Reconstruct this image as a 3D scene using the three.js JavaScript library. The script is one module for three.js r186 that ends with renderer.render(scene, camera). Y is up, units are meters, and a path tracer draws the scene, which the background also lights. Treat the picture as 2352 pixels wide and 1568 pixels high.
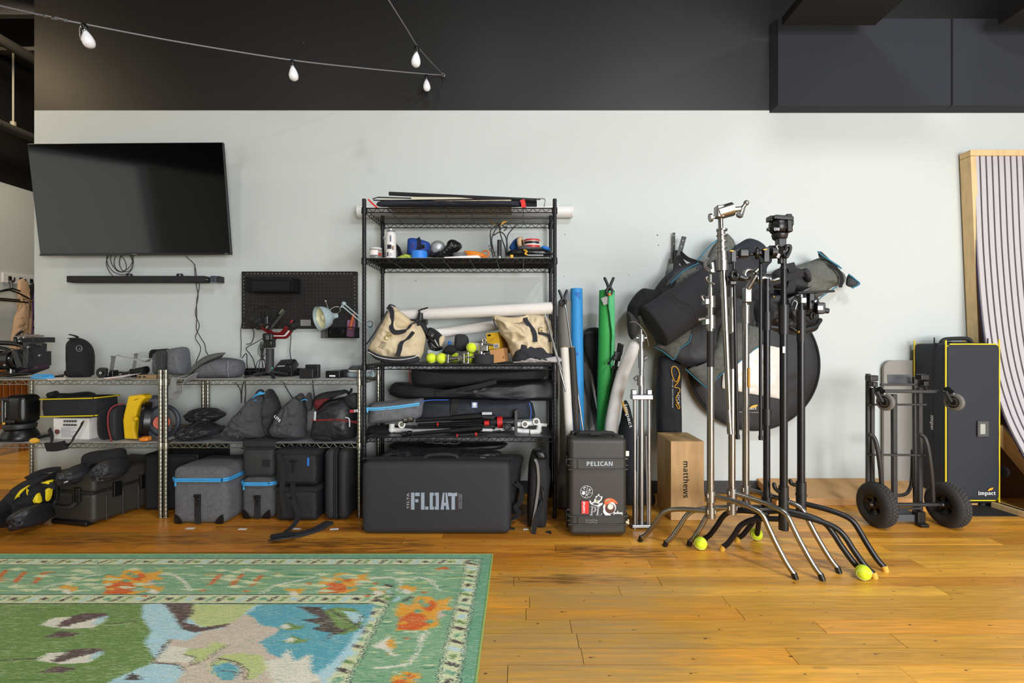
import * as THREE from 'three';
import { RoundedBoxGeometry } from 'three/addons/geometries/RoundedBoxGeometry.js';
import { mergeGeometries, mergeVertices } from 'three/addons/utils/BufferGeometryUtils.js';
import { ImprovedNoise } from 'three/addons/math/ImprovedNoise.js';
import { TextGeometry } from 'three/addons/geometries/TextGeometry.js';
import { FontLoader } from 'three/addons/loaders/FontLoader.js';
import { RectAreaLightUniformsLib } from 'three/addons/lights/RectAreaLightUniformsLib.js';

// ---------------------------------------------------------------- camera, light, exposure
const IW = 2352, IH = 1568, CX = 1195, CY = 784, FPX = 1140, EYE = 1.10, WD = 3.6;
const scene = new THREE.Scene();
scene.background = new THREE.Color(0x000000);
const camera = new THREE.PerspectiveCamera(2 * Math.atan(IH / 2 / FPX) * 180 / Math.PI, IW / IH, 0.05, 60);
camera.position.set(0, EYE, WD);
camera.lookAt(0, EYE, 0);
camera.setViewOffset(IW, IH, IW / 2 - CX, 0, IW, IH);
const renderer = new THREE.WebGLRenderer({ antialias: true });
renderer.toneMapping = THREE.LinearToneMapping;
renderer.toneMappingExposure = 1.16;
renderer.shadowMap.enabled = true;
RectAreaLightUniformsLib.init();
const LAMPS = [
  // [name, label, x, y, z, w, h, aim, colour, intensity]
  ['ceiling_panel_light', 'square white light panel under the ceiling, the one nearest the wooden frame', 3.4, 4.0, 3.3, 0.28, 0.28, [3.3, 0, 2.9], 0xf0f5ff, 125],
  ['ceiling_panel_light', 'square white light panel under the ceiling above the bare boards', 1.8, 4.0, 3.7, 0.3, 0.3, [1.6, 0, 2.5], 0xf6faff, 235],
  ['ceiling_panel_light', 'square white light panel under the ceiling before the black rack', -0.3, 4.0, 1.75, 0.15, 0.15, [-0.4, 0, 1.7], 0xf8fbff, 72],
  ['ceiling_panel_light', 'square white light panel under the ceiling above the green rug', -2.4, 4.0, 3.2, 0.25, 0.25, [-2.4, 0, 2.6], 0xfff8f0, 90],
  ['ceiling_panel_light', 'small warm light panel hung just past the wall end', -4.35, 3.45, 0.95, 0.2, 0.2, [-3.3, 2.85, 0], 0xffe0b4, 62],
  ['ceiling_panel_light', 'square warm light panel under the ceiling beyond the wall end', -4.6, 4.0, -0.4, 0.4, 0.4, [-5.3, 1.2, -1.6], 0xffe8c8, 70],
];
const WINDOWS = [
  { name: 'window_1', wall: 'front', a0: 1.2, a1: 5.4, y0: 0.4, y1: 2.5, colour: 0xf4f4f6, power: 17.5, glow: 2.6 },
  { name: 'window_2', wall: 'left', a0: 1.5, a1: 4.1, y0: 0.7, y1: 2.75, colour: 0xeaf4ee, power: 0.4, glow: 0.34 },
];

// ---------------------------------------------------------------- helpers
const V = (x, y, z) => new THREE.Vector3(x, y, z);
const at = (px, py, d) => V((px - CX) / FPX * d, EYE + (CY - py) / FPX * d, WD - d);      // a point at real distance d
const atX = (px, py, X) => at(px, py, X * FPX / (px - CX));                               // the same on a plane x = X
const onY = (px, py, Y) => at(px, py, (EYE - Y) * FPX / (py - CY));                        // the same on a level Y
const S = (n, d) => n * d / FPX;
const PN = new ImprovedNoise();
const n3 = (x, y, z) => PN.noise(x + 31.7, y + 11.3, z + 7.9);
const fbm = (x, y, z) => n3(x, y, z) * .6 + n3(x * 2.1, y * 2.1, z * 2.1) * .3 + n3(x * 4.3, y * 4.3, z * 4.3) * .15;
let seed_ = 7;
const rnd = () => { seed_ = (seed_ * 1664525 + 1013904223) >>> 0; return seed_ / 4294967296; };
const rr = (a, b) => a + (b - a) * rnd();
const clamp = (x, a, b) => Math.min(b, Math.max(a, x));
const lerp = (a, b, t) => a + (b - a) * t;
const sstep = (a, b, x) => { const t = clamp((x - a) / (b - a), 0, 1); return t * t * (3 - 2 * t); };

function clean(g) {
  let o = g.index ? g.toNonIndexed() : g;
  for (const k of Object.keys(o.attributes)) if (!['position', 'normal', 'uv'].includes(k)) o.deleteAttribute(k);
  if (!o.attributes.normal) o.computeVertexNormals();
  if (!o.attributes.uv) o.setAttribute('uv', new THREE.BufferAttribute(new Float32Array(o.attributes.position.count * 2), 2));
  o.morphAttributes = {};
  return o;
}
const mg = (list) => { const a = list.flat(3).filter(Boolean).map(clean); return a.length === 1 ? a[0] : mergeGeometries(a); };
function uvm(g) {                                                          // uv in metres, from the way each face lies
  const p = g.attributes.position, uv = g.attributes.uv, a = V(), b = V(), c = V();
  for (let i = 0; i < p.count; i += 3) {
    a.fromBufferAttribute(p, i); b.fromBufferAttribute(p, i + 1).sub(a); c.fromBufferAttribute(p, i + 2).sub(a);
    b.cross(c); const x = Math.abs(b.x), y = Math.abs(b.y), z = Math.abs(b.z);
    for (let k = i; k < i + 3; k++) {
      const X = p.getX(k), Y = p.getY(k), Z = p.getZ(k);
      if (z >= x && z >= y) uv.setXY(k, X, Y); else if (x >= y) uv.setXY(k, Z, Y); else uv.setXY(k, X, Z);
    }
  }
  return g;
}
const counts = {};
function num(n) { const k = counts[n] = (counts[n] ?? -1) + 1; return k ? n + '_' + String(k).padStart(3, '0') : n; }
const things = [];
function T(name, label, category, group) {
  const g = new THREE.Group(); g.name = num(name); g.userData = { label, category };
  if (group) g.userData.group = group;
  scene.add(g); things.push(g); return g;
}
function mesh(name, geo, m, keepUv) {
  geo = mg([geo]); if (!keepUv) uvm(geo);
  const o = new THREE.Mesh(geo, m); o.name = name; o.castShadow = o.receiveShadow = true; return o;
}
function add(p, name, geo, m, o = {}) {
  const r = mesh(name, geo, m, o.uv); if (o.label) r.userData.label = o.label; if (o.kind) r.userData.kind = o.kind;
  p.add(r); return r;
}
function T1(name, label, category, geo, m, group) {                        // a thing that is one mesh
  const r = mesh(num(name), geo, m); r.userData = { label, category }; if (group) r.userData.group = group;
  scene.add(r); things.push(r); return r;
}
function struct(name, geo, m, o = {}) { const r = mesh(name, geo, m, o.uv); r.userData.kind = 'structure'; scene.add(r); return r; }
function finishAll() {                                                     // every thing's origin goes to its base
  const b = new THREE.Box3();
  for (const t of things) {
    if (t.userData.placed) { delete t.userData.placed; continue; }
    t.updateMatrixWorld(true); b.setFromObject(t);
    const c = V((b.min.x + b.max.x) / 2, b.min.y, (b.min.z + b.max.z) / 2);
    if (t.isMesh) t.geometry.translate(-c.x, -c.y, -c.z); else for (const k of t.children) k.position.sub(c);
    t.position.copy(c);
  }
}
const E = (rx = 0, ry = 0, rz = 0) => new THREE.Euler(rx, ry, rz);
const M4 = (pos, rot, sc = 1) => new THREE.Matrix4().compose(pos, rot?.isQuaternion ? rot : new THREE.Quaternion().setFromEuler(rot || E()), typeof sc === 'number' ? V(sc, sc, sc) : sc);
const mv = (g, pos, rot, sc) => g.applyMatrix4(M4(pos, rot, sc));
const mvAll = (gs, pos, rot, sc) => gs.map(g => mv(g, pos, rot, sc));
function bx(w, h, d, x = 0, y = 0, z = 0, o = {}) {
  const g = o.r ? new RoundedBoxGeometry(w, h, d, o.s || 2, Math.min(o.r, w / 2 - 1e-4, h / 2 - 1e-4, d / 2 - 1e-4)) : new THREE.BoxGeometry(w, h, d);
  return mv(g, V(x, y, z), o.q || E(o.rx, o.ry, o.rz));
}
const bxc = (c, w, h, d, o) => bx(w, h, d, c.x, c.y, c.z, o);
const UP = V(0, 1, 0);
function cyl(a, b, r1, r2 = r1, seg = 20) {
  const l = a.distanceTo(b), g = new THREE.CylinderGeometry(r2, r1, l, seg, 1);
  return mv(g, a.clone().add(b).multiplyScalar(.5), new THREE.Quaternion().setFromUnitVectors(UP, b.clone().sub(a).normalize()));
}
function tube(pts, r, o = {}) {
  const c = new THREE.CatmullRomCurve3(pts, !!o.closed, 'catmullrom', o.tension ?? .5);
  const g = new THREE.TubeGeometry(c, o.seg || Math.max(12, pts.length * 8), r, o.rad || 8, !!o.closed);
  if (o.closed) return g;
  return mg([g, mv(new THREE.SphereGeometry(r, 8, 6), pts[0]), mv(new THREE.SphereGeometry(r, 8, 6), pts[pts.length - 1])]);
}
const ptube = (px, r, o) => tube(px.map(p => at(...p)), r, o);
function lat(prof, pos, dir = UP, seg = 28) {
  const g = new THREE.LatheGeometry(prof.map(([r, y]) => new THREE.Vector2(Math.max(r, 1e-5), y)), seg);
  return mv(g, pos, new THREE.Quaternion().setFromUnitVectors(UP, dir.clone().normalize()));
}
function quadStrip(rows, closedRow, capEnds) {                             // rows of points -> indexed surface
  const n = rows[0].length, p = [], ix = [];
  rows.forEach(r => r.forEach(v => p.push(v.x, v.y, v.z)));
  for (let i = 0; i + 1 < rows.length; i++) for (let j = 0; j < (closedRow ? n : n - 1); j++) {
    const a = i * n + j, b = i * n + (j + 1) % n; ix.push(a, b, a + n, b, b + n, a + n);
  }
  if (capEnds) for (const [i, s] of [[0, 1], [rows.length - 1, -1]]) for (let j = 1; j + 1 < n; j++) { const o = i * n; s > 0 ? ix.push(o, o + j + 1, o + j) : ix.push(o, o + j, o + j + 1); }
  const g = new THREE.BufferGeometry(); g.setAttribute('position', new THREE.Float32BufferAttribute(p, 3)); g.setIndex(ix); return g;
}
function ribbon(pts, w, th, W, o = {}) {                                   // flat strap along a path; W = the way its width runs
  const c = new THREE.CatmullRomCurve3(pts, false, 'catmullrom', o.tension ?? .5), n = o.seg || pts.length * 7, rows = [];
  for (let i = 0; i <= n; i++) {
    const t = i / n, p = c.getPointAt(t), tg = c.getTangentAt(t);
    let wv = (typeof W === 'function' ? W(t) : W).clone(); wv.addScaledVector(tg, -wv.dot(tg)).normalize();
    const nn = tg.clone().cross(wv).multiplyScalar(th / 2), ww = wv.multiplyScalar((typeof w === 'function' ? w(t) : w) / 2);
    rows.push([p.clone().add(ww).add(nn), p.clone().sub(ww).add(nn), p.clone().sub(ww).sub(nn), p.clone().add(ww).sub(nn)]);
  }
  const g = quadStrip(rows, true, true).toNonIndexed(); g.computeVertexNormals(); return g;
}
const prib = (px, w, th, W, o) => ribbon(px.map(p => at(...p)), w, th, W, o);
// a soft closed body from an outline: o.t thick, fuller in the middle, wrinkled
function pillow(pts, t, o = {}) {
  const { wr = .004, n = 104, m = 14, p = 2.4, q = 2, f = 9, seed = 1, tension = .5, tb = t, cr = .35 } = o;
  const cur = new THREE.CatmullRomCurve3(pts, true, 'catmullrom', tension), ring = cur.getSpacedPoints(n); ring.pop();
  const c = o.c || ring.reduce((s, v) => s.add(v), V()).multiplyScalar(1 / n);
  const pos = [], ix = [];
  const put = (v, side, tt) => {
    const h = Math.pow(Math.max(0, 1 - Math.pow(tt, p)), 1 / q), k = (1 - Math.pow(tt, 6));
    const w = wr * k * (fbm(v.x * f + seed * 3.1, v.y * f * 1.3, side * 2 + seed) * 1.6 + .7 * (1 - 2 * Math.abs(n3(v.x * f * .8 + seed, v.y * f * 1.5 + v.x * f * .6, side + seed * 7))) + (cr || 0) * (1 - 3 * Math.abs(n3(v.x * f * 2.1 + v.y * f * .9 + seed, v.y * f * 1.9 - v.x * f * .7, seed * 2 + side))));
    const e = wr * .5 * n3(v.x * f * 1.4, v.y * f * 1.4, seed * 5) * tt;
    pos.push(v.x + e, v.y + e * .6, v.z + side * ((side > 0 ? t : tb) * .5 * h + w));
  };
  put(c, 1, 0);
  for (let i = 1; i < m; i++) { const tt = Math.sin(i / m * Math.PI / 2); for (const v of ring) put(c.clone().lerp(v, tt), 1, tt); }
  const rim = pos.length / 3; for (const v of ring) put(v, 1, 1);
  const b0 = pos.length / 3; put(c, -1, 0);
  for (let i = 1; i < m; i++) { const tt = Math.sin(i / m * Math.PI / 2); for (const v of ring) put(c.clone().lerp(v, tt), -1, tt); }
  const N = ring.length, idx = (s, i) => i === m ? rim : (s > 0 ? 1 : b0 + 1) + (i - 1) * N;
  for (const s of [1, -1]) {
    const ctr = s > 0 ? 0 : b0;
    for (let j = 0; j < N; j++) { const k = (j + 1) % N; s > 0 ? ix.push(ctr, idx(s, 1) + j, idx(s, 1) + k) : ix.push(ctr, idx(s, 1) + k, idx(s, 1) + j); }
    for (let i = 1; i < m; i++) for (let j = 0; j < N; j++) {
      const k = (j + 1) % N, a = idx(s, i) + j, b = idx(s, i) + k, cc = idx(s, i + 1) + j, dd = idx(s, i + 1) + k;
      s > 0 ? ix.push(a, cc, b, b, cc, dd) : ix.push(a, b, cc, b, dd, cc);
    }
  }
  const g = new THREE.BufferGeometry(); g.setAttribute('position', new THREE.Float32BufferAttribute(pos, 3)); g.setIndex(ix);
  // the outline may run either way round
  let area = 0; for (let j = 0; j < N; j++) { const a = ring[j], b = ring[(j + 1) % N]; area += a.x * b.y - b.x * a.y; }
  if (area < 0) { const q2 = g.index.array; for (let i = 0; i < q2.length; i += 3) { const s = q2[i + 1]; q2[i + 1] = q2[i + 2]; q2[i + 2] = s; } }
  g.computeVertexNormals(); return g;
}
// outlines are read off the picture as silhouettes; a body with depth shows its near face on its outer side and its far
// face on its inner side, so its middle section is that much smaller
function slim(px, d, he) {
  const xs = px.map(p => p[0]), ys = px.map(p => p[1]), x0 = Math.min(...xs), x1 = Math.max(...xs), y0 = Math.min(...ys), y1 = Math.max(...ys);
  const xc = (x0 + x1) / 2, yc = (y0 + y1) / 2, sx = clamp((xc - CX) / (x1 - x0 + 1) * 2, -1, 1), sy = clamp((yc - CY) / (y1 - y0 + 1) * 2, -1, 1);
  return ([x, y, dd]) => {
    const D = dd ?? d, u = clamp((x - xc) / ((x1 - x0) / 2 || 1), -1, 1), v = clamp((y - yc) / ((y1 - y0) / 2 || 1), -1, 1);
    return V((x - CX) / FPX * (D - he * u * sx), EYE + (CY - y) / FPX * (D - he * v * sy), WD - D);
  };
}
const pil = (px, d, t, o = {}) => { const f = slim(px, d, t / 2 * clamp(.36 + .12 * ((o.p ?? 2.4) - 2), 0, .8)); return pillow(px.map(f), t, { ...o, c: o.c ? at(o.c[0], o.c[1], o.c[2] ?? d) : undefined }); };
// soft box: rounded, bulging, wrinkled
function sb(w, h, d, o = {}) {
  const { r = .02, b = .01, wr = 0, f = 8, n = 14, seed = 1, taper = 0 } = o;
  let g = new THREE.BoxGeometry(w, h, d, n, n, n); g.deleteAttribute('uv'); g.deleteAttribute('normal'); g = mergeVertices(g);
  const p = g.attributes.position, v = V(), c = V();
  const map = (x, L) => { const u = x / L * 2; return (Math.sign(u) * (1 - Math.pow(Math.max(0, 1 - Math.abs(u)), 1.5))) * L / 2; };
  for (let i = 0; i < p.count; i++) {
    v.fromBufferAttribute(p, i); v.set(map(v.x, w), map(v.y, h), map(v.z, d));
    const ux = v.x / w * 2, uy = v.y / h * 2, uz = v.z / d * 2;
    const k = Math.min(r, w / 2, h / 2, d / 2);
    c.set(clamp(v.x, -w / 2 + k, w / 2 - k), clamp(v.y, -h / 2 + k, h / 2 - k), clamp(v.z, -d / 2 + k, d / 2 - k));
    const dir = v.clone().sub(c); if (dir.lengthSq() > 1e-12) v.copy(c).addScaledVector(dir.normalize(), k);
    const bu = [(1 - uy * uy) * (1 - uz * uz), (1 - ux * ux) * (1 - uz * uz), (1 - ux * ux) * (1 - uy * uy)];
    v.x += Math.sign(ux) * b * bu[0] * Math.abs(ux) ** 4; v.y += (uy > 0 ? 1 : 0) * b * bu[1] * Math.abs(uy) ** 4; v.z += Math.sign(uz) * b * bu[2] * Math.abs(uz) ** 4;
    if (taper) { const s = 1 - taper * (uy * .5 + .5); v.x *= s; v.z *= s; }
    if (wr) { const q = wr * fbm(v.x * f + seed * 9, v.y * f + seed, v.z * f); const nn = V(v.x / w, v.y / h * .4, v.z / d).normalize(); v.addScaledVector(nn, q + wr * .6 * (1 - 2 * Math.abs(n3(v.x * f * .7 + seed, v.y * f * 1.6 + v.x * f, v.z * f)))); }
    p.setXYZ(i, v.x, v.y, v.z);
  }
  g.computeVertexNormals(); return g;
}
function rrLoop(w, h, r, z = 0, k = 5) {
  const o = [];
  for (const [sx, sy, a0] of [[1, 1, 0], [-1, 1, 1], [-1, -1, 2], [1, -1, 3]]) for (let i = 0; i <= k; i++) {
    const a = (a0 + i / k) * Math.PI / 2; o.push(V(sx * (w / 2 - r) + Math.cos(a) * r, sy * (h / 2 - r) + Math.sin(a) * r, z));
  }
  return o;
}
const loopTube = (pts, r) => tube(pts, r, { closed: true, seg: pts.length * 5, rad: 7, tension: .5 });
function prism(pts2, depth, o = {}) {                                     // pts2: [x,y] metres; extruded along z, centred
  const s = new THREE.Shape(pts2.map(p => new THREE.Vector2(p[0], p[1])));
  (o.holes || []).forEach(h => s.holes.push(new THREE.Path(h.map(p => new THREE.Vector2(p[0], p[1])))));
  const b = o.bevel || 0;
  const g = new THREE.ExtrudeGeometry(s, { depth: depth - 2 * b, bevelEnabled: b > 0, bevelSize: b, bevelThickness: b, bevelOffset: -b, bevelSegments: 2, curveSegments: 8, steps: 1 });
  return g.translate(0, 0, -(depth - 2 * b) / 2);
}
// outline given by picture points at distance d, extruded t towards and away
const pprism = (px, d, t, o = {}) => { const f = slim(px, d, t / 2), q = px.map(f); return prism(q.map(v => [v.x, v.y]), t, { ...o, holes: (o.holes || []).map(h => h.map(f).map(v => [v.x, v.y])) }).translate(0, 0, WD - d); };
const circ = (x, y, r, n = 16) => Array.from({ length: n }, (_, i) => [x + Math.cos(i / n * 6.28319) * r, y + Math.sin(i / n * 6.28319) * r]);
const fontB = await new FontLoader().loadAsync('fonts/droid/droid_sans_bold.typeface.json');
const fontS = await new FontLoader().loadAsync('fonts/droid/droid_serif_bold.typeface.json');
const fontR = await new FontLoader().loadAsync('fonts/droid/droid_sans_regular.typeface.json');
function txt(str, w, h, font = fontB, th = .0008) {                        // lettering w x h, centred
  const g = new TextGeometry(str, { font, size: 1, depth: .02, curveSegments: 3, bevelEnabled: false });
  g.computeBoundingBox(); const b = g.boundingBox;
  g.translate(-(b.min.x + b.max.x) / 2, -(b.min.y + b.max.y) / 2, -.01);
  g.scale(w / (b.max.x - b.min.x), h / (b.max.y - b.min.y), th / .02); return g;
}
const box2 = (a, b, t, o = {}) => bx(Math.abs(b.x - a.x), Math.abs(b.y - a.y), t, (a.x + b.x) / 2, (a.y + b.y) / 2, (a.z + b.z) / 2, o);
const pbox = (x0, y0, x1, y1, d, t, o) => box2(at(x0, y0, d), at(x1, y1, d), t, o);            // front face at picture rectangle; d = its middle
const fbox = (x0, y0, x1, y1, d, t, o = {}) => { const f = slim([[x0, y0], [x1, y1]], d + t / 2, o.front ? 0 : t / 2), a = f([x0, y0]), b = f([x1, y1]); if (o.front) { a.copy(at(x0, y0, d)); b.copy(at(x1, y1, d)); a.z = b.z = WD - d - t / 2; } return bx(Math.max(.004, b.x - a.x), Math.max(.004, a.y - b.y), t, (a.x + b.x) / 2, (a.y + b.y) / 2, a.z, o); };  // d = its front face

// ---------------------------------------------------------------- materials
function dataTex(w, h, fn, o = {}) {
  const a = new Uint8Array(w * h * 4);
  for (let y = 0; y < h; y++) for (let x = 0; x < w; x++) { const c = fn(x, y), i = (y * w + x) * 4; if (typeof c === 'number') a[i] = a[i + 1] = a[i + 2] = clamp(c, 0, 255); else { a[i] = clamp(c[0], 0, 255); a[i + 1] = clamp(c[1], 0, 255); a[i + 2] = clamp(c[2], 0, 255); } a[i + 3] = 255; }
  const t = new THREE.DataTexture(a, w, h); t.magFilter = THREE.LinearFilter; t.minFilter = THREE.LinearMipmapLinearFilter; t.generateMipmaps = true; t.wrapS = t.wrapT = THREE.RepeatWrapping;
  if (o.srgb) t.colorSpace = THREE.SRGBColorSpace; if (o.rep) t.repeat.set(o.rep, o.repY || o.rep); t.needsUpdate = true; return t;
}
const TX = {
  weave: dataTex(128, 128, (x, y) => 128 + 50 * Math.sin(x * Math.PI / 4) * Math.sin(y * Math.PI / 4) + 60 * (rnd() - .5), { rep: 14 }),
  grain: dataTex(256, 256, () => 128 + 110 * (rnd() - .5), { rep: 4 }),
  heather: dataTex(256, 256, (x, y) => 190 + 60 * (rnd() - .5) + 70 * n3(x * .12, y * .12, 3) + 40 * n3(x * .03, y * .03, 9), { rep: 5 }),
  canvas: dataTex(256, 256, (x, y) => 225 + 22 * (rnd() - .5) + 26 * n3(x * .03, y * .03, 5), { rep: 4 }),
  wood: dataTex(512, 512, (x, y) => { const g = fbm(x * .055, y * .006, 2), r = Math.sin((x * .06 + fbm(x * .01, y * .004, 4) * 9)) * .5 + .5; return 205 + 36 * g + 22 * r + 14 * (rnd() - .5); }, { rep: 1.6 }),
  paint: dataTex(256, 256, (x, y) => 128 + 50 * fbm(x * .2, y * .2, 1) + 40 * (rnd() - .5), { rep: 3 }),
};
const mcache = {};
function mat(c, rough = .8, o = {}) {
  const key = JSON.stringify([c, rough, o, o.map?.uuid, o.bump?.uuid]); if (mcache[key]) return mcache[key];
  const m = new (o.phys ? THREE.MeshPhysicalMaterial : THREE.MeshStandardMaterial)({ color: c, roughness: rough, metalness: o.metal || 0 });
  if (o.map) m.map = TX[o.map]; if (o.bump) { m.bumpMap = TX[o.bump]; m.bumpScale = o.bs || .0006; }
  if (o.phys) Object.assign(m, o.phys); if (o.em) { m.emissive = new THREE.Color(o.em); m.emissiveIntensity = o.ei || 1; }
  return mcache[key] = m;
}
const K = {
  cloth: mat(0x232428, .9, { bump: 'weave' }), clothD: mat(0x191a1d, .92, { bump: 'weave' }), navy: mat(0x23272f, .85, { bump: 'weave' }), clothBlue: mat(0x222936, .85, { bump: 'weave' }),
  nylon: mat(0x26272b, .52, { bump: 'grain', bs: .0004 }), nylonD: mat(0x1c1d21, .5, { bump: 'grain', bs: .0004 }), strap: mat(0x1b1b1d, .8, { bump: 'weave' }),
  plastic: mat(0x1c1c1d, .42), plasticD: mat(0x0f0f10, .35), hard: mat(0x34312c, .5, { bump: 'grain', bs: .0003 }), eva: mat(0x242528, .7, { bump: 'grain', bs: .0003 }), rubber: mat(0x1f1f20, .75),
  chrome: mat(0xa3a29e, .26, { metal: 1 }), nickel: mat(0x9c9a94, .36, { metal: 1 }), alu: mat(0xa2a4a4, .38, { metal: 1 }), aluD: mat(0x8d8f90, .4, { metal: 1 }), zinc: mat(0x9a998d, .36, { metal: 1 }), blackMetal: mat(0x17171a, .38, { metal: .3 }), brass: mat(0xb98f4a, .3, { metal: 1 }),
  felt: mat(0x75777b, .95, { map: 'heather', bump: 'grain', bs: .0008 }), feltD: mat(0x4d4e51, .95, { map: 'heather', bump: 'grain', bs: .0008 }), feltG: mat(0x6d6f68, .95, { map: 'heather', bump: 'grain', bs: .001 }),
  cyan: mat(0x3fa0dc, .6), cyanD: mat(0x2b7690, .75), blue: mat(0x1c6fc4, .6), blueRoll: mat(0x2f8fd0, .62), tapeBlue: mat(0x1667b8, .55), yellow: mat(0xe8cf1c, .55), yellowP: mat(0xe9bd18, .4), orange: mat(0xe2822a, .5), red: mat(0xc01f20, .5), redD: mat(0x7c1a1e, .35, { metal: .5 }),
  green: mat(0x2fa24a, .6), lime: mat(0xd3e62a, .9, { bump: 'grain', bs: .0012 }), white: mat(0xdedcd6, .6), whiteP: mat(0xdfe0de, .4), grey: mat(0x75746f, .6), greyP: mat(0x6d7478, .45), paper: mat(0xe4e1dc, .8), tan: mat(0xc2a483, .9), cream: mat(0xd9c8a6, .92, { map: 'canvas', bump: 'weave', bs: .001 }), navyCanvas: mat(0x2b2c33, .92, { bump: 'weave', bs: .001 }),
  card: mat(0xb98a58, .85, { bump: 'paint', bs: .0004 }), ply: mat(0xe0b67c, .5, { map: 'wood' }), pine: mat(0xe8c892, .6, { map: 'wood' }), pineD: mat(0xa8722c, .55, { map: 'wood' }), oak: mat(0xa8601f, .4, { map: 'wood' }),
  letter: mat(0xb9bdc2, .5), letterW: mat(0xe6e6e6, .5), gold: mat(0xe3a92b, .5), purple: mat(0x5b3d7d, .7),
};

// ---------------------------------------------------------------- the setting
const wallWhite = mat(0xc2c9c6, .75, { bump: 'paint', bs: .0003 }), wallBlack = mat(0x171716, .5, { bump: 'paint', bs: .0004 });
const WX = -3.525, BY = 2.775, CEIL = 4.25, LX = -5.46, RX = 5.6, FZ = 8.1;
function wallPair(name, x0, x1, z0, z1) {
  const g = new THREE.Group(); g.name = name; g.userData.kind = 'structure'; scene.add(g);
  const w = x1 - x0, d = z1 - z0, cx = (x0 + x1) / 2, cz = (z0 + z1) / 2;
  add(g, 'white_paint', bx(w, BY, d, cx, BY / 2, cz), wallWhite); add(g, 'black_paint', bx(w, CEIL - BY, d, cx, (CEIL + BY) / 2, cz), wallBlack);
  return g;
}
const wallBack = wallPair('wall_back', WX, RX, -.16, 0);
for (const [px, py, r] of [[1510, 540, 3], [1512, 563, 2.6], [697, 98, 3], [178, 219, 3.5], [235, 217, 4], [1444, 632, 2], [1297, 538, 2.2], [955, 645, 2.2], [1296, 635, 2]]) add(wallBack, 'nail_hole', bxc(at(px, py, 3.6).setZ(.0004), S(r, 3.6), S(r * .8, 3.6), .001, { rz: px }), mat(0x4a4844, .9));
wallPair('wall_right', RX, RX + .15, -.16, FZ); wallPair('wall_far', LX, WX + 3, -6.15, -6); wallPair('wall_passage', WX + 2.85, WX + 3, -6, -.16);
struct('ceiling', bx(RX - LX + .6, .15, FZ + 6.6, (RX + LX) / 2, CEIL + .075, (FZ - 6) / 2), mat(0x0d0d0d, .8));
struct('baseboard_back', bx(RX - WX, .092, .014, (RX + WX) / 2, .046, .0071, { r: .003 }), mat(0x1d1d1f, .5));
for (const w of WINDOWS) {                                                 // the front wall and the left wall, each with one long window
  const L = w.wall === 'left', A0 = L ? -6 : LX, A1 = L ? FZ : RX, g = new THREE.Group(); g.name = 'wall_' + w.wall; g.userData.kind = 'structure'; scene.add(g);
  const b = (a0, a1, y0, y1, th, off) => L ? bx(th, y1 - y0, a1 - a0, LX - off, (y0 + y1) / 2, (a0 + a1) / 2) : bx(a1 - a0, y1 - y0, th, (a0 + a1) / 2, (y0 + y1) / 2, FZ + off);
  const top = Math.max(w.y1, BY);
  add(g, 'white_paint', [b(A0, A1, 0, w.y0, .15, .075), b(A0, w.a0, w.y0, top, .15, .075), b(w.a1, A1, w.y0, top, .15, .075)], wallWhite); add(g, 'black_paint', [b(A0, A1, top, CEIL, .15, .075), ...(w.y1 < top ? [b(w.a0, w.a1, w.y1, top, .15, .075)] : [])], wallBlack);
  const win = new THREE.Group(); win.name = w.name; win.userData.kind = 'structure'; scene.add(win); const n = L ? 1 : 4, s = (w.a1 - w.a0) / n;
  for (let i = 0; i < n; i++) add(win, 'pane', b(w.a0 + i * s + .02, w.a0 + (i + 1) * s - .02, w.y0 + .03, w.y1 - .03, .01, .05), mat(0xffffff, .6, { em: w.colour, ei: w.glow }));
  for (let i = 0; i <= n; i++) add(win, 'mullion', b(w.a0 + i * s - .022, w.a0 + i * s + .022, w.y0, w.y1, .08, .04), mat(0x202020, .5));
  const l = new THREE.RectAreaLight(w.colour, w.power, w.a1 - w.a0, w.y1 - w.y0), c = (w.a0 + w.a1) / 2, y = (w.y0 + w.y1) / 2; L ? l.position.set(LX + .06, y, c) : l.position.set(c, y, FZ - .06); l.lookAt(L ? 9 : c, y, L ? c : 0); l.castShadow = true; scene.add(l);
}
for (const [name, label, x, y, z, w, h, aim, col, I] of LAMPS) {
  const t = T(name, label, 'ceiling light'); t.userData.placed = 1; t.position.set(x, y, z); t.lookAt(...aim);
  add(t, 'housing', bx(w + .04, h + .04, .04, 0, 0, -.03, { r: .006 }), K.blackMetal);
  add(t, 'diffuser', bx(w, h, .01, 0, 0, -.006), mat(0xffffff, .6, { em: col, ei: 1.0 }));
  const l = new THREE.RectAreaLight(col, I, w, h); l.position.set(x, y, z); l.lookAt(...aim); l.castShadow = true; l.translateZ(-.01); l.rotateX(0); scene.add(l);
  add(t, 'stem', cyl(V(0, 0, -.04), V(0, .0, -.1), .012), K.blackMetal);
}
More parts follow.
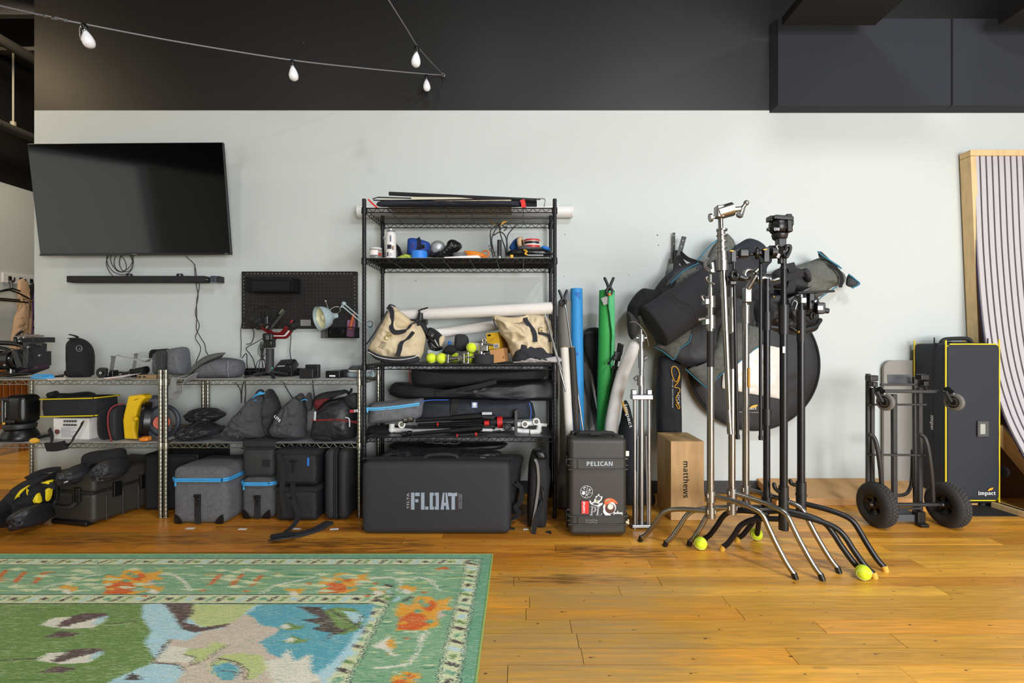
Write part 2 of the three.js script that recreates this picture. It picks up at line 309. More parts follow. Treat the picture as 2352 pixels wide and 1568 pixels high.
// floor: boards along the wall
const ROW = .0908, D0 = 1.69;
const rowOf = (d) => Math.floor((d - D0) / ROW), joints = {};
for (let k = -4; k < 48; k++) { const j = []; let x = -6.2 + rr(0, 1.6); while (x < 6) { j.push(x); x += rr(.7, 2.3); } joints[k] = j; }
{ // a few joints seen in the picture
  const put = (px, py) => { const d = EYE * FPX / (py - CY), x = (px - CX) / FPX * d, k = rowOf(d); joints[k] = [...joints[k].filter(v => Math.abs(v - x) > .45), x].sort((a, b) => a - b); };
  put(1180, 1335); put(1216, 1377); put(1330, 1487); put(1337, 1503); put(1515, 1335); put(1425, 1360); put(1885, 1440); put(1545, 1268);
}
const plankTone = {};
const TW = 2048, TH = 1536, TX0 = -4, TXS = 8, TD0 = 1.4, TDS = 2.3;
const floorData = new Uint8Array(TW * TH * 4), floorBump = new Uint8Array(TW * TH * 4);
{
  const knots = Array.from({ length: 60 }, () => [rr(-4, 4), rr(1.4, 3.7), rr(.008, .022)]);
  const nails = []; for (let k = -3; k < 24; k++) for (let x = -3.9 + rr(0, .3); x < 4; x += rr(.16, .42)) nails.push([x, D0 + ROW * (k + rr(.25, .75)), rr(.004, .0065)]);
  const stain = (x, d, cx, cd, rx, rd) => { const e = ((x - cx) / rx) ** 2 + ((d - cd) / rd) ** 2; return e < 1.6 ? clamp(1.25 - e + .9 * fbm(x * 5, d * 14, 8), 0, 1) : 0; };
  const spots = new Float32Array(TW * TH);
  const dot = (x, d, rx, rd, s) => { const i0 = Math.floor((x - rx - TX0) / TXS * TW), i1 = Math.ceil((x + rx - TX0) / TXS * TW), j0 = Math.floor((d - rd - TD0) / TDS * TH), j1 = Math.ceil((d + rd - TD0) / TDS * TH); for (let j = Math.max(0, j0); j <= Math.min(TH - 1, j1); j++) for (let i = Math.max(0, i0); i <= Math.min(TW - 1, i1); i++) { const X = TX0 + (i + .5) / TW * TXS, D = TD0 + (j + .5) / TH * TDS, e = ((X - x) / rx) ** 2 + ((D - d) / rd) ** 2; if (e < 1) spots[j * TW + i] = Math.max(spots[j * TW + i], s * (1 - e * e * .5)); } };
  nails.forEach(([x, d, r]) => { dot(x, d, r * rr(.7, 1.3), r * rr(.4, .75), .8); if (rnd() < .3) dot(x + r * 2, d + r * .4, r * 1.8, r * .25, .5); }); knots.forEach(([x, d, r]) => dot(x, d, r * 1.6, r * .5, .2));
  for (let j = 0; j < TH; j++) {
    const d = TD0 + (j + .5) / TH * TDS, k = rowOf(d), js = joints[k] || [];
    let pi = 0, tone = [1, 1, 1], ph = 0;
    for (let i = 0; i < TW; i++) {
      const x = TX0 + (i + .5) / TW * TXS;
      while (pi < js.length && js[pi] < x) pi++;
      const key = k + '_' + pi;
      if (!plankTone[key]) { const b = rr(.86, 1.06), w = rr(-.05, .04); plankTone[key] = [b, b * (1 + w), b * (1 + w * 2.4), rr(0, 50)]; }
      tone = plankTone[key]; ph = tone[3];
      const g = fbm(x * 2.2 + ph, d * 62, ph), g2 = n3(x * 7 + ph, d * 260, ph), fig = Math.sin(d * 130 + 5 * fbm(x * 1.3 + ph, d * 7, ph) * 6);
      let m = 1 + .12 * g + .07 * g2 + .03 * fig;
      let R = 242 * tone[0] * m, G = 176 * tone[1] * m, B = 66 * tone[2] * m;
      // deeper varnish left by the racks, in streaks
      const old = clamp(.72 - .55 * sstep(-.5, 1.2, x + .5 * fbm(x * .8, d * 6, 5)) + .5 * fbm(x * 1.1, d * 16, 2), 0, 1) * sstep(2.0, 2.7, d + .3 * fbm(x * 2, d * 9, 11));
      R = lerp(R, R * .78, old); G = lerp(G, G * .66, old); B = lerp(B, B * .5, old);
      // worn bare wood, greyish, ragged along the boards
      const worn = Math.max(stain(x, d, .12, 1.75, .62, .32), .9 * stain(x, d, .35, 2.2, .5, .22), .7 * stain(x, d, -3.6, 3.6, .9, .5)) * clamp(.75 + .9 * fbm(x * 2.5 + ph, d * 40, 6), 0, 1);
      R = lerp(R, 186, worn * .85); G = lerp(G, 150, worn * .85); B = lerp(B, 96, worn * .85);
      // black ground-in stains
      const blk = Math.max(.8 * stain(x, d, .45, 2.58, .42, .09), .75 * stain(x, d, -.95, 2.68, .6, .1), .6 * stain(x, d, -2.2, 2.75, .7, .1), .6 * stain(x, d, .2, 2.3, .4, .05), .5 * stain(x, d, -.9, 2.95, .8, .1)) * clamp(.3 + 1.3 * fbm(x * 4, d * 45, 14) + 1.2 * n3(x * 9, d * 170, 4), 0, 1);
      R = lerp(R, 62, blk); G = lerp(G, 40, blk); B = lerp(B, 22, blk);
      const s = spots[j * TW + i]; R = lerp(R, 70, s); G = lerp(G, 46, s); B = lerp(B, 24, s);
      const o = (j * TW + i) * 4; floorData[o] = clamp(R, 0, 255); floorData[o + 1] = clamp(G, 0, 255); floorData[o + 2] = clamp(B, 0, 255); floorData[o + 3] = 255;
      const bb = clamp(128 + 60 * g + 45 * g2 - 60 * s, 0, 255); floorBump[o] = floorBump[o + 1] = floorBump[o + 2] = bb; floorBump[o + 3] = 255;
    }
  }
}
const mkT = (a, srgb) => { const t = new THREE.DataTexture(a, TW, TH); t.magFilter = THREE.LinearFilter; t.minFilter = THREE.LinearMipmapLinearFilter; t.generateMipmaps = true; t.wrapS = t.wrapT = THREE.RepeatWrapping; if (srgb) t.colorSpace = THREE.SRGBColorSpace; t.needsUpdate = true; return t; };
const floorMat = new THREE.MeshStandardMaterial({ map: mkT(floorData, true), bumpMap: mkT(floorBump), bumpScale: .0006, roughness: .33 });
{
  const fl = new THREE.Group(); fl.name = 'floor'; fl.userData.kind = 'structure'; scene.add(fl);
  add(fl, 'subfloor', bx(RX - LX, .1, FZ + 6, (RX + LX) / 2, -.066, (FZ - 6) / 2), mat(0x140c06, .95));
  const uvf = (g) => { g = clean(g); const p = g.attributes.position, u = g.attributes.uv; for (let i = 0; i < p.count; i++) u.setXY(i, (p.getX(i) - TX0) / TXS, ((WD - p.getZ(i)) - TD0) / TDS); return g; };
  const board = (x0, x1, k) => { const lift = rr(-.0005, .0004); return uvf(bx(x1 - x0 - .002, .016, ROW - .0032, (x0 + x1) / 2, -.008 + lift, WD - (D0 + ROW * (k + .5)), { rx: rr(-.003, .003) })); };
  const rest = [];
  for (let k = -3; k < 43; k++) {
    const dA = D0 + ROW * k, near = dA < WD + .02, lo = near ? LX : LX, hi = near ? RX : WX + 2.9;
    const js = [lo, ...joints[k].filter(x => x > lo + .1 && x < hi - .1), hi];
    for (let i = 0; i + 1 < js.length; i++) {
      const seen = near ? (js[i] < 3.7 && js[i + 1] > -3.75 - (dA > 3.2 ? 1 : 0)) : (js[i] < -3.4 && dA < 5.5);
      const g = board(js[i], js[i + 1], k);
      if (seen) { const m = new THREE.Mesh(g, floorMat); m.name = 'plank'; m.receiveShadow = m.castShadow = true; fl.add(m); } else rest.push(g);
    }
  }
  for (let k = -50; k < -3; k++) rest.push(board(LX, -1.1, k), board(-1.1, .9, k), board(.9, RX, k));
  const r = new THREE.Mesh(mg(rest), floorMat); r.name = 'plank'; r.userData.kind = 'stuff'; r.receiveShadow = true; fl.add(r);
}
// overhead: acoustic boards on the wall, hung baffles, pipes beyond the wall end
const acou = mat(0x2b2f36, .95, { bump: 'grain', bs: .0006 });
for (const [x0, x1, lab] of [[1786, 2185, 'dark grey fabric acoustic panel on the black wall, starting behind the hung baffle'], [2188, 2586, 'dark grey fabric acoustic panel on the black wall, continuing past the picture edge']]) {
  const t = T('acoustic_panel', lab, 'acoustic panel', 'acoustic panels along the top of the wall'), a = at(x0, 42, 3.53), b = at(x1, 242, 3.53);
  add(t, 'fabric_face', bx(b.x - a.x - .004, a.y - b.y, .01, (a.x + b.x) / 2, (a.y + b.y) / 2, .065, { r: .004 }), acou);
  const o = .022, out = [[a.x - o, b.y - o], [b.x, b.y - o], [b.x, a.y], [a.x - o, a.y]];
  const rows = [[[a.x, b.y, .066], [b.x - .004, b.y, .066], [b.x - .004, a.y, .066], [a.x, a.y, .066]], [[a.x - o, b.y - o, .004], [b.x - .004, b.y - o, .004], [b.x - .004, a.y, .004], [a.x - o, a.y, .004]]].map(r => r.map(q => V(...q)));
  const fr = quadStrip(rows, true, false).toNonIndexed(); fr.computeVertexNormals(); add(t, 'bevelled_frame', fr, acou);
}
for (const [x0, x1, lab] of [[1.79, 2.43, 'black fabric baffle hung flat from the ceiling over the tripods'], [3.27, 3.9, 'black fabric baffle hung from the ceiling at the upper picture corner']]) {
  const t = T('ceiling_baffle', lab, 'ceiling baffle', 'black baffles hung from the ceiling');
  const y = 3.262, z0 = .2, z1 = 1.9;
  add(t, 'slab', bx(x1 - x0, .06, z1 - z0, (x0 + x1) / 2, y + .03, (z0 + z1) / 2, { r: .006 }), mat(0x151517, .95, { bump: 'grain' }));
  for (const [x, z] of [[x0 + .05, z0 + .12], [x1 - .05, z0 + .12], [x0 + .05, z1 - .1], [x1 - .05, z1 - .1]]) { add(t, 'hanging_wire', cyl(V(x, y + .05, z), V(x, CEIL, z), .0015), K.alu); add(t, 'wire_ferrule', cyl(V(x, y + .055, z), V(x, y + .09, z), .005), K.blackMetal); }
}
{
  const g = mat(0x35332f, .6);
  T1('ceiling_pipe', 'thick dark pipe along the high wall of the room beyond the wall end', 'pipe', [cyl(V(-5.2, 3.27, 2), V(-5.2, 3.27, -5.8), .045), cyl(V(-5.2, 3.27, -1.33), V(-5.2, 3.27, -1.28), .052)], g);
  T1('hanger_rod', 'thin pale threaded rod holding up the thick pipe', 'rod', [cyl(V(-5.2, 3.31, -1.49), V(-5.2, 4.07, -1.49), .009), cyl(V(-5.2, 3.3, -1.49), V(-5.2, 3.35, -1.49), .025)], mat(0x8b8878, .5));
  T1('ceiling_pipe', 'grey pipe just under the ceiling, crossing above the strut', 'pipe', [cyl(V(-4.95, 3.97, 2), V(-4.95, 3.97, -5.8), .05)], g);
  T1('ceiling_strut', 'slotted steel strut under the ceiling beyond the wall end', 'strut', [bx(3, .04, .04, -4.6, 4.09, -1.49), bx(3, .01, .07, -4.6, 4.07, -1.49)], mat(0x4a4740, .6));
  for (const z of [.1, -1.0, -2.1]) T1('ceiling_joist', z > 0 ? 'black ceiling joist nearest the wall end' : z > -2 ? 'black ceiling joist above the strut' : 'black ceiling joist farthest beyond the wall end', 'joist', bx(LX * -1 - 3.2, .14, .06, (LX - 3.2) / 2, CEIL - .07, z), mat(0x1a1918, .7));
}

// ---------------------------------------------------------------- wire shelving
function rackShelf(t, x0, x1, zF, zR, Y, m, o = {}) {
  const r = .0032, H = .027, g = [], bar = (a, b, rr_ = r) => g.push(cyl(a, b, rr_, rr_, 8));
  const edge = (ax, az, bx_, bz) => {
    bar(V(ax, Y, az), V(bx_, Y, bz)); bar(V(ax, Y - H, az), V(bx_, Y - H, bz));
    const L = Math.hypot(bx_ - ax, bz - az), n = Math.round(L / .027), pts = [];
    for (let i = 0; i < n; i++) { const a = i / n, b = (i + 1) / n, up = i % 2; bar(V(lerp(ax, bx_, a), Y - (up ? 0 : H), lerp(az, bz, a)), V(lerp(ax, bx_, b), Y - (up ? H : 0), lerp(az, bz, b)), .0021); }
  };
  edge(x0, zF, x1, zF); edge(x0, zR, x1, zR); edge(x0, zF, x0, zR); edge(x1, zF, x1, zR);
  const sh = add(t, 'shelf', g, m);
  const w = [];
  for (let i = 1; i < 17; i++) { const z = lerp(zF, zR, i / 17); w.push(cyl(V(x0, Y + .001, z), V(x1, Y + .001, z), .0019, .0019, 5)); }
  add(sh, 'deck_wires', w, m);
  for (let i = 1; i < 7; i++) { const x = lerp(x0, x1, i / 7 - .02); add(sh, 'cross_bar', cyl(V(x, Y - .003, zF), V(x, Y - .003, zR), .003, .003, 6), m); }
  for (const x of [x0, x1]) for (const z of [zF, zR]) add(sh, 'collar', lat([[.0145, -.036], [.0178, -.034], [.0165, .004], [.0148, .006]], V(x, Y, z), UP, 16), m);
  if (o.liner) add(t, 'shelf_liner', bx(x1 - x0 - .04, .0022, zF - zR - .012, (x0 + x1) / 2, Y + .0042, (zF + zR) / 2, {}), o.liner);
}
function rack(label, x0, x1, top, ys, m, liners, group) {
  const t = T('wire_shelving_rack', label, 'shelving rack', group), zF = WD - 3.1, zR = WD - 3.515;
  const prof = [[.011, 0], [.0127, .002]]; for (let y = .025; y < top - .01; y += .0254) prof.push([.0127, y - .003], [.0112, y - .0018], [.0112, y], [.0127, y + .0012]); prof.push([.0127, top - .002], [.011, top], [0, top]);
  for (const x of [x0, x1]) for (const z of [zF, zR]) { const p = add(t, 'post', lat(prof.map(([r, y]) => [r, y + .012]), V(x, .0, z), UP, 14), m); add(p, 'foot', lat([[.0, 0], [.014, .0], [.015, .006], [.008, .01], [.008, .02]], V(x, 0, z), UP, 12), m); }
  ys.forEach((y, i) => rackShelf(t, x0, x1, zF, zR, y, m, { liner: liners[i] }));
  return t;
}
const linerG = mat(0xb9b8b3, .6), linerD = mat(0x3a3a3c, .5), linerM = mat(0x8d8f93, .55), linerV = mat(0x2a2a2c, .35);
const BX0 = -.975, BX1 = .215, Y1 = 1.932, Y2 = 1.618, Y3 = .953, Y4 = .502, CT = .859, CM = .464;
rack('tall black wire shelving rack with grooved posts and four loaded shelves', BX0, BX1, 1.978, [Y1, Y2, Y3, Y4], K.blackMetal, [null, linerG, linerD, linerV]);
rack('low chrome wire shelving rack between the cinema camera and the grey sling bag', -3.46, -2.246, .912, [CT, CM], K.zinc, [linerG, linerG]);
rack('low chrome wire shelving rack beside the tall black rack, carrying the gimbal', -2.213, -1.006, .912, [CT, CM], K.zinc, [linerG, linerM]);

// ---------------------------------------------------------------- television and what hangs near it
{
  const t = T('television', 'large flat black television tilted forward on the wall', 'television');
  const b = at(311, 586, 3.5), top = at(286.5, 328, 3.412), h = b.distanceTo(top), w = 1.347, q = new THREE.Quaternion().setFromUnitVectors(UP, top.clone().sub(b).normalize());
  const c = b.clone().lerp(top, .5), loc = (g) => mv(g, c, q);
  add(t, 'housing', loc(bx(w, h, .022, 0, 0, -.0125, { r: .004 })), K.plasticD);
  add(t, 'screen', loc(bx(w - .010, h - .022, .003, 0, .006, .0, {})), mat(0x050606, .07));
  add(t, 'lower_bezel', loc(bx(w, .012, .006, 0, -h / 2 + .006, .001, { r: .002 })), K.plasticD);
  add(t, 'badge', loc(txt('Hisense', .03, .005, fontR).translate(0, -h / 2 + .007, .0045)), K.letter); add(t, 'badge', loc(txt('uled', .022, .005, fontR).translate(w / 2 - .03, -h / 2 + .007, .0045)), K.letter);
  add(t, 'rear_cover', loc(bx(w * .7, h * .5, .035, 0, -.1, -.038, { r: .012 })), K.plasticD);
  add(t, 'wall_bracket', [bx(.32, .28, .03, c.x, c.y, .015), bx(.06, .16, .08, c.x, c.y - .05, .065)], K.blackMetal);
}
{
  const d = 3.56, o = [];
  for (const [x, y, rx, ry, a] of [[275, 600, 30, 30, .2], [284, 596, 22, 26, -.3], [272, 603, 18, 20, .5], [290, 602, 16, 22, 0]]) o.push(loopTube(Array.from({ length: 14 }, (_, i) => { const f = i / 14 * 6.283; return at(x + rx * Math.cos(f), y + ry * Math.sin(f) + a * rx * Math.cos(f), d + .01 * Math.sin(f * 2 + x)); }), .0024));
  o.push(ptube([[250, 585, 3.52], [244, 603, d], [250, 622, d], [260, 634, 3.54]], .0024));
  T1('coiled_cable', 'loops of black cable hanging between the television and the soundbar', 'cable', o, K.plasticD);
}
{
  const t = T('soundbar', 'long slim dark soundbar on the wall under the television', 'soundbar');
  add(t, 'body', fbox(152, 633, 484, 650.5, 3.5, .07, { r: .006 }), mat(0x202022, .85, { bump: 'weave' }));
  add(t, 'end_cap', fbox(482, 633, 511, 650.5, 3.497, .074, { r: .006 }), mat(0x3b424b, .35)); add(t, 'end_cap', fbox(503, 633, 512, 650.5, 3.495, .076, { r: .006 }), K.plastic);
  add(t, 'badge', mv(txt('vizio', .012, .006, fontR), at(475, 641.5, 3.4985)), K.letter);
  for (const x of [297, 413]) add(t, 'bracket', pprism([[x - 8, 636], [x - 8, 630], [x - 5, 628], [x + 5, 628], [x + 8, 630], [x + 8, 636]], 3.56, .006, { holes: [circ(x, 632, 3, 8)] }), K.blackMetal);
}
T1('power_cable', 'twisted black cables running down from the television behind the grey sling bag', 'cable', [
  ptube([[427, 588, 3.55], [446, 607, 3.58], [451, 634, 3.585], [451, 655, 3.58], [455, 680, 3.58], [449, 720, 3.58], [458, 748, 3.585], [449, 775, 3.58], [461, 800, 3.585], [450, 832, 3.58]], .0026),
  ptube([[447, 607, 3.58], [449, 640, 3.59], [458, 655, 3.585], [452, 690, 3.585], [452, 730, 3.585], [451, 755, 3.58], [459, 772, 3.58], [470, 790, 3.58], [473, 806, 3.58], [480, 818, 3.57]], .0026)], K.plasticD);
{ // pegboard with real holes
  const t = T('pegboard', 'black steel pegboard on the wall over the chrome racks', 'pegboard');
  const a = at(556, 624, 3.57), b = at(819, 754, 3.57), nx = 32, ny = 16, w = b.x - a.x, h = a.y - b.y, sx = w / nx, sy = h / ny, holes = [];
  for (let i = 0; i < nx; i++) for (let j = 0; j < ny; j++) holes.push(circ(a.x + sx * (i + .5), b.y + sy * (j + .5), .0034, 6));
  add(t, 'board', prism([[a.x, b.y], [b.x, b.y], [b.x, a.y], [a.x, a.y]], .003, { holes }).translate(0, 0, .03), mat(0x1d1b1b, .5));
  add(t, 'back_pan', bx(w - sx * 2.1, h - sy * 2.1, .002, (a.x + b.x) / 2, (a.y + b.y) / 2, .02), K.plasticD);
  for (const [x0, x1, y0, y1] of [[a.x, b.x, a.y, a.y], [a.x, b.x, b.y, b.y], [a.x, a.x, b.y, a.y], [b.x, b.x, b.y, a.y]]) add(t, 'edge_lip', bx(Math.max(.004, x1 - x0), Math.max(.004, y1 - y0), .03, (x0 + x1) / 2, (y0 + y1) / 2, .0165), mat(0x1d1b1b, .5));
  add(t, 'bright_backing', [bx(w - .01, sy * 1.05, .001, (a.x + b.x) / 2, a.y - sy * .55, .027), bx(sx * 1.05, h - .01, .001, a.x + sx * .55, (a.y + b.y) / 2, .027), bx(sx * 1.05, h - .01, .001, b.x - sx * .55, (a.y + b.y) / 2, .027)], mat(0xf4f2ee, .7), { label: 'pale strip showing through the outer holes' });
  for (const [px, py] of [[621.5, 688], [752, 688]]) add(t, 'screw', cyl(at(px, py, 3.568), at(px, py, 3.566), .007), K.clothD);
}
function wireGrid(x0, x1, y0, y1, z, nx, ny, r, zdir) { const g = []; for (let i = 0; i <= nx; i++) { const x = lerp(x0, x1, i / nx); g.push(bx(r, y1 - y0, r, x, (y0 + y1) / 2, z)); } for (let j = 0; j <= ny; j++) g.push(bx(x1 - x0, r, r, (x0 + x1) / 2, lerp(y0, y1, j / ny), z)); return g; }
function meshTray(name, label, x0, x1, y0, y1, z0, z1, m) {
  const t = T(name, label, 'mesh tray'); const r = .0012, p = .009;
  const n = (a, b) => Math.round((b - a) / p);
  add(t, 'front_mesh', wireGrid(x0, x1, y0, y1, z1, n(x0, x1), n(y0, y1), r), m);
  for (const x of [x0, x1]) add(t, 'side_mesh', mvAll(wireGrid(z0, z1, y0, y1, 0, n(z0, z1), n(y0, y1), r), V(x, 0, 0), E(0, -Math.PI / 2, 0)), m);
  add(t, 'floor_mesh', mvAll(wireGrid(x0, x1, z0, z1, 0, n(x0, x1), n(z0, z1), r), V(0, y0, 0), E(Math.PI / 2, 0, 0)).map(g => g.translate(0, 0, 0)), m);
  add(t, 'rim', [cyl(V(x0, y1, z1), V(x1, y1, z1), .003), cyl(V(x0, y1, z0), V(x0, y1, z1), .003), cyl(V(x1, y1, z0), V(x1, y1, z1), .003), cyl(V(x0, y1, z0), V(x1, y1, z0), .003), cyl(V(x0, y0, z1), V(x1, y0, z1), .002), bx(x1 - x0, y1 - y0, .002, (x0 + x1) / 2, (y0 + y1) / 2, z0 + .001)], m);
  return t;
}
{
  const a = at(562, 637, 3.43), b = at(670, 669.5, 3.43);
  meshTray('mesh_tray', 'wide black mesh tray hooked on the upper corner of the pegboard', a.x, b.x, b.y, a.y, .036, .17, K.blackMetal);
  T1('battery_case', 'dark flat case lying inside the wide black mesh tray', 'case', bx(.27, .07, .085, (a.x + b.x) / 2 + .01, b.y + .042, .1, { r: .008 }), mat(0x1d1b1e, .6));
  T1('charger', 'small black charger beside the flat case in the wide mesh tray', 'charger', bx(.028, .075, .08, b.x - .019, b.y + .043, .105, { r: .006 }), K.plasticD);
  const c = at(737, 751, 3.44), e = at(812, 775.5, 3.44);
  meshTray('mesh_tray', 'small black mesh tray hung below the lower corner of the pegboard', c.x, e.x, e.y, c.y, .036, .16, K.blackMetal);
  T1('paper_packet', 'pink and purple packet standing up in the small mesh tray', 'packet', bx(.055, .12, .012, c.x + .185, e.y + .066, .09, { rz: -.06, r: .002 }), mat(0x8a5a7c, .6));
  T1('marker_tube', 'orange tube leaning out of the small mesh tray', 'tube', cyl(V(c.x + .185, e.y + .06, .11), V(c.x + .205, e.y + .17, .09), .013, .010), mat(0xb8562a, .4));
  T1('cable_bundle', 'black cables curled inside the small mesh tray', 'cable', [0, 1, 2].map(i => loopTube(Array.from({ length: 10 }, (_, k) => V(c.x + .07 + i * .012 + .045 * Math.cos(k * .628), e.y + .042 + .03 * Math.sin(k * .628), .07 + i * .02)), .004)), K.plasticD);
  T1('sticker', 'small black and white printed label on the lower edge of the pegboard', 'sticker', [bx(.075, .044, .001, at(702, 741, 3.567).x, at(702, 741, 3.567).y, .0325)], mat(0x8a8a88, .6));
  const k = T('charging_dock', 'small black charging dock standing against the pegboard behind the gimbal', 'dock');
  add(k, 'body', pbox(592, 728, 614, 757, 3.53, .05, { r: .004 }), mat(0x1a1a1e, .3)); add(k, 'bright_edge', pbox(612.5, 726, 615.5, 748, 3.5, .004), K.greyP); add(k, 'prong', [pbox(599, 716, 601, 729, 3.54, .004), pbox(607, 715, 609, 729, 3.54, .004)], K.blackMetal);
  T1('hung_cable', 'thin black cable looping over the pegboard behind the gimbal', 'cable', [ptube([[580, 745, 3.55], [578, 725, 3.55], [588, 709, 3.55], [604, 704, 3.55], [618, 708, 3.55], [628, 722, 3.55], [624, 733, 3.54]], .0022), ptube([[578, 753, 3.56], [583, 762, 3.56], [582, 776, 3.55], [576, 788, 3.55], [566, 790, 3.56]], .0028), ptube([[668, 760, 3.55], [668, 780, 3.56], [666, 805, 3.55], [668, 822, 3.53], [672, 834, 3.5]], .003)], K.plasticD);
  T1('wall_cable', 'thin black cable dropping down the wall from the pegboard corner to the shelf', 'cable', [ptube([[557, 735, 3.58], [553, 760, 3.585], [554, 790, 3.585], [553, 820, 3.575]], .0024), ptube([[569, 666, 3.55], [568, 690, 3.555], [562, 720, 3.56], [558, 750, 3.58]], .0015)], K.plasticD);
}
{ // swing arm lamp
  const t = T('desk_lamp', 'grey swing arm lamp with an open round shade beside the black rack post', 'lamp');
  const rim = at(733, 731, 3.2), neck = at(762, 715, 3.27), ax = V(-.62, -.18, .72).normalize(), m = mat(0x9fb3b8, .35);
  const base = rim.clone().addScaledVector(ax, -.075);
  add(t, 'shade', lat([[.018, -.022], [.026, -.02], [.03, 0], [.06, .012], [.074, .045], [.076, .075], [.078, .077], [.072, .075], [.070, .045], [.056, .016], [.02, .006]], base, ax, 40), m);
  add(t, 'shade_lining', lat([[.0745, .074], [.0735, .07], [.0685, .045], [.0545, .018], [.02, .009]], base, ax, 40), mat(0xdcdab4, .4));
  add(t, 'bulb', lat([[0, .06], [.018, .055], [.026, .04], [.022, .02], [.012, .005]], base, ax, 20), mat(0xe9e4c4, .4));
  add(t, 'socket', cyl(base.clone().addScaledVector(ax, -.05), base.clone().addScaledVector(ax, -.015), .017, .02), m);
  const yk = at(783, 706, 3.26);
  add(t, 'yoke', ptube([[757, 712, 3.24], [768, 705, 3.25], [778, 705, 3.26], [782, 712, 3.26], [776, 719, 3.26], [768, 723, 3.25]], .0025), K.nickel);
  add(t, 'shade_screw', cyl(at(754, 709, 3.22), at(748, 692, 3.2), .0028), K.nickel); add(t, 'knob', lat([[.0, 0], [.006, .001], [.006, .005], [0, .006]], at(748, 692, 3.2)), mat(0xe7e3d8, .5));
  const J = at(790, 697, 3.26), Q = at(850, 748, 3.34);
  add(t, 'arm', [cyl(J, Q, .0045), cyl(J.clone().add(V(-.006, -.018, .01)), Q.clone().add(V(-.006, -.02, .01)), .0045)], m);
  add(t, 'joint', [cyl(yk, J, .006), lat([[.0, -.012], [.013, -.01], [.013, .01], [0, .012]], J, V(0, 0, 1)), lat([[.0, -.012], [.015, -.01], [.015, .01], [0, .012]], Q, V(0, 0, 1))], m);
  add(t, 'lower_arm', [cyl(Q, at(851, 866, 3.36), .0045), cyl(Q.clone().add(V(.018, 0, 0)), at(857, 866, 3.36), .0045)], m);
  add(t, 'clamp', [bx(.05, .03, .04, at(853, 868, 3.38).x, CT + .018, WD - 3.38, { r: .004 })], m);
  add(t, 'spring_hook', ptube([[843, 741, 3.3], [850, 737, 3.3], [856, 742, 3.3], [854, 748, 3.3], [847, 751, 3.3]], .002), K.blackMetal);
}
// ---------------------------------------------------------------- beyond the wall end
{
  const t = T('coat_rack', 'white wooden rail of black coat hooks on the wall beyond the wall end', 'coat rack');
  add(t, 'rail', bx(.02, .105, 1.2, LX + .011, 1.775, WD - 5.82, { r: .004 }), K.whiteP);
  for (const px of [24, 49, 73]) { const p = atX(px, 640, LX + .03); add(t, 'hook', [bx(.012, .05, .03, LX + .026, 1.77, p.z, { r: .003 }), tube([V(LX + .03, 1.755, p.z), V(LX + .06, 1.735, p.z), V(LX + .075, 1.75, p.z + .004), V(LX + .08, 1.775, p.z + .006)], .007)], K.plasticD); }
  for (const [dy, dz, lab] of [[0, 0, 'black coat hanger on the first coat hook, the upper of two'], [-.02, .05, 'black coat hanger on the first coat hook, tucked under the other']]) {
    const X = LX + .085 + dz * .4, p = atX(24, 640, LX + .06), z = p.z + dz, y = 1.66 + dy;
    T1('coat_hanger', lab, 'hanger', [tube([V(X, y, z), V(X, y + .05, z), V(X, y + .085, z + .012), V(X, y + .075, z - .014)], .003), tube([V(X, y, z), V(X, y - .02, z - .08), V(X, y - .075, z - .21), V(X, y - .1, z - .225), V(X, y - .115, z - .2), V(X, y - .115, z), V(X, y - .115, z + .2), V(X, y - .1, z + .225), V(X, y - .075, z + .21), V(X, y - .02, z + .08), V(X, y, z)], .008, { tension: .2, seg: 60 })], K.plasticD);
  }
  const p = atX(55, 640, LX + .05);
  const ap = T('apron', 'tan cloth apron hanging from the middle coat hook', 'apron');
  add(ap, 'cloth', mv(pillow([V(-.05, .36, 0), V(.03, .36, 0), V(.06, .2, 0), V(.05, .1, 0), V(.12, -.1, 0), V(.13, -.5, 0), V(-.13, -.5, 0), V(-.11, -.1, 0), V(-.05, .1, 0), V(-.07, .2, 0)], .07, { wr: .012, f: 14 }), V(LX + .07, 1.4, p.z + .02), E(0, Math.PI / 2, 0)), K.tan);
  add(ap, 'tie', [tube([V(LX + .11, 1.56, p.z + .07), V(LX + .12, 1.545, p.z), V(LX + .11, 1.56, p.z - .07)], .006), tube([V(LX + .12, 1.545, p.z + .01), V(LX + .115, 1.3, p.z + .02), V(LX + .11, 1.0, p.z + .03)], .004), tube([V(LX + .12, 1.545, p.z - .01), V(LX + .115, 1.3, p.z - .02), V(LX + .11, 1.0, p.z - .0)], .004)], mat(0x8a7358, .9));
  const q = atX(74, 640, LX + .05);
  const lb = T('lanyard_bag', 'black cloth bag with purple cords on the last coat hook', 'bag');
  add(lb, 'bag', mv(pillow([V(-.06, .3, 0), V(.06, .3, 0), V(.08, 0, 0), V(.08, -.42, 0), V(-.08, -.42, 0), V(-.08, 0, 0)], .06, { wr: .006 }), V(LX + .07, 1.4, q.z), E(0, Math.PI / 2, 0)), K.clothD);
  add(lb, 'cord', [tube([V(LX + .1, 1.74, q.z), V(LX + .11, 1.5, q.z + .05), V(LX + .11, 1.2, q.z + .06), V(LX + .11, 1.1, q.z), V(LX + .11, 1.25, q.z - .05), V(LX + .1, 1.74, q.z - .01)], .009), ribbon([V(LX + .1, 1.74, q.z), V(LX + .12, 1.6, q.z + .03), V(LX + .12, 1.45, q.z + .05)], .035, .004, V(0, 0, 1))], K.purple);
}
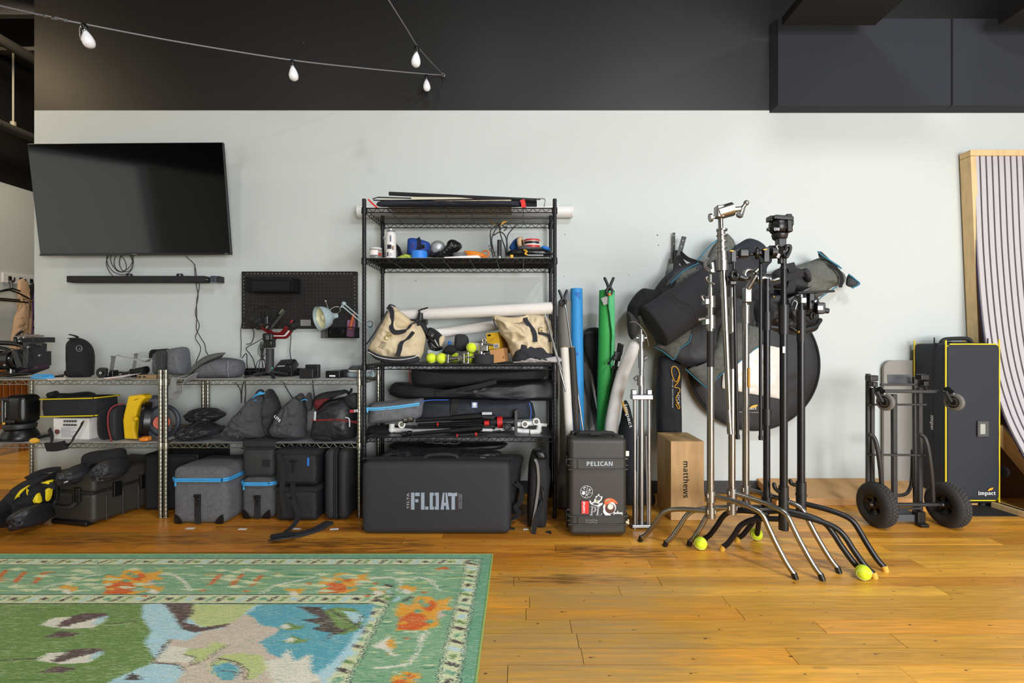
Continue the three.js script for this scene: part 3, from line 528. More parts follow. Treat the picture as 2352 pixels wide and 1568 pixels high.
{
  const t = T('slatted_cabinet', 'brown wooden cabinet front of upright slats seen beyond the wall end', 'cabinet'), X = -5.0;
  const za = WD - 4.2, zb = WD - 5.02, L = za - zb; add(t, 'bottom_rail', bx(.05, .05, L, X, .285, (za + zb) / 2, { r: .006 }), K.oak); add(t, 'top_rail', bx(.06, .05, L, X, .8, (za + zb) / 2, { r: .006 }), K.oak);
  for (let i = 0; i < 14; i++) add(t, 'slat', bx(.02, .5, L / 14 - .012, X, .55, lerp(za, zb, (i + .5) / 14), { r: .006 }), K.oak);
  add(t, 'back_board', bx(.01, .5, L, X - .03, .55, (za + zb) / 2), K.pineD);
  for (const z of [za, zb]) add(t, 'leg', bx(.05, .825, .05, X - .03, .4125, z, { r: .006 }), K.oak);
  for (const z of [za, zb]) add(t, 'side_board', bx(.3, .5, .018, X - .18, .55, z), K.pineD);
  const wbx = T('storage_box', 'white box low against the wall beyond the slatted cabinet', 'box'), p = atX(66, 925, -5.35); add(wbx, 'carton', bx(.14, .72, .2, -5.36, .36, p.z - .02, { r: .006 }), K.whiteP); add(wbx, 'lid', bx(.16, .03, .22, -5.36, .73, p.z - .02, { r: .005 }), K.paper);
}

// ---------------------------------------------------------------- on the chrome racks, upper level
{ // cinema camera
  const t = T('cinema_camera', 'black cinema camera rigged with a top monitor, lens and rear battery', 'camera'), B = K.plasticD, m2 = K.plastic;
  add(t, 'camera_body', [fbox(18, 812, 78, 858, 3.2, .13, { r: .01 }), fbox(24, 806, 60, 818, 3.22, .1, { r: .008 })], m2);
  add(t, 'lens', [cyl(at(46, 826, 3.2), at(-60, 828, 3.18), .052, .058, 28), cyl(at(36, 826, 3.199), at(18, 826, 3.198), .064, .064, 28), cyl(at(8, 827, 3.19), at(-10, 827, 3.19), .062, .062, 28)], B);
  add(t, 'top_handle', [ptube([[-20, 788, 3.24], [8, 787, 3.24], [40, 790, 3.24], [62, 798, 3.24], [74, 812, 3.24]], .016), ptube([[-10, 797, 3.24], [14, 801, 3.24], [26, 808, 3.24], [40, 812, 3.24]], .011)], B);
  add(t, 'monitor', [fbox(29, 775, 94, 787, 3.2, .17, { r: .005 }), fbox(92, 774, 111, 786, 3.2, .15, { r: .005 })], m2);
  add(t, 'monitor_rail', [ptube([[34, 773, 3.16], [100, 771, 3.16]], .005), ptube([[40, 770, 3.2], [90, 769, 3.2]], .004)], K.aluD);
  add(t, 'monitor_arm', [ptube([[36, 774, 3.2], [43, 766, 3.2], [50, 761, 3.2]], .009), ptube([[50, 760, 3.2], [62, 765, 3.2], [78, 769, 3.2], [88, 771, 3.2]], .0022)], B);
  add(t, 'battery_plate', [mv(bx(.034, .16, .13, 0, 0, 0, { r: .006 }), at(80, 816, 3.22), E(0, 0, -.05)), mv(bx(.034, .12, .13, 0, 0, 0, { r: .006 }), at(60, 823, 3.21), E(0, 0, .32))], mat(0x2b2b2c, .5));
  add(t, 'plate_top', [mv(bx(.05, .02, .1, 0, 0, 0, { r: .006 }), at(78, 790, 3.22), E(0, 0, .2)), ptube([[84, 792, 3.2], [95, 793, 3.2]], .009)], mat(0x2e2e30, .4));
  add(t, 'battery', fbox(87, 806, 108, 841, 3.2, .12, { r: .005 }), mat(0x262627, .55));
  add(t, 'rod_support', [fbox(10, 842, 50, 853, 3.18, .1, { r: .005 }), ptube([[-30, 856, 3.2], [70, 858, 3.2]], .0085), ptube([[-30, 856, 3.3], [70, 858, 3.3]], .0085)], m2);
  add(t, 'base_plate', [fbox(-10, 859, 66, 866, 3.17, .15, { r: .004 })], B);
  add(t, 'lock_lever', fbox(23, 844, 27, 857, 3.17, .01, { r: .003 }), K.letterW);
  add(t, 'shoulder_pad', [mv(sb(.13, .03, .1, { r: .012, b: .004 }), at(78, 849, 3.25), E(0, 0, .35))], mat(0x3a2733, .8));
  add(t, 'cable', [ptube([[14, 806, 3.15], [26, 800, 3.12], [38, 806, 3.12], [52, 820, 3.13], [66, 846, 3.15], [80, 856, 3.2]], .003), ptube([[60, 788, 3.12], [66, 800, 3.12], [72, 808, 3.15], [74, 826, 3.13]], .0028), ptube([[48, 806, 3.14], [54, 803, 3.14], [50, 797, 3.15], [44, 795, 3.15]], .0026)], B);
  add(t, 'silver_fittings', [[44, 776], [56, 775], [46, 783], [12, 838], [22, 822], [66, 797], [92, 816]].map(([x, y]) => mv(new THREE.CylinderGeometry(.006, .006, .012, 10), at(x, y, 3.12), E(Math.PI / 2, 0, 0))), K.alu);
}
{
  const t = T('lens_pouch', 'tall black neoprene lens pouch with a rounded slanting top', 'pouch'), d = 3.3;
  add(t, 'pouch_body', pil([[153, 866], [152, 830], [152, 787], [154, 781], [166, 776.5], [180, 777], [194, 781], [206, 789], [213, 800], [216.5, 815], [216, 835], [215, 852], [215, 864], [205, 868], [185, 869], [165, 869]], d, .14, { p: 2.4, q: 2, wr: .002, m: 14, tension: .3 }), mat(0x1a1a1c, .9, { bump: 'grain', bs: .0004 }));
  add(t, 'zipper', ptube([[160, 779, d - .05], [180, 777, d - .07], [196, 782, d - .07], [208, 792, d - .05], [214.5, 806, d - .03], [216.5, 825, d - .02], [215, 860, d - .02]], .004), K.strap);
  add(t, 'emblem', [mv(new THREE.TorusGeometry(.019, .003, 8, 24), at(182, 800, d - .07)), mv(new THREE.SphereGeometry(.006, 12, 8), at(183, 801, d - .07))], mat(0x6f7074, .35));
  add(t, 'pull_strap', [prib([[180, 776, d - .02], [172, 771, d - .03], [160, 768, d - .03]], .02, .006, V(0, 0, 1)), prib([[176, 776, d - .03], [166, 776, d - .04], [157, 777, d - .04]], .016, .004, V(0, 0, 1))], K.strap);
}
for (const [pts, lab] of [
  [[[253, 861, 3.2], [257, 838, 3.2], [260, 821, 3.2], [263, 817, 3.2], [268, 816.5, 3.2], [300, 823, 3.2], [334, 829.5, 3.2], [338, 828, 3.2], [345, 824, 3.2]], 'bent silver metal laptop stand, the nearer of two, beside the grey felt case'],
  [[[306, 848, 3.42], [309, 832, 3.42], [312, 815, 3.42], [316, 811, 3.42], [324, 810.5, 3.42], [345, 813, 3.42], [362, 818, 3.42]], 'bent silver metal laptop stand, the farther one, partly behind the grey felt case']]) {
  const t = T('laptop_stand', lab, 'laptop stand', 'silver laptop stands'), d = pts[0][2];
  add(t, 'bent_plate', prib(pts, .075, .004, V(.38, 0, .93), { tension: .3 }), mat(0xb9bbbb, .4, { metal: .6 }));
  const f = at(pts[0][0], pts[0][1], d); add(t, 'foot_plate', bx(.03, .004, .15, f.x, CT + .0075, f.z, {}), mat(0xb9bbbb, .4, { metal: .6 }));
}
{ // grey felt case
  const t = T('felt_case', 'grey felt camera case with folded open end on the chrome rack', 'case');
  add(t, 'shell', pil([[384, 860], [382, 830], [384, 801], [400, 798.5], [426, 796], [434, 799], [438, 825], [441, 845], [440, 860], [415, 863]], 3.35, .14, { p: 5, wr: .002, tension: .25 }), K.felt);
  add(t, 'end_panel', pil([[351, 859], [352, 830], [354, 806], [368, 803], [384, 802], [386, 830], [386, 860], [368, 861]], 3.32, .12, { p: 5, wr: .004, f: 22, tension: .25 }), mat(0x5e605f, .95, { map: 'heather' }));
  add(t, 'folded_flap', [prib([[348, 822, 3.26], [349, 810, 3.26], [354, 804, 3.26], [368, 803, 3.26], [383, 802, 3.26]], .04, .008, V(0, 0, 1))], K.clothD);
  add(t, 'divider', [[361, 3.255], [366, 3.252], [371, 3.255]].map(([x, d]) => prib([[x, 808, d], [x - 1, 830, d], [x + 1, 857, d]], .007, .006, V(1, 0, .4))), mat(0x454645, .95));
}
{
  const sy = CT + .0055, sh = (lab, pts, c) => T1('paper_sheet', lab, 'paper', prism(pts.map(([x, y]) => { const v = onY(x, y, sy); return [v.x, -v.z]; }), .0012).rotateX(-Math.PI / 2).translate(0, sy + .0006, 0), c);
  sh('white paper lying by the tall black pouch on the chrome shelf', [[100, 866.5], [150, 866], [152, 872], [110, 873]], K.paper);
  const a = onY(252, 871, sy), b = onY(330, 866, sy);
  T1('plastic_sleeve', 'crumpled clear and pink plastic sleeve beside the nearer laptop stand', 'sleeve', pillow([V(a.x - .02, sy + .01, a.z + .03), V(b.x, sy + .01, a.z + .02), V(b.x + .08, sy + .035, a.z - .06), V(a.x + .1, sy + .03, a.z - .06)], .03, { wr: .01, f: 20 }), mat(0xd8ccce, .3));
  T1('red_tab', 'small red plastic tag at the shelf edge below the follow focus', 'tag', bx(.035, .012, .03, onY(240, 871.5, sy).x, sy + .0065, WD - 3.13, { r: .004, ry: .2 }), K.red);
  const h = T('port_hub', 'small brown wooden hub with two dark ports beside the chrome posts', 'hub'), c = at(340, 862, 3.15);
  add(h, 'block', bx(.12, .026, .06, c.x + .01, sy + .013, c.z, { r: .005 }), mat(0x8d7554, .5)); for (const dx of [-.03, .0]) add(h, 'port', bx(.018, .008, .004, c.x + dx, sy + .013, c.z + .03), K.plasticD);
  const f = T('follow_focus', 'black camera follow focus wheel on the shelf by the laptop stand', 'follow focus'), fc = at(235, 861, 3.16);
  add(f, 'wheel', [cyl(V(fc.x, sy + .036, fc.z - .02), V(fc.x, sy + .036, fc.z + .008), .034, .034, 28)], K.plasticD); add(f, 'hub', cyl(V(fc.x, sy + .036, fc.z), V(fc.x, sy + .036, fc.z + .014), .012), K.plastic); add(f, 'badge', mv(new THREE.TorusGeometry(.006, .0018, 6, 16), V(fc.x, sy + .036, fc.z + .015)), K.letterW);
  add(f, 'gearbox', bx(.06, .05, .05, fc.x + .02, sy + .026, fc.z - .045, { r: .006 }), K.plasticD);
  for (const [x0, x1, y, d, lab] of [[245, 300, 850, 3.38, 'black camera rod clamp lying behind the laptop stand'], [258, 318, 856, 3.3, 'black camera rod clamp lying under the laptop stand'], [306, 336, 848, 3.33, 'thick black rod handle lying by the felt case']]) {
    const g = T('rod_clamp', lab, 'clamp'), a1 = at(x0, y, d), b1 = at(x1, y, d); a1.y = b1.y = sy + .016;
    add(g, 'rod', cyl(a1, b1, .0075), K.alu); add(g, 'clamp_block', [0.15, .5, .82].map(f2 => bxc(a1.clone().lerp(b1, f2), .035, .031, .03, { r: .005 })), K.plasticD);
  }
  const g = T('handle_grip', 'thick black rubber grip lying beside the felt case', 'grip'), a2 = at(312, 852, 3.25), b2 = at(334, 849, 3.25); add(g, 'grip', cyl(a2, b2, .018, .023), K.rubber); add(g, 'end_cap', cyl(b2, b2.clone().add(V(.012, .001, 0)), .025, .023), K.plasticD); add(g, 'collar', cyl(a2, a2.clone().add(V(-.03, -.003, 0)), .014, .018), K.plastic);
  const lc = onY(92, 869, sy); T1('lanyard', 'light blue phone strap coiled in front of the camera', 'lanyard', [ribbon([V(lc.x - .06, sy + .006, lc.z), V(lc.x - .02, sy + .008, lc.z + .02), V(lc.x + .06, sy + .006, lc.z + .02), V(lc.x + .08, sy + .012, lc.z - .01), V(lc.x, sy + .012, lc.z - .02)], .012, .006, V(0, 1, 0)), ribbon([V(lc.x - .06, sy + .02, lc.z - .02), V(lc.x + .07, sy + .022, lc.z - .01)], .012, .005, V(0, 1, 0))], K.cyan);
  const kc = onY(142, 866, sy); T1('key_cable', 'short black cable with a round plug lying left of the tall pouch', 'cable', [mv(new THREE.SphereGeometry(.024, 16, 10), V(kc.x - .01, sy + .024, kc.z - .06)), tube([V(kc.x, sy + .02, kc.z - .05), V(kc.x - .04, sy + .006, kc.z), V(kc.x - .07, sy + .006, kc.z + .01)], .005), bx(.05, .012, .016, kc.x, sy + .007, kc.z + .02, { r: .004 })], K.plasticD);
}
{ // sling bag
  const t = T('sling_bag', 'grey sling bag lying on its side with strap hanging over the shelf edge', 'bag'), d = 3.27;
  add(t, 'bag_body', pil([[436, 866], [440, 850], [462, 836], [500, 823], [520, 820], [545, 823], [562, 828], [567, 840], [565, 858], [552, 867], [520, 869], [480, 870], [452, 870]], d, .22, { p: 3, wr: .004, c: [510, 845] }), mat(0x6a6c71, .85, { map: 'heather', bump: 'weave' }));
  add(t, 'flap', pil([[428, 866], [431, 855], [442, 840], [462, 823], [486, 813], [517, 809], [519, 812], [508, 819], [478, 832], [450, 848], [438, 862], [432, 869]], d - .05, .05, { p: 3, wr: .003 }), mat(0x62635f, .9, { map: 'heather' }));
  add(t, 'flap_edge', ptube([[430, 867, d - .08], [440, 858, d - .085], [452, 847, d - .09], [480, 830, d - .09], [510, 818, d - .08]], .005), K.clothD);
  add(t, 'corner_patch', ptube([[524, 829, d - .11], [523, 848, d - .115], [525, 866, d - .09]], .0022), mat(0x8b8d91, .8));
  add(t, 'strap', [prib([[452, 862, 3.1], [436, 868, 3.06], [424, 880, 3.05], [412, 897, 3.05], [397, 914, 3.05]], .05, .004, V(.6, .75, .1)), prib([[420, 864, 3.1], [404, 868, 3.06], [398, 880, 3.06], [400, 894, 3.06], [396, 905, 3.06], [396, 914, 3.06]], .04, .004, V(1, .1, .2))], mat(0x8a8b8e, .6, { bump: 'weave' }));
}
{ // gimbal stabiliser
  const t = T('gimbal', 'black camera gimbal with dark red arms standing on a small tripod', 'gimbal'), d = 3.2, c = at(619, 856, d);
  for (const [px, py, dd] of [[562, 866, 3.17], [661, 858, 3.28], [630, 868, 3.12]]) add(t, 'tripod_leg', prib([[619, 853, d], [(619 + px) / 2, (853 + py) / 2 - .5, (d + dd) / 2], [px, py, dd]], .022, .011, V(0, 0, 1).add(V(py > 866 ? 1 : 0, 0, 0))), K.plastic);
  add(t, 'handle', [cyl(at(620, 856, d), at(620, 800, d), .024, .025, 24), cyl(at(620, 856, d), at(620, 846, d), .029, .027, 24)], mat(0x2b2b2d, .6));
  add(t, 'control_head', [bxc(at(619, 790, d), .062, .05, .06, { r: .012 }), bxc(at(619, 774, d), .068, .05, .066, { r: .012 }), mv(new THREE.CylinderGeometry(.01, .01, .02, 16), at(626, 794, d - .04), E(Math.PI / 2, 0, 0)), cyl(at(608, 791, d), at(603, 795, d - .01), .01, .008)], K.plastic);
  add(t, 'button_panel', bxc(at(614, 775, d - .036), .02, .03, .004, { r: .004 }), mat(0x55565a, .4));
  add(t, 'status_light', mv(new THREE.SphereGeometry(.004, 10, 8), at(625, 845, d - .028)), mat(0x0c5c44, .3, { em: 0x19c08a, ei: 1.2 }));
  add(t, 'roll_motor', [cyl(at(580, 745, d - .02), at(594, 736, d + .02), .031, .031, 28), cyl(at(590, 742, d), at(604, 750, d), .016, .014)], K.plastic);
  add(t, 'tilt_motor', [cyl(at(665, 752, d - .02), at(680, 746, d + .02), .027, .027, 28), bxc(at(671, 738, d), .022, .04, .03, { r: .004, rz: -.6 })], K.plastic);
  const rib = (pts, m, w = .026) => ptube(pts, w / 2, { tension: .15, rad: 6 });
  add(t, 'lower_arm', rib([[621, 774, d], [655, 774, d], [662, 768, d], [670, 757, d]]), K.redD);
  add(t, 'upper_arm', [rib([[598, 748, d], [625, 767, d + .01], [648, 767, d + .01], [660, 752, d]]), rib([[602, 746, d - .008], [628, 764, d], [645, 764, d], [657, 750, d - .01]], 0, .012)], K.redD);
  add(t, 'arm_trim', rib([[612, 771, d - .014], [654, 771, d - .014], [664, 760, d - .014]], 0, .007), K.letterW);
  add(t, 'camera_plate', [mv(bx(.028, .16, .04, 0, 0, 0, { r: .004 }), at(634, 731, d), E(0, 0, -.66)), mv(bx(.05, .022, .05, 0, 0, 0, { r: .004 }), at(615, 751, d), E(0, 0, -.66))], K.plasticD);
  add(t, 'lock_lever', [cyl(at(642, 720, d - .02), at(651, 710, d - .02), .007, .009), cyl(at(612, 754, d - .03), at(616, 748, d - .03), .007)], K.nickel);
  add(t, 'red_stripe', cyl(at(668, 741, d - .018), at(672, 735, d - .018), .004), K.red);
}
{
  const t = T('battery_charger', 'black battery charger with a sloping top leaning on the power strip', 'charger'), d = 3.36, c = at(658, 842, d);
  add(t, 'body', mv(sb(.125, .055, .11, { r: .012, b: .004, taper: .12 }), V(c.x, CT + .075, c.z), E(.5, 0, .06)), K.plastic);
  add(t, 'bay', [-.032, -.011, .011, .032].map(dx => mv(bx(.013, .004, .05, dx, .03, .0, { r: .002 }), V(c.x, CT + .075, c.z), E(.5, 0, .06))), mat(0x3c3c3e, .4));
  add(t, 'label_strip', mv(bx(.05, .004, .008, 0, .026, .042), V(c.x - .01, CT + .075, c.z), E(.5, 0, .06)), K.letter);
  add(t, 'foot', bx(.1, .045, .08, c.x, CT + .028, c.z - .01, { r: .006 }), K.plasticD);
  const p = T('power_strip', 'long black power strip lying at the back of the chrome shelf', 'power strip');
  add(p, 'body', bx(.42, .05, .055, at(632, 850, 3.44).x, CT + .031, WD - 3.455, { r: .004 }), K.plasticD);
  add(p, 'socket', [0, 1, 2, 3].map(i => bx(.03, .03, .004, at(640 + i * 16, 850, 3.44).x, CT + .031, WD - 3.426, { r: .001 })), K.plastic);
  const b = T('battery_cradle', 'black cube shaped battery charger on the shelf right of the gimbal', 'charger'), bc = at(709, 866, 3.18); bc.y = CT + .0055;
  add(b, 'base', bx(.086, .062, .08, bc.x, bc.y + .031, bc.z, { r: .005 }), K.plastic); add(b, 'raised_back', bx(.086, .086, .038, bc.x + .004, bc.y + .043, bc.z - .055, { r: .005 }), K.plastic); add(b, 'slot', bx(.06, .004, .02, bc.x, bc.y + .062, bc.z + .0), K.plasticD);
  const f = T('battery_box', 'flat black battery box with a small white label on the chrome shelf', 'battery'), fc = at(764, 865, 3.2); fc.y = CT + .0055;
  add(f, 'body', bx(.098, .046, .15, fc.x + .01, fc.y + .023, fc.z - .07, { r: .006, ry: -.12 }), K.plasticD); add(f, 'label_plate', bx(.04, .01, .002, fc.x, fc.y + .014, fc.z + .0055, { ry: -.12 }), K.letterW); add(f, 'rear_pack', bx(.07, .05, .09, fc.x + .06, fc.y + .025, fc.z - .1, { r: .006 }), K.plastic);
  const s = T('storage_tub', 'pale tub with a dark ribbed lid at the chrome rack end', 'tub'), sc = at(825, 864, 3.28); sc.y = CT + .0055;
  add(s, 'tub', lat([[0, 0], [.07, 0], [.078, .012], [.078, .03], [.07, .034], [0, .034]], sc, UP, 32), mat(0x8ea0a6, .35)); add(s, 'middle', lat([[0, .034], [.066, .034], [.07, .044], [.066, .052], [0, .052]], sc, UP, 32), K.whiteP); add(s, 'lid', [lat([[0, .052], [.068, .052], [.058, .07], [0, .072]], sc, UP, 32), ...[-2, -1, 0, 1, 2].map(i => bx(.1 - Math.abs(i) * .012, .006, .006, sc.x, sc.y + .073, sc.z + i * .018))], mat(0x55585a, .6));
  // cords behind the gimbal
  T1('cable_bundle', 'tied bundle of thin black cords standing by the gimbal tripod', 'cable', [...[[-9, 15], [-5, 22], [0, 24], [5, 22], [9, 15]].map(([dx, h], i) => ptube([[602, 824, 3.42], [602 + dx, 812 - h * .2, 3.42], [602 + dx * .6, 806 - h, 3.43], [602 + dx * .2, 812, 3.42], [602, 824, 3.41]], .0022)), ...[[-14, 0], [-7, 2], [8, 1], [15, -2]].map(([dx, i]) => ptube([[602, 822, 3.42], [602 + dx * .8, 832, 3.41], [602 + dx, 846, 3.4], [602 + dx * .5 + 2, 858 + i, 3.38], [604, 846, 3.4], [602, 826, 3.42]], .0026)), cyl(at(602, 817, 3.41), at(602, 826, 3.41), .009), ...[[-6, 851], [10, 849]].map(([dx, y]) => cyl(at(602 + dx, y - 6, 3.37), at(602 + dx, y + 6, 3.37), .011, .008))], K.plasticD);
  T1('charger_cable', 'black cable running from the gimbal along the wall down to the shelf', 'cable', [ptube([[605, 776, 3.3], [590, 785, 3.4], [566, 799, 3.5], [572, 810, 3.52], [580, 822, 3.5], [584, 835, 3.46], [588, 852, 3.42]], .003), ptube([[556, 822, 3.5], [564, 812, 3.5], [567, 816, 3.48], [567, 835, 3.46], [570, 850, 3.43], [576, 858, 3.4]], .003), ptube([[568, 852, 3.25], [590, 852, 3.3], [600, 862, 3.25], [580, 861, 3.25], [604, 850, 3.3]], .004)], K.plasticD);
  T1('drop_cable', 'black cords dropping behind the chrome rack below the gimbal shelf', 'cable', [ptube([[540, 878, 3.55], [552, 895, 3.56], [554, 920, 3.55]], .003), ptube([[560, 876, 3.55], [556, 892, 3.56], [554, 925, 3.56]], .003), ptube([[563, 876, 3.55], [564, 900, 3.56], [562, 925, 3.55]], .0032), ptube([[650, 875, 3.55], [660, 895, 3.56], [675, 918, 3.55]], .0032), ptube([[718, 873, 3.55], [720, 895, 3.55], [723, 915, 3.55]], .004)], K.plasticD);
}
// ---------------------------------------------------------------- chrome racks, middle level
{
  const y0 = CM + .0055, t = T('studio_light', 'black studio light head standing nose down on the chrome shelf', 'studio light'), c = at(46, 1008, 3.2); c.y = y0;
  add(t, 'reflector_cup', lat([[0, 0], [.092, 0], [.097, .006], [.094, .03], [.078, .062], [.07, .072], [0, .072]], c, UP, 36), K.plasticD);
  add(t, 'mount_ring', lat([[0, .07], [.076, .07], [.082, .076], [.082, .1], [.074, .108], [0, .108]], c, UP, 36), mat(0x262626, .5));
  add(t, 'housing', [mv(sb(.13, .18, .13, { r: .03, b: .004 }), V(c.x + .02, y0 + .197, c.z), E()), bx(.07, .03, .1, c.x - .03, y0 + .26, c.z + .02, { r: .01 })], K.plasticD);
  add(t, 'yoke', [bx(.018, .15, .03, c.x - .05, y0 + .18, c.z + .05, { r: .004 }), bx(.014, .12, .02, c.x - .028, y0 + .185, c.z + .065, { r: .004 }), bx(.09, .02, .03, c.x - .01, y0 + .125, c.z + .06, { r: .004 })], K.plastic);
  for (const dy of [.2, .145]) add(t, 'tilt_knob', cyl(V(c.x - .045, y0 + dy, c.z + .05), V(c.x - .085, y0 + dy + .002, c.z + .05), .014, .009, 10), K.plasticD);
  add(t, 'metal_bar', [bx(.006, .14, .006, c.x - .035, y0 + .19, c.z + .075, { r: .002 }), bx(.006, .1, .006, c.x - .012, y0 + .2, c.z + .078, { r: .002 })], K.aluD);
  add(t, 'switch', mv(new THREE.CylinderGeometry(.007, .008, .006, 12), V(c.x - .02, y0 + .115, c.z + .082), E(Math.PI / 2, 0, 0)), K.gold);
  T1('light_cable', 'black flat cord with a yellow clip lying in front of the studio light', 'cord', [ribbon([V(c.x - .09, y0 + .02, c.z + .06), V(c.x - .05, y0 + .008, c.z + .09), V(c.x + .04, y0 + .006, c.z + .1), V(c.x + .12, y0 + .012, c.z + .08), V(c.x + .2, y0 + .03, c.z - .02)], .028, .006, V(0, .4, 1))], K.strap);
  T1('clip', 'yellow oval clip at the shelf edge under the studio light', 'clip', mv(new THREE.CylinderGeometry(.026, .026, .014, 24), onY(76, 1014, y0 + .012).add(V(0, .004, -.01)), E(1.1, 0, 0), V(1.05, 1, .6)), K.gold);
}
{
  const y0 = CM + .0055, d = 3.18;
  const b = T('carton', 'white printed carton under the black and yellow bag', 'carton'), a = at(125, 975, 3.2), e = at(206, 1015, 3.2), h = .135;
  add(b, 'box', bx(.24, h, .3, (a.x + e.x) / 2, y0 + h / 2, WD - 3.2 - .15, { ry: -.05, r: .003 }), K.paper);
  const fz = WD - 3.2 + .0035, L = (n, x0, y1, x1, y2, m) => add(b, n, bx(x1 - x0, y1 - y2, .001, a.x + (x0 + x1) / 2, y0 + (y1 + y2) / 2, fz + .003, { ry: -.05 }), m);
  for (let i = 0; i < 2; i++) add(b, 'barcode', Array.from({ length: 16 }, (_, k) => bx(.002 + .0022 * ((k * 7 + i) % 3) / 2, .013, .001, a.x + .065 + k * .0056, y0 + .118 - i * .024, fz + .004)), mat(0x222, .7));
  add(b, 'stamp', mv(new THREE.CylinderGeometry(.016, .016, .001, 20), V(a.x + .025, y0 + .05, fz + .0045), E(Math.PI / 2, 0, 0)), mat(0x6b3a35, .7)); add(b, 'printed_lines', Array.from({ length: 8 }, (_, k) => bx(.1 - .02 * (k % 3), .003, .001, a.x + .1 - .01 * (k % 3), y0 + .075 - k * .008, fz + .0042)), mat(0x8c8f99, .7));
  add(b, 'small_code', Array.from({ length: 6 }, (_, k) => bx(.002, .026, .001, a.x + .2 + k * .0045, y0 + .035, fz - .002)), mat(0x333, .7));
  const t = T('softbox_bag', 'flat black zip bag with yellow piping laid across the white carton', 'bag');
  const yb = y0 + h, g = [], q = E(0, -.13, .035), c = V(-2.9, yb + .072, WD - d - .095);
  const lo = (gg) => mv(gg, c, q);
  add(t, 'bag_body', lo(sb(.39, .125, .17, { r: .02, b: .008, wr: .004 })), K.cloth);
  add(t, 'piping', [lo(loopTube(rrLoop(.404, .184, .03).map(v => V(v.x, .056, v.y)), .0045)), lo(loopTube(rrLoop(.404, .184, .03).map(v => V(v.x, -.056, v.y)), .0045))], K.yellow, { label: 'bright yellow piping' });
  add(t, 'handle', [lo(ribbon([V(-.16, .066, .05), V(-.1, .082, .06), V(0, .08, .055), V(.1, .085, .03), V(.12, .067, .0)], .03, .008, V(0, .5, 1))), lo(cyl(V(-.17, .078, .055), V(-.11, .09, .06), .018))], K.strap);
  add(t, 'shoulder_strap', [prib([[113, 985, 3.12], [120, 1005, 3.1], [115, 1022, 3.07], [110, 1027, 3.06], [135, 1024, 3.05], [160, 1018, 3.06], [172, 1000, 3.08], [186, 978, 3.1], [190, 968, 3.12]], .035, .004, V(.75, .5, .3)), prib([[106, 1026, 3.05], [128, 1026, 3.045], [152, 1021, 3.05]], .055, .012, V(0, 1, .3))], K.strap);
  const p = T('hard_pouch', 'rounded black hard pouch with a dark red zip beside the yellow reel', 'pouch');
  add(p, 'half_shell', pil([[228, 985], [226, 960], [230, 945], [240, 937], [256, 934], [262, 940], [254, 980], [258, 1010], [246, 1012], [236, 1006]], 3.2, .13, { p: 5, wr: 0 }), mat(0x242323, .8, { bump: 'weave' }));
  add(p, 'front_shell', pil([[252, 944], [262, 932], [284, 928], [296, 936], [296, 1008], [272, 1013], [262, 1010], [254, 975]], 3.2, .13, { p: 5, wr: 0 }), K.eva);
  add(p, 'zip', ptube([[256, 1012, 3.12], [249, 985, 3.11], [248, 958, 3.11], [252, 942, 3.115], [264, 931, 3.13], [282, 927, 3.15]], .005), mat(0x7d2226, .6));
  const r = T('cable_reel', 'yellow cable reel with a square carrying handle', 'cable reel');
  add(r, 'frame', pprism([[286, 1008], [281, 965], [284, 950], [298, 910], [302, 906], [338, 902.5], [348, 905], [352, 912], [340, 920], [328, 940], [322, 960], [319, 985], [326, 1009]], 3.2, .075, { bevel: .01, holes: [[[312, 918], [318, 911], [338, 908.5], [341, 911], [334, 917], [314, 922]]] }), K.yellowP);
  add(r, 'drum', [cyl(at(330, 965, 3.2), at(345, 965, 3.22), .12, .12, 36), cyl(at(322, 965, 3.14), at(330, 965, 3.15), .11, .12, 36)], K.plasticD); add(r, 'hub', mv(new THREE.CylinderGeometry(.013, .013, .02, 14), at(311, 962, 3.1), E(Math.PI / 2, 0, .5)), K.yellowP);
  const o = T('extension_reel', 'grey cord reel with an orange centre behind the chrome posts', 'cord reel');
  add(o, 'housing', pprism([[316, 1008], [315, 960], [320, 945], [330, 930], [341, 924], [341, 914], [376, 912], [384, 930], [392, 950], [396, 980], [394, 1008]], 3.3, .06, { bevel: .01 }), mat(0x6f747b, .5));
  add(o, 'window', pprism([[326, 940], [347, 937], [347, 954], [326, 957]], 3.28, .006), mat(0x2a2f3d, .4)); add(o, 'orange_hub', [cyl(at(371, 970, 3.29), at(371, 970, 3.22), .05, .045, 30)], mat(0xd9541c, .5)); add(o, 'rim', mv(new THREE.TorusGeometry(.098, .014, 10, 36), at(376, 966, 3.28)), mat(0x3a4048, .5)); add(o, 'plug', bxc(at(334, 1007, 3.12), .055, .03, .05, { r: .012 }), K.orange); add(o, 'handle', ptube([[341, 918, 3.33], [356, 913, 3.33], [374, 914, 3.33]], .016), mat(0x4b5057, .5));
  T1('extension_cable', 'pale brown cord coiled on the shelf between the two chrome racks', 'cord', [0, 1, 2].map(i => loopTube(Array.from({ length: 10 }, (_, k) => V(at(405, 985, 3.4).x + .06 * Math.cos(k * .628), y0 + .02 + i * .016, WD - 3.4 + .05 * Math.sin(k * .628))), .006)), mat(0x8d7a62, .7));
}
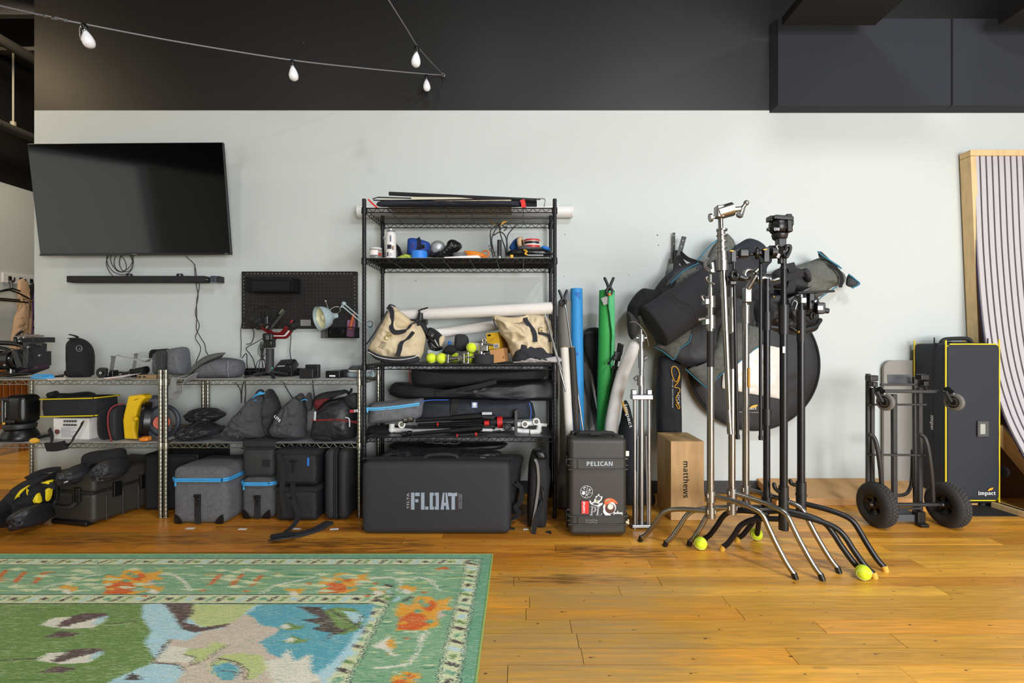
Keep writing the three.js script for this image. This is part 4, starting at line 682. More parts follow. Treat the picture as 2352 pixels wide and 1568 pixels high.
{
  const y0 = CM + .0055;
  const t = T('folded_softbox', 'crumpled black folded bag with a cushion shaped pouch on top', 'bag');
  add(t, 'lower_bundle', pil([[402, 1000], [405, 985], [420, 975], [445, 968], [480, 970], [515, 980], [520, 992], [505, 998], [470, 1006], [445, 1013], [418, 1010]], 3.22, .2, { wr: .02, f: 18, seed: 3, cr: .9, m: 20, n: 130 }), K.nylon);
  add(t, 'upper_pouch', pil([[419, 957], [428, 945], [445, 937], [475, 934], [500, 940], [521, 953], [505, 965], [480, 975], [450, 970], [428, 966]], 3.3, .16, { wr: .015, f: 18, seed: 5, cr: .9, m: 20, n: 130 }), K.nylon);
  add(t, 'seam_strap', prib([[441, 1011, 3.11], [438, 990, 3.11], [446, 975, 3.12], [460, 968, 3.14], [475, 974, 3.14]], .016, .005, V(1, 0, .5)), K.strap);
  const g = T('drawstring_bag', 'grey felt drawstring bag with a bright blue cord, the larger of two', 'bag', 'grey drawstring bags');
  add(g, 'bag_body', pil([[501, 1000], [512, 985], [522, 975], [545, 950], [575, 922], [590, 908], [606, 902], [614, 912], [617, 940], [616, 975], [618, 998], [610, 1007], [570, 1008], [520, 1006]], 3.2, .22, { p: 3, wr: .02, f: 11, seed: 2, cr: .5, m: 18, c: [570, 970] }), K.feltD);
  add(g, 'side_gusset', pil([[600, 915], [612, 897], [622, 892], [632, 905], [642, 925], [646, 945], [636, 975], [622, 1000], [612, 1000], [605, 960]], 3.25, .16, { p: 3, wr: .012, f: 14, seed: 8 }), mat(0x3b3c3d, .95, { map: 'heather' }));
  add(g, 'gathered_neck', [pil([[585, 908], [592, 896], [600, 893], [606, 900], [602, 912]], 3.18, .07, { wr: .008 }), pil([[603, 905], [615, 896], [622, 892], [624, 905], [612, 918]], 3.2, .07, { wr: .008 })], mat(0x3b3c3d, .95, { map: 'heather' }));
  add(g, 'drawstring', [[580, 914, 601, 901], [582, 912, 606, 904], [584, 908, 608, 902], [584, 921, 588, 920], [590, 906, 600, 900]].map(([a, b, c, e]) => ptube([[a, b, 3.13], [(a + c) / 2, (b + e) / 2 - 2, 3.11], [c, e, 3.12]], .0035)), K.cyan, { label: 'bright blue cord' });
  add(g, 'seam', ptube([[545, 1006, 3.1], [550, 990, 3.09], [558, 977, 3.095]], .002), K.felt);
  const g2 = T('drawstring_bag', 'grey felt drawstring bag with small white lettering, next to the black duffel', 'bag', 'grey drawstring bags');
  add(g2, 'bag_body', pil([[619, 995], [619, 980], [628, 960], [645, 938], [668, 918], [690, 905], [704, 912], [708, 940], [706, 975], [708, 1004], [680, 1008], [640, 1007], [624, 1003]], 3.2, .2, { p: 3, wr: .019, f: 11, seed: 6, cr: .5, m: 18, c: [665, 972] }), K.feltD);
  add(g2, 'gathered_neck', [pil([[678, 914], [684, 906], [692, 902], [700, 910], [696, 920]], 3.16, .06, { wr: .006 }), pil([[700, 920], [704, 905], [712, 901], [716, 915], [720, 935], [712, 945], [704, 935]], 3.16, .06, { wr: .008 })], mat(0x3b3c3d, .95, { map: 'heather' }));
  add(g2, 'drawstring', [ptube([[692, 920, 3.11], [700, 917, 3.1], [705, 919, 3.11]], .003)], K.cyan);
  add(g2, 'lettering', mv(txt('LITE', .05, .017, fontB, .002), at(637, 961, 3.085), E(0, -.2, -.7)), K.letterW);
  // duffel
  const u = T('duffel_bag', 'black duffel bag with thin red trim and an open zip', 'bag'), d = 3.2;
  add(u, 'bag_body', pil([[708, 1005], [710, 985], [714, 965], [722, 945], [740, 925], [762, 915], [800, 908], [822, 918], [828, 950], [828, 1000], [815, 1010], [772, 1015], [740, 1014], [715, 1012]], d, .24, { p: 4, wr: .008, f: 10, seed: 4 }), K.nylonD);
  add(u, 'end_panel', pil([[712, 1008], [712, 990], [715, 970], [740, 966], [772, 963], [774, 990], [773, 1013], [745, 1014]], d - .06, .1, { p: 6, wr: .003, tension: .2 }), mat(0x1b1c1f, .75, { bump: 'weave' }));
  add(u, 'open_mouth', pil([[716, 925], [722, 910], [745, 900], [790, 895], [796, 902], [770, 912], [745, 930], [730, 945]], d - .02, .1, { wr: .006 }), K.clothD);
  add(u, 'red_lining', pil([[720, 930], [724, 918], [745, 914], [758, 915], [745, 925], [728, 942]], d - .06, .05, { wr: .005 }), mat(0x5a1016, .8));
  add(u, 'trim', [ptube([[714, 963, d - .12], [740, 964, d - .125], [772, 962, d - .125], [800, 966, d - .115], [826, 968, d - .1]], .002), ptube([[715, 966, d - .12], [772, 966, d - .125], [826, 972, d - .1]], .0014)], mat(0x9c2222, .5), { label: 'thin red trim' });
  add(u, 'zip_edge', ptube([[720, 935, d - .1], [730, 945, d - .11], [740, 938, d - .12], [755, 926, d - .12], [775, 921, d - .11]], .005), K.strap);
  add(u, 'zip_pull', [prib([[724, 945, d - .13], [724, 953, d - .135], [723, 965, d - .13]], .012, .004, V(1, 0, 0)), prib([[793, 958, d - .12], [802, 962, d - .125], [803, 980, d - .125]], .007, .004, V(1, 0, .2))], K.letter);
  add(u, 'handle', [ptube([[760, 915, d], [775, 903, d - .02], [792, 898, d], [800, 902, d + .02]], .011), ptube([[802, 905, d], [806, 895, d], [808, 892, d], [807, 900, d]], .006), pil([[790, 912], [810, 902], [825, 905], [828, 930], [815, 940], [796, 930]], d - .06, .07, { wr: .008 })], K.strap);
  add(u, 'label_patch', [mv(bx(.024, .018, .003, 0, 0, 0), at(808, 944, d - .13), E(0, .1, -.05))], mat(0xa0252a, .5)); add(u, 'lettering', mv(txt('DE', .024, .016), at(818, 943, d - .12), E(0, .1, .1)), K.letterW);
}
// ---------------------------------------------------------------- floor under the chrome racks
{
  const t = T('sandbag', 'slouched black and yellow saddle sandbag on the floor at the picture edge', 'sandbag');
  add(t, 'left_lobe', pil([[-25, 1220], [-35, 1190], [-10, 1162], [20, 1150], [35, 1160], [38, 1175], [30, 1200], [12, 1217]], 2.86, .2, { p: 3.6, wr: .014, f: 14, cr: .7, m: 20, n: 130 }), K.nylonD);
  add(t, 'front_lobe', pil([[26, 1220], [25, 1195], [30, 1168], [60, 1153], [100, 1151], [114, 1160], [118, 1190], [113, 1208], [70, 1216], [45, 1220]], 2.88, .2, { p: 4, wr: .012, f: 16, seed: 3, cr: .7, m: 20, n: 130 }), K.nylonD);
  add(t, 'saddle_body', pil([[-30, 1214], [-22, 1182], [5, 1150], [30, 1122], [70, 1098], [118, 1086], [136, 1092], [134, 1130], [122, 1160], [114, 1204], [70, 1214], [20, 1216]], 2.98, .17, { p: 3.2, wr: .012, f: 14, cr: .6, m: 18, c: [55, 1155] }), K.clothD);
  add(t, 'rear_panel', pil([[5, 1165], [22, 1130], [45, 1108], [90, 1090], [120, 1085], [125, 1110], [118, 1140], [80, 1150], [40, 1158]], 3.02, .16, { wr: .01, f: 10, seed: 5 }), K.clothD);
  for (const q of [[[30, 1150], [40, 1135], [52, 1122], [72, 1112], [60, 1130], [48, 1142]], [[74, 1150], [82, 1138], [90, 1130], [96, 1142], [97, 1156], [80, 1156]], [[92, 1108], [110, 1102], [125, 1100], [122, 1112], [108, 1110]], [[104, 1120], [112, 1118], [122, 1118], [116, 1140], [108, 1152]], [[62, 1132], [68, 1120], [73, 1113], [70, 1128], [64, 1138]]]) add(t, 'yellow_panel', pil(q, 2.9, .035, { p: 5, wr: .002, tension: .1 }), K.yellow);
  add(t, 'strap', [prib([[40, 1152, 2.9], [62, 1130, 2.9], [85, 1112, 2.91], [105, 1098, 2.93], [130, 1085, 2.98]], .04, .006, V(.6, .8, .2)), prib([[95, 1110, 2.9], [106, 1112, 2.89], [122, 1115, 2.9], [132, 1118, 2.93]], .035, .006, V(0, 1, .2)), prib([[60, 1100, 2.98], [90, 1085, 3.0], [120, 1078, 3.0], [140, 1077, 3.02]], .03, .005, V(.2, 1, .2))], K.strap);
  const b = T('padded_bag', 'puffy black quilted sandbag draped over the wheeled hard case', 'sandbag');
  add(b, 'front_lobe', pil([[133, 1105], [140, 1085], [160, 1072], [185, 1062], [200, 1068], [212, 1090], [200, 1105], [170, 1115], [145, 1117]], 2.98, .17, { wr: .015, f: 17, seed: 2, cr: .8, m: 20, n: 130 }), K.nylon);
  add(b, 'side_lobe', pil([[212, 1080], [225, 1060], [250, 1050], [275, 1050], [288, 1065], [291, 1085], [280, 1100], [250, 1110], [230, 1105], [215, 1095]], 3.0, .19, { wr: .015, f: 18, seed: 9, cr: .8, m: 20, n: 130 }), K.nylon);
  add(b, 'top_fold', pil([[184, 1055], [190, 1040], [210, 1034], [250, 1030], [287, 1028], [290, 1050], [296, 1065], [270, 1062], [225, 1066], [205, 1085], [188, 1075]], 3.08, .16, { wr: .012, f: 12, seed: 4, cr: .6, m: 18, n: 130 }), K.clothD);
  add(b, 'tag', prib([[144, 1110, 2.9], [150, 1107, 2.89], [156, 1105, 2.89]], .008, .003, V(0, 1, 0)), K.letter);
  // wheeled hard case, low and long
  const h = T('hard_case', 'low black wheeled hard case on the floor under the padded bag', 'case');
  const yaw = .10, W = .33, H = .30, D = .52, f0 = onY(172, 1204, 0), c = V(f0.x + .035, 0, f0.z - D / 2 + .01), lo = (g) => mv(g, c, E(0, -yaw * 2.2, 0));
  add(h, 'lower_shell', lo(bx(W, H * .62, D, 0, H * .31 + .012, 0, { r: .03, s: 4 })), K.hard); add(h, 'lid', lo(bx(W, H * .4, D, 0, H * .8 + .01, 0, { r: .03, s: 4 })), K.hard);
  add(h, 'seam_rim', lo(bx(W + .014, .014, D + .014, 0, H * .66, 0, { r: .005 })), mat(0x1f1e1c, .45)); add(h, 'base_bar', lo(bx(W * .82, .03, .05, 0, .016, D / 2 - .01, { r: .008 })), K.plasticD);
  for (const x of [-.11, .06]) add(h, 'latch', [lo(bx(.05, .085, .018, x, H * .62, D / 2 + .008, { r: .005 })), lo(bx(.014, .07, .006, x - .012, H * .6, D / 2 + .02, { r: .002 })), lo(bx(.014, .07, .006, x + .012, H * .6, D / 2 + .02, { r: .002 }))], K.plasticD);
  add(h, 'handle', lo(tube([V(-.1, H * .46, D / 2 + .012), V(-.09, H * .4, D / 2 + .03), V(-.02, H * .375, D / 2 + .036), V(.04, H * .39, D / 2 + .03), V(.055, H * .46, D / 2 + .012)], .011, { tension: .3 })), K.rubber);
  add(h, 'rib', [-.12, -.02, .08, .18].map(z => lo(bx(.01, H * .52, .012, W / 2 + .003, H * .31, z, { r: .004 }))), K.hard); for (const z of [-.05, .12]) add(h, 'side_latch', lo(bx(.018, .09, .05, W / 2 + .008, H * .62, z, { r: .005 })), K.plasticD);
  for (const x of [-.12, .12]) add(h, 'wheel', lo(cyl(V(x - .015, .03, -D / 2 + .01), V(x + .015, .03, -D / 2 + .01), .03)), K.rubber);
  // subwoofer
  const s = T('subwoofer', 'plain matt black subwoofer box on the floor behind the chrome posts', 'speaker'), sx0 = at(327, 1056, 3.2).x, sx1 = at(400, 1056, 3.2).x;
  add(s, 'cabinet', bx(sx1 - sx0 + .14, .36, .36, (sx0 + sx1) / 2 + .07, .19, WD - 3.2 - .2, { r: .006 }), mat(0x111112, .55)); add(s, 'front_cloth', bx(sx1 - sx0 + .11, .33, .01, (sx0 + sx1) / 2 + .07, .19, WD - 3.2 - .016, { r: .003 }), K.clothD);
  for (const x of [sx0 + .03, sx1 + .1]) for (const z of [-.06, -.3]) add(s, 'foot', cyl(V(x, 0, WD - 3.2 + z), V(x, .012, WD - 3.2 + z), .018), K.rubber);
}
function zipCase(label, cx, z, w, h, d, ry, body, o = {}) {
  const t = T('camera_case', label, 'case', o.group), lo = (g) => mv(g, V(cx, 0, z), E(0, ry, 0)), zy = h * o.zr;
  add(t, 'body', lo(sb(w, zy, d, { r: .035, b: .008, wr: .002, n: 16 }).translate(0, zy / 2, 0)), body); add(t, 'lid', lo(sb(w, h - zy + .05, d, { r: .035, b: .01, wr: .002, n: 16 }).translate(0, zy + (h - zy + .05) / 2 - .045, 0)), body);
  const lp = (yy, e) => rrLoop(w + e + .012, d + e + .012, .05).map(v => V(v.x, yy, v.y));
  add(t, 'zip', [lo(loopTube(lp(zy - .004, .006), .0055)), lo(loopTube(lp(zy + .008, .008), .006)), lo(bx(w - .07, .018, .004, 0, zy + .001, d / 2 + .008, { r: .001 }))], K.cyan, { label: 'bright blue zip' });
  if (o.pull) add(t, 'zip_pull', lo(bx(.012, .035, .006, -w / 2 + .015, zy - .022, d / 2 - .005, { r: .003 })), K.cyan);
  add(t, 'webbing', lo(ribbon([V(o.sx || 0, .008, d / 2 + .014), V(o.sx || 0, zy * .35, d / 2 + .016), V(o.sx || 0, zy * .68, d / 2 + .014)], .036, .004, V(1, 0, 0))), K.strap);
  add(t, 'strap_hook', [lo(bx(.042, .018, .012, o.sx || 0, zy * .66, d / 2 + .02, { r: .004 })), lo(mv(new THREE.TorusGeometry(.013, .003, 8, 16), V(o.sx || 0, zy * .57, d / 2 + .024))), lo(bx(.01, .04, .008, (o.sx || 0) + .001, zy * .5, d / 2 + .024, { r: .003 }))], K.plasticD);
  for (const s of [-1, 1]) add(t, 'corner_guard', lo(mv(pillow([V(0, 0, 0), V(.055, 0, 0), V(.05, .02, 0), V(.03, .045, 0), V(0, .058, 0)].map(v => V(-s * v.x * .9, v.y * .9, 0)), .006, { wr: 0, p: 5, n: 30, m: 4 }), V(s * (w / 2 - .016), .006, d / 2 + .004))), K.plasticD);
  return t;
}
{
  const a = onY(470, 1203, 0); zipCase('large square grey case with a bright blue zip under the chrome rack', -1.935, a.z - .18, .325, .335, .36, .0, mat(0x6b6c6f, .95, { map: 'heather', bump: 'grain' }), { pull: 1, sx: -.0, zr: .79, group: 'grey cases with blue zips' });
  const b = onY(594, 1192, 0); zipCase('small grey case with a bright blue zip, beneath a plain black case', -1.632, b.z - .14, .2, .245, .27, 0, mat(0x5b5c5d, .95, { map: 'heather', bump: 'grain' }), { pull: 1, sx: .01, zr: .885, group: 'grey cases with blue zips' });
  b.x = -1.632; const t = T('camera_case', 'plain charcoal case stacked on the small grey case', 'case'), z = b.z - .15;
  add(t, 'body', mv(sb(.2, .19, .27, { r: .03, b: .008, wr: .002 }), V(b.x, .248 + .1, z)), mat(0x2c2d2e, .7, { bump: 'weave' })); add(t, 'lid', mv(sb(.205, .05, .275, { r: .02, b: .006 }), V(b.x, .46, z)), K.cloth); add(t, 'mesh_pocket', bx(.05, .045, .003, b.x + .055, .345, z + .146, { r: .001 }), K.clothD); add(t, 'zip', mv(loopTube(rrLoop(.215, .285, .03).map(v => V(v.x, 0, v.y)), .004), V(b.x, .435, z)), K.strap);
  const k = T('backpack', 'black backpack lying behind the large square grey case', 'bag'); add(k, 'pack_body', pil([[425, 1075], [440, 1062], [470, 1050], [500, 1044], [535, 1046], [552, 1055], [552, 1085], [500, 1090], [440, 1088]], 3.32, .2, { wr: .01, seed: 5 }), K.clothD); add(k, 'strap', [prib([[440, 1068, 3.2], [480, 1062, 3.2], [515, 1052, 3.2], [545, 1056, 3.2]], .03, .008, V(0, 1, 1)), prib([[475, 1062, 3.19], [505, 1068, 3.17], [548, 1062, 3.19]], .025, .006, V(0, 1, 1))], K.strap); add(k, 'blue_patch', bxc(at(543, 1067, 3.2), .025, .012, .01, { r: .003 }), K.cyan);
  // two stacked black cooler bags
  const w = .255, cx = -1.372, z1 = onY(690, 1198, 0).z;
  const mk = (lab, y0, h) => { const u = T('equipment_bag', lab, 'bag', 'stacked black equipment bags'); add(u, 'body', mv(sb(w, h, .3, { r: .025, b: .008, wr: .004 }), V(cx, y0 + h / 2, z1 - .16)), K.nylonD); add(u, 'front_pocket', mv(sb(w * .8, h * .74, .03, { r: .013, b: .006, wr: .003 }), V(cx + .02, y0 + h * .47, z1 - .004)), mat(0x1b1b1d, .75, { bump: 'weave' })); add(u, 'lid_flap', mv(sb(w + .006, h * .2, .306, { r: .02, b: .006, wr: .003 }), V(cx, y0 + h * .9 - .004, z1 - .16)), K.clothD); add(u, 'buckle', [mv(bx(.045, .012, .01, 0, 0, 0, { r: .003 }), V(cx - .005, y0 + h * .7, z1 + .02)), mv(new THREE.TorusGeometry(.012, .003, 8, 16), V(cx - .005, y0 + h * .62, z1 + .021)), mv(bx(.01, .045, .008, 0, 0, 0, { r: .003 }), V(cx - .005, y0 + h * .5, z1 + .021))], K.blackMetal); return u; };
  const lo_ = mk('black equipment bag on the floor, lower of the stacked pair', 0, .215), hi = mk('black equipment bag with a small blue tab, upper of the stacked pair', .217, .225); add(hi, 'blue_tab', bxc(V(cx + .085, .37, z1 + .018), .013, .05, .006, { r: .003 }), K.blue);
  const st = T('shoulder_strap', 'black padded shoulder strap trailing from the stacked bags across the floor', 'strap');
  add(st, 'webbing', [prib([[675, 1098, 3.03], [672, 1120, 3.02], [674, 1150, 3.0], [684, 1175, 2.96], [682, 1195, 2.9], [668, 1212, 2.86], [655, 1222, 2.83]], .034, .004, V(1, .15, .25)), prib([[640, 1042, 3.0], [650, 1080, 3.0], [648, 1130, 3.0], [655, 1185, 2.99]], .034, .004, V(1, .1, .2))], K.strap);
  const q = (px, py, y = .008) => onY(px, py, y);
  add(st, 'pad', [ribbon([q(622, 1234), q(650, 1229), q(680, 1228), q(700, 1224), q(730, 1214), q(757, 1199)], .055, .014, V(.2, 0, 1))], K.cloth); add(st, 'pad_end', ribbon([q(622, 1240, .01), q(640, 1238, .02), q(680, 1232, .016)], .04, .008, V(0, .3, 1)), K.strap);
  const s = T('shell_case', 'tall narrow black shell case with rounded corners at the chrome rack end', 'case'), sc = V(-1.13, .22, z1 - .18);
  add(s, 'near_shell', mv(sb(.078, .435, .34, { r: .038, b: .006 }), sc.clone().add(V(-.038, 0, 0))), K.eva); add(s, 'far_shell', mv(sb(.078, .435, .34, { r: .038, b: .006 }), sc.clone().add(V(.04, 0, 0))), mat(0x1c1c1d, .7));
  for (const dx of [-.006, .006]) add(s, 'zip', mv(loopTube(rrLoop(.344, .44, .05).map(v => V(0, v.y, v.x)), .005), sc.clone().add(V(dx, 0, .004))), K.strap);
  for (const [px, py] of [[437, 1213], [557, 1214.5], [681, 1214], [768, 1214.5]]) T1('floor_tape', px < 500 ? 'small white tape mark on the floor below the large grey case' : px < 600 ? 'small white tape mark on the floor below the small grey case' : px < 700 ? 'small white tape mark on the floor beside the trailing strap webbing' : 'small white tape mark on the floor below the tall shell case', 'tape', bxc(onY(px, py, .0008), .048, .0012, .022, { ry: rr(-.1, .1) }), K.paper, 'white tape marks on the floor');
}

// ---------------------------------------------------------------- black rack: top shelf
{
  const y0 = Y1 + .0045, F = (px, py, d) => at(px, py, d);
  const flat = (name, lab, cat, grp, parts) => { const t = T(name, lab, cat, grp); for (const [n, g, m] of parts) add(t, n, g, m); return t; };
  flat('fabric_flag', 'navy black fabric flag with bright red ends lying along the front of the top shelf', 'flag', null, [
    ['cloth', pil([[866, 476], [862, 468], [866, 461], [880, 459], [930, 460], [1000, 461.5], [1080, 461], [1150, 461], [1200, 461], [1206, 468], [1206, 476], [1100, 477], [980, 477]], 3.16, .07, { p: 5, wr: .006, f: 30, tension: .2 }), mat(0x20242c, .9, { bump: 'weave' })],
    ['red_end', prib([[848, 460, 3.14], [856, 468, 3.13], [866, 477, 3.12]], .03, .01, V(0, 0, 1)), mat(0xd42a25, .7)], ['red_end', [prib([[1199, 459, 3.12], [1202, 467, 3.12], [1203, 477, 3.12]], .028, .012, V(1, 0, 0))], mat(0xd42a25, .7)]]);
  flat('silver_reflector', 'off white reflector sheet in a thin black frame under the leaning rod', 'reflector', null, [
    ['sheet', mv(bx(.83, .012, .36, 0, 0, 0, { r: .005 }), F(1025, 459.5, 3.17).add(V(0, 0, -.18)), E(.0, 0, -.004)), K.cream], ['frame', [ptube([[868, 453, 3.18], [874, 460, 3.17], [1160, 457, 3.17], [1240, 458, 3.2]], .004), ptube([[868, 453, 3.18], [940, 455, 3.4], [1000, 456, 3.45]], .004)], K.plasticD]]);
  flat('white_board', 'pale folded board lying at the back of the top shelf', 'board', null, [['board', mv(bx(.6, .022, .3, 0, 0, 0, { r: .004 }), F(1050, 455.5, 3.2).add(V(0, 0, -.16)), E(.0, 0, -.012)), mat(0xc9c2ac, .8)]]);
  flat('rolled_scrim', 'long black rod of rolled cloth leaning across the top shelf', 'scrim', null, [
    ['roll', cyl(F(894, 444.5, 3.24), F(1232, 460, 3.2), .0125, .0125), mat(0x1c1c1d, .8)], ['hanging_cloth', pprism([[1165, 458], [1233, 461], [1233, 475], [1180, 475]], 3.22, .012), K.clothD], ['metal_pin', ptube([[1232, 456, 3.2], [1246, 456, 3.2], [1252, 459, 3.2], [1250, 474, 3.2]], .0035), K.nickel]]);
  const s = T('screen_housing', 'long white roller housing fixed to the wall behind the top shelf', 'projector screen'), a = at(826, 498, 3.56), b = at(1313, 487, 3.56);
  add(s, 'tube', cyl(V(a.x, 2.03, .05), V(b.x, 2.03, .05), .045, .045, 32), K.whiteP); for (const x of [a.x, b.x]) add(s, 'end_cap', cyl(V(x - .006, 2.03, .05), V(x + .006, 2.03, .05), .047), K.paper); for (const x of [a.x + .1, b.x - .1]) add(s, 'bracket', bx(.04, .06, .03, x, 2.06, .015, { r: .004 }), K.whiteP);
}
// ---------------------------------------------------------------- black rack: second shelf
{
  const y0 = Y2 + .0065, on = (px, d) => { const v = at(px, 592, d); v.y = y0; return v; };
  const j = T('storage_jar', 'clear plastic jar with a white label at the end of the second shelf', 'jar'), jc = on(863, 3.16);
  add(j, 'jar', lat([[.0, .0], [.038, 0], [.04, .004], [.04, .055], [.037, .06], [.036, .06], [.037, .054], [.037, .006], [0, .005]], jc, UP, 28), mat(0xffffff, .08, { phys: { transmission: .9, thickness: 0, ior: 1.45 } })); add(j, 'lid', lat([[0, .058], [.038, .058], [.039, .07], [0, .071]], jc, UP, 28), mat(0xe5e6e6, .3)); add(j, 'contents', lat([[0, .005], [.034, .005], [.034, .026], [0, .03]], jc, UP, 20), mat(0x27323b, .7)); add(j, 'paper_label', [mv(new THREE.CylinderGeometry(.0405, .0405, .03, 24, 1, true, -.7, 1.3), jc.clone().add(V(0, .036, 0)))], K.paper); add(j, 'red_patch', mv(new THREE.CylinderGeometry(.041, .041, .02, 12, 1, true, .65, .6), jc.clone().add(V(0, .026, 0))), mat(0xa0392c, .6));
  const c = T('spray_can', 'tall white and silver spray can with printed label on the second shelf', 'spray can'), cc = on(898, 3.14), R = .0325, H = .158;
  add(c, 'can', lat([[0, 0], [R - .002, 0], [R, .003], [R, H - .008], [R - .002, H - .003], [R * .75, H + .012], [R * .5, H + .016], [0, H + .016]], cc, UP, 32), mat(0xd8d8d6, .3)); add(c, 'nozzle', [cyl(cc.clone().add(V(0, H + .015, 0)), cc.clone().add(V(0, H + .03, 0)), .009, .007)], K.whiteP); add(c, 'shoulder_ring', lat([[R * .8, H + .008], [R * .82, H + .012], [R * .7, H + .016]], cc, UP, 28), mat(0x55595c, .4));
  const wrap = (a0, a1, h0, h1, m, n) => add(c, n, mv(new THREE.CylinderGeometry(R + .0006, R + .0006, h1 - h0, 20, 1, true, a0, a1 - a0), cc.clone().add(V(0, (h0 + h1) / 2, 0))), m);
  wrap(-.5, .35, .055, .082, mat(0x1b1b1c, .6), 'black_panel'); wrap(.4, .8, .05, .075, mat(0x8a6e52, .6), 'brown_panel'); wrap(-.62, -.2, .01, .035, mat(0x55575c, .6), 'barcode'); wrap(-.1, .5, .01, .03, mat(0xb9bac0, .6), 'printed_lines'); wrap(.05, .3, .1, .14, mat(0x3c4a6a, .6), 'side_lettering');
  const b = T('spray_bottle', 'black bottle standing behind the white spray can', 'bottle'), bc = on(904, 3.3); add(b, 'bottle', lat([[0, 0], [.058, 0], [.062, .01], [.06, .06], [.045, .1], [.02, .125], [.018, .14], [0, .14]], bc, UP, 28), K.plasticD); add(b, 'cap', cyl(bc.clone().add(V(0, .138, 0)), bc.clone().add(V(0, .16, 0)), .016), K.whiteP); add(b, 'trigger', ptube([[883, 548, 3.25], [883, 545, 3.24]], .006), K.whiteP);
  T1('green_cloth', 'scrap of lime green cloth behind the blue tape roll', 'cloth', pillow([V(-.06, 0, 0), V(.05, 0, 0), V(.055, .02, 0), V(.01, .032, 0), V(-.03, .024, 0)].map(v => v.add(on(932, 3.18)).add(V(0, .002, 0))), .05, { wr: .012, f: 26 }), mat(0x9fb040, .85));
  const bp = T('blue_pouch', 'blue zipped pouch standing behind the blue tape roll', 'pouch'), D = 3.28; add(bp, 'pouch_body', pil([[934, 590], [934, 560], [935, 548], [944, 544.5], [962, 547], [987, 556], [989, 566], [985, 590], [960, 592]], D, .1, { p: 3.5, wr: .004, tension: .3 }), mat(0x123e8f, .6)); add(bp, 'dark_band', prib([[960, 547, D - .04], [963, 560, D - .058], [963, 578, D - .055], [985, 580, D - .05]], .03, .008, V(.6, .6, .3)), mat(0x14203a, .7)); add(bp, 'buckle', bxc(at(971, 566, D - .06), .03, .024, .01, { r: .004 }), K.plasticD); add(bp, 'red_mark', bxc(at(948, 564, D - .05), .012, .018, .01, { r: .003 }), mat(0x5b2350, .6));
  const ring = (name, lab, cat, ctr, R1, R0, h, m, mi) => { const t = T(name, lab, cat); add(t, 'roll', lat([[R0, 0], [R1 - .002, 0], [R1, .002], [R1, h - .002], [R1 - .002, h], [R0, h]], ctr, UP, 36), m); add(t, 'core', lat([[R0 + .0005, .001], [R0 - .004, .001], [R0 - .004, h - .001], [R0 + .0005, h - .001]], ctr, UP, 30), mi); return t; };
  ring('tape_roll', 'bright blue roll of tape at the front of the second shelf', 'tape roll', on(963, 3.16), .05, .036, .049, mat(0x2a7fdc, .55), K.card);
  ring('tape_roll', 'grey roll of cloth tape beside the orange cord on the second shelf', 'tape roll', on(1056, 3.2), .046, .036, .044, mat(0x5d5f62, .6), K.card);
  const r = T('reflector_dish', 'round silver reflector dish propped up on the second shelf', 'reflector'), rd = at(1006, 573, 3.3); add(r, 'dish', [mv(lat([[0, -.03], [.03, -.026], [.045, -.012], [.053, .01], [.05, .012], [.04, -.008], [0, -.024]], V(0, 0, 0), V(-.25, .25, -1), 36), rd.clone().add(V(0, .006, 0)))], mat(0xa8abad, .45, { metal: .5 })); add(r, 'foot', cyl(on(1006, 3.3), on(1006, 3.3).add(V(0, .04, 0)), .03, .02), K.plasticD);
  T1('leather_bag', 'shiny crumpled black pouch slumped over gear on the second shelf', 'pouch', pil([[1000, 590], [1012, 578], [1024, 565], [1030, 553], [1038, 549], [1050, 552], [1062, 566], [1052, 577], [1036, 582], [1020, 591]], 3.26, .11, { wr: .012, f: 22 }), mat(0x18181a, .32));
  T1('gear_pile', 'dark clamps and straps lying under the shiny black pouch', 'gear', [pil([[982, 590], [985, 577], [1000, 574], [1020, 580], [1050, 582], [1072, 586], [1070, 591], [1020, 592]], 3.32, .1, { wr: .01, f: 20 })], K.clothD);
  T1('extension_cable', 'bundle of orange extension cable on the second shelf', 'cable', Array.from({ length: 9 }, (_, i) => { const y = y0 + .012 + i * .0055, o = on(1090, 3.26); return tube(Array.from({ length: 12 }, (_, k) => V(o.x + (.074 - .004 * (i % 3)) * Math.cos(k * .5236 + i) * (k % 6 == 0 ? 1.05 : 1) + .006 * n3(i, k, 2), y + .012 * Math.cos(k * .5236 + i * .7) - .004, o.z + (.05 - .003 * i) * Math.sin(k * .5236 + i))), .0045, { closed: true, seg: 50, rad: 6 }); }), mat(0xdf8423, .5));
  T1('extension_cable', 'short loose end of orange cable hanging beside its bundle', 'cable', ptube([[1108, 578, 3.18], [1118, 576, 3.17], [1123, 582, 3.17], [1118, 590, 3.17], [1105, 588, 3.17]], .005), mat(0xc96a1c, .5));
  T1('paper_sheet', 'white folded sheet poking out under the grey tape roll', 'paper', [prism([[-.13, 0], [.1, 0], [.1, .004], [.085, .016], [.06, .017], [-.13, .006]], .1, {}).translate(on(1070, 3.17).x, y0, WD - 3.17)], K.paper);
  // clip lights with gooseneck cables
  const f = T('torch', 'slim black flashlight standing upright on the second shelf', 'flashlight'), fc = on(1147, 3.18); add(f, 'barrel', lat([[0, 0], [.018, 0], [.018, .02], [.014, .026], [.0145, .12], [.0135, .125], [0, .125]], fc, UP, 24), mat(0x202124, .35)); add(f, 'head_ring', lat([[.0185, .002], [.0195, .006], [.0195, .016], [.0185, .02]], fc, UP, 24), K.aluD);
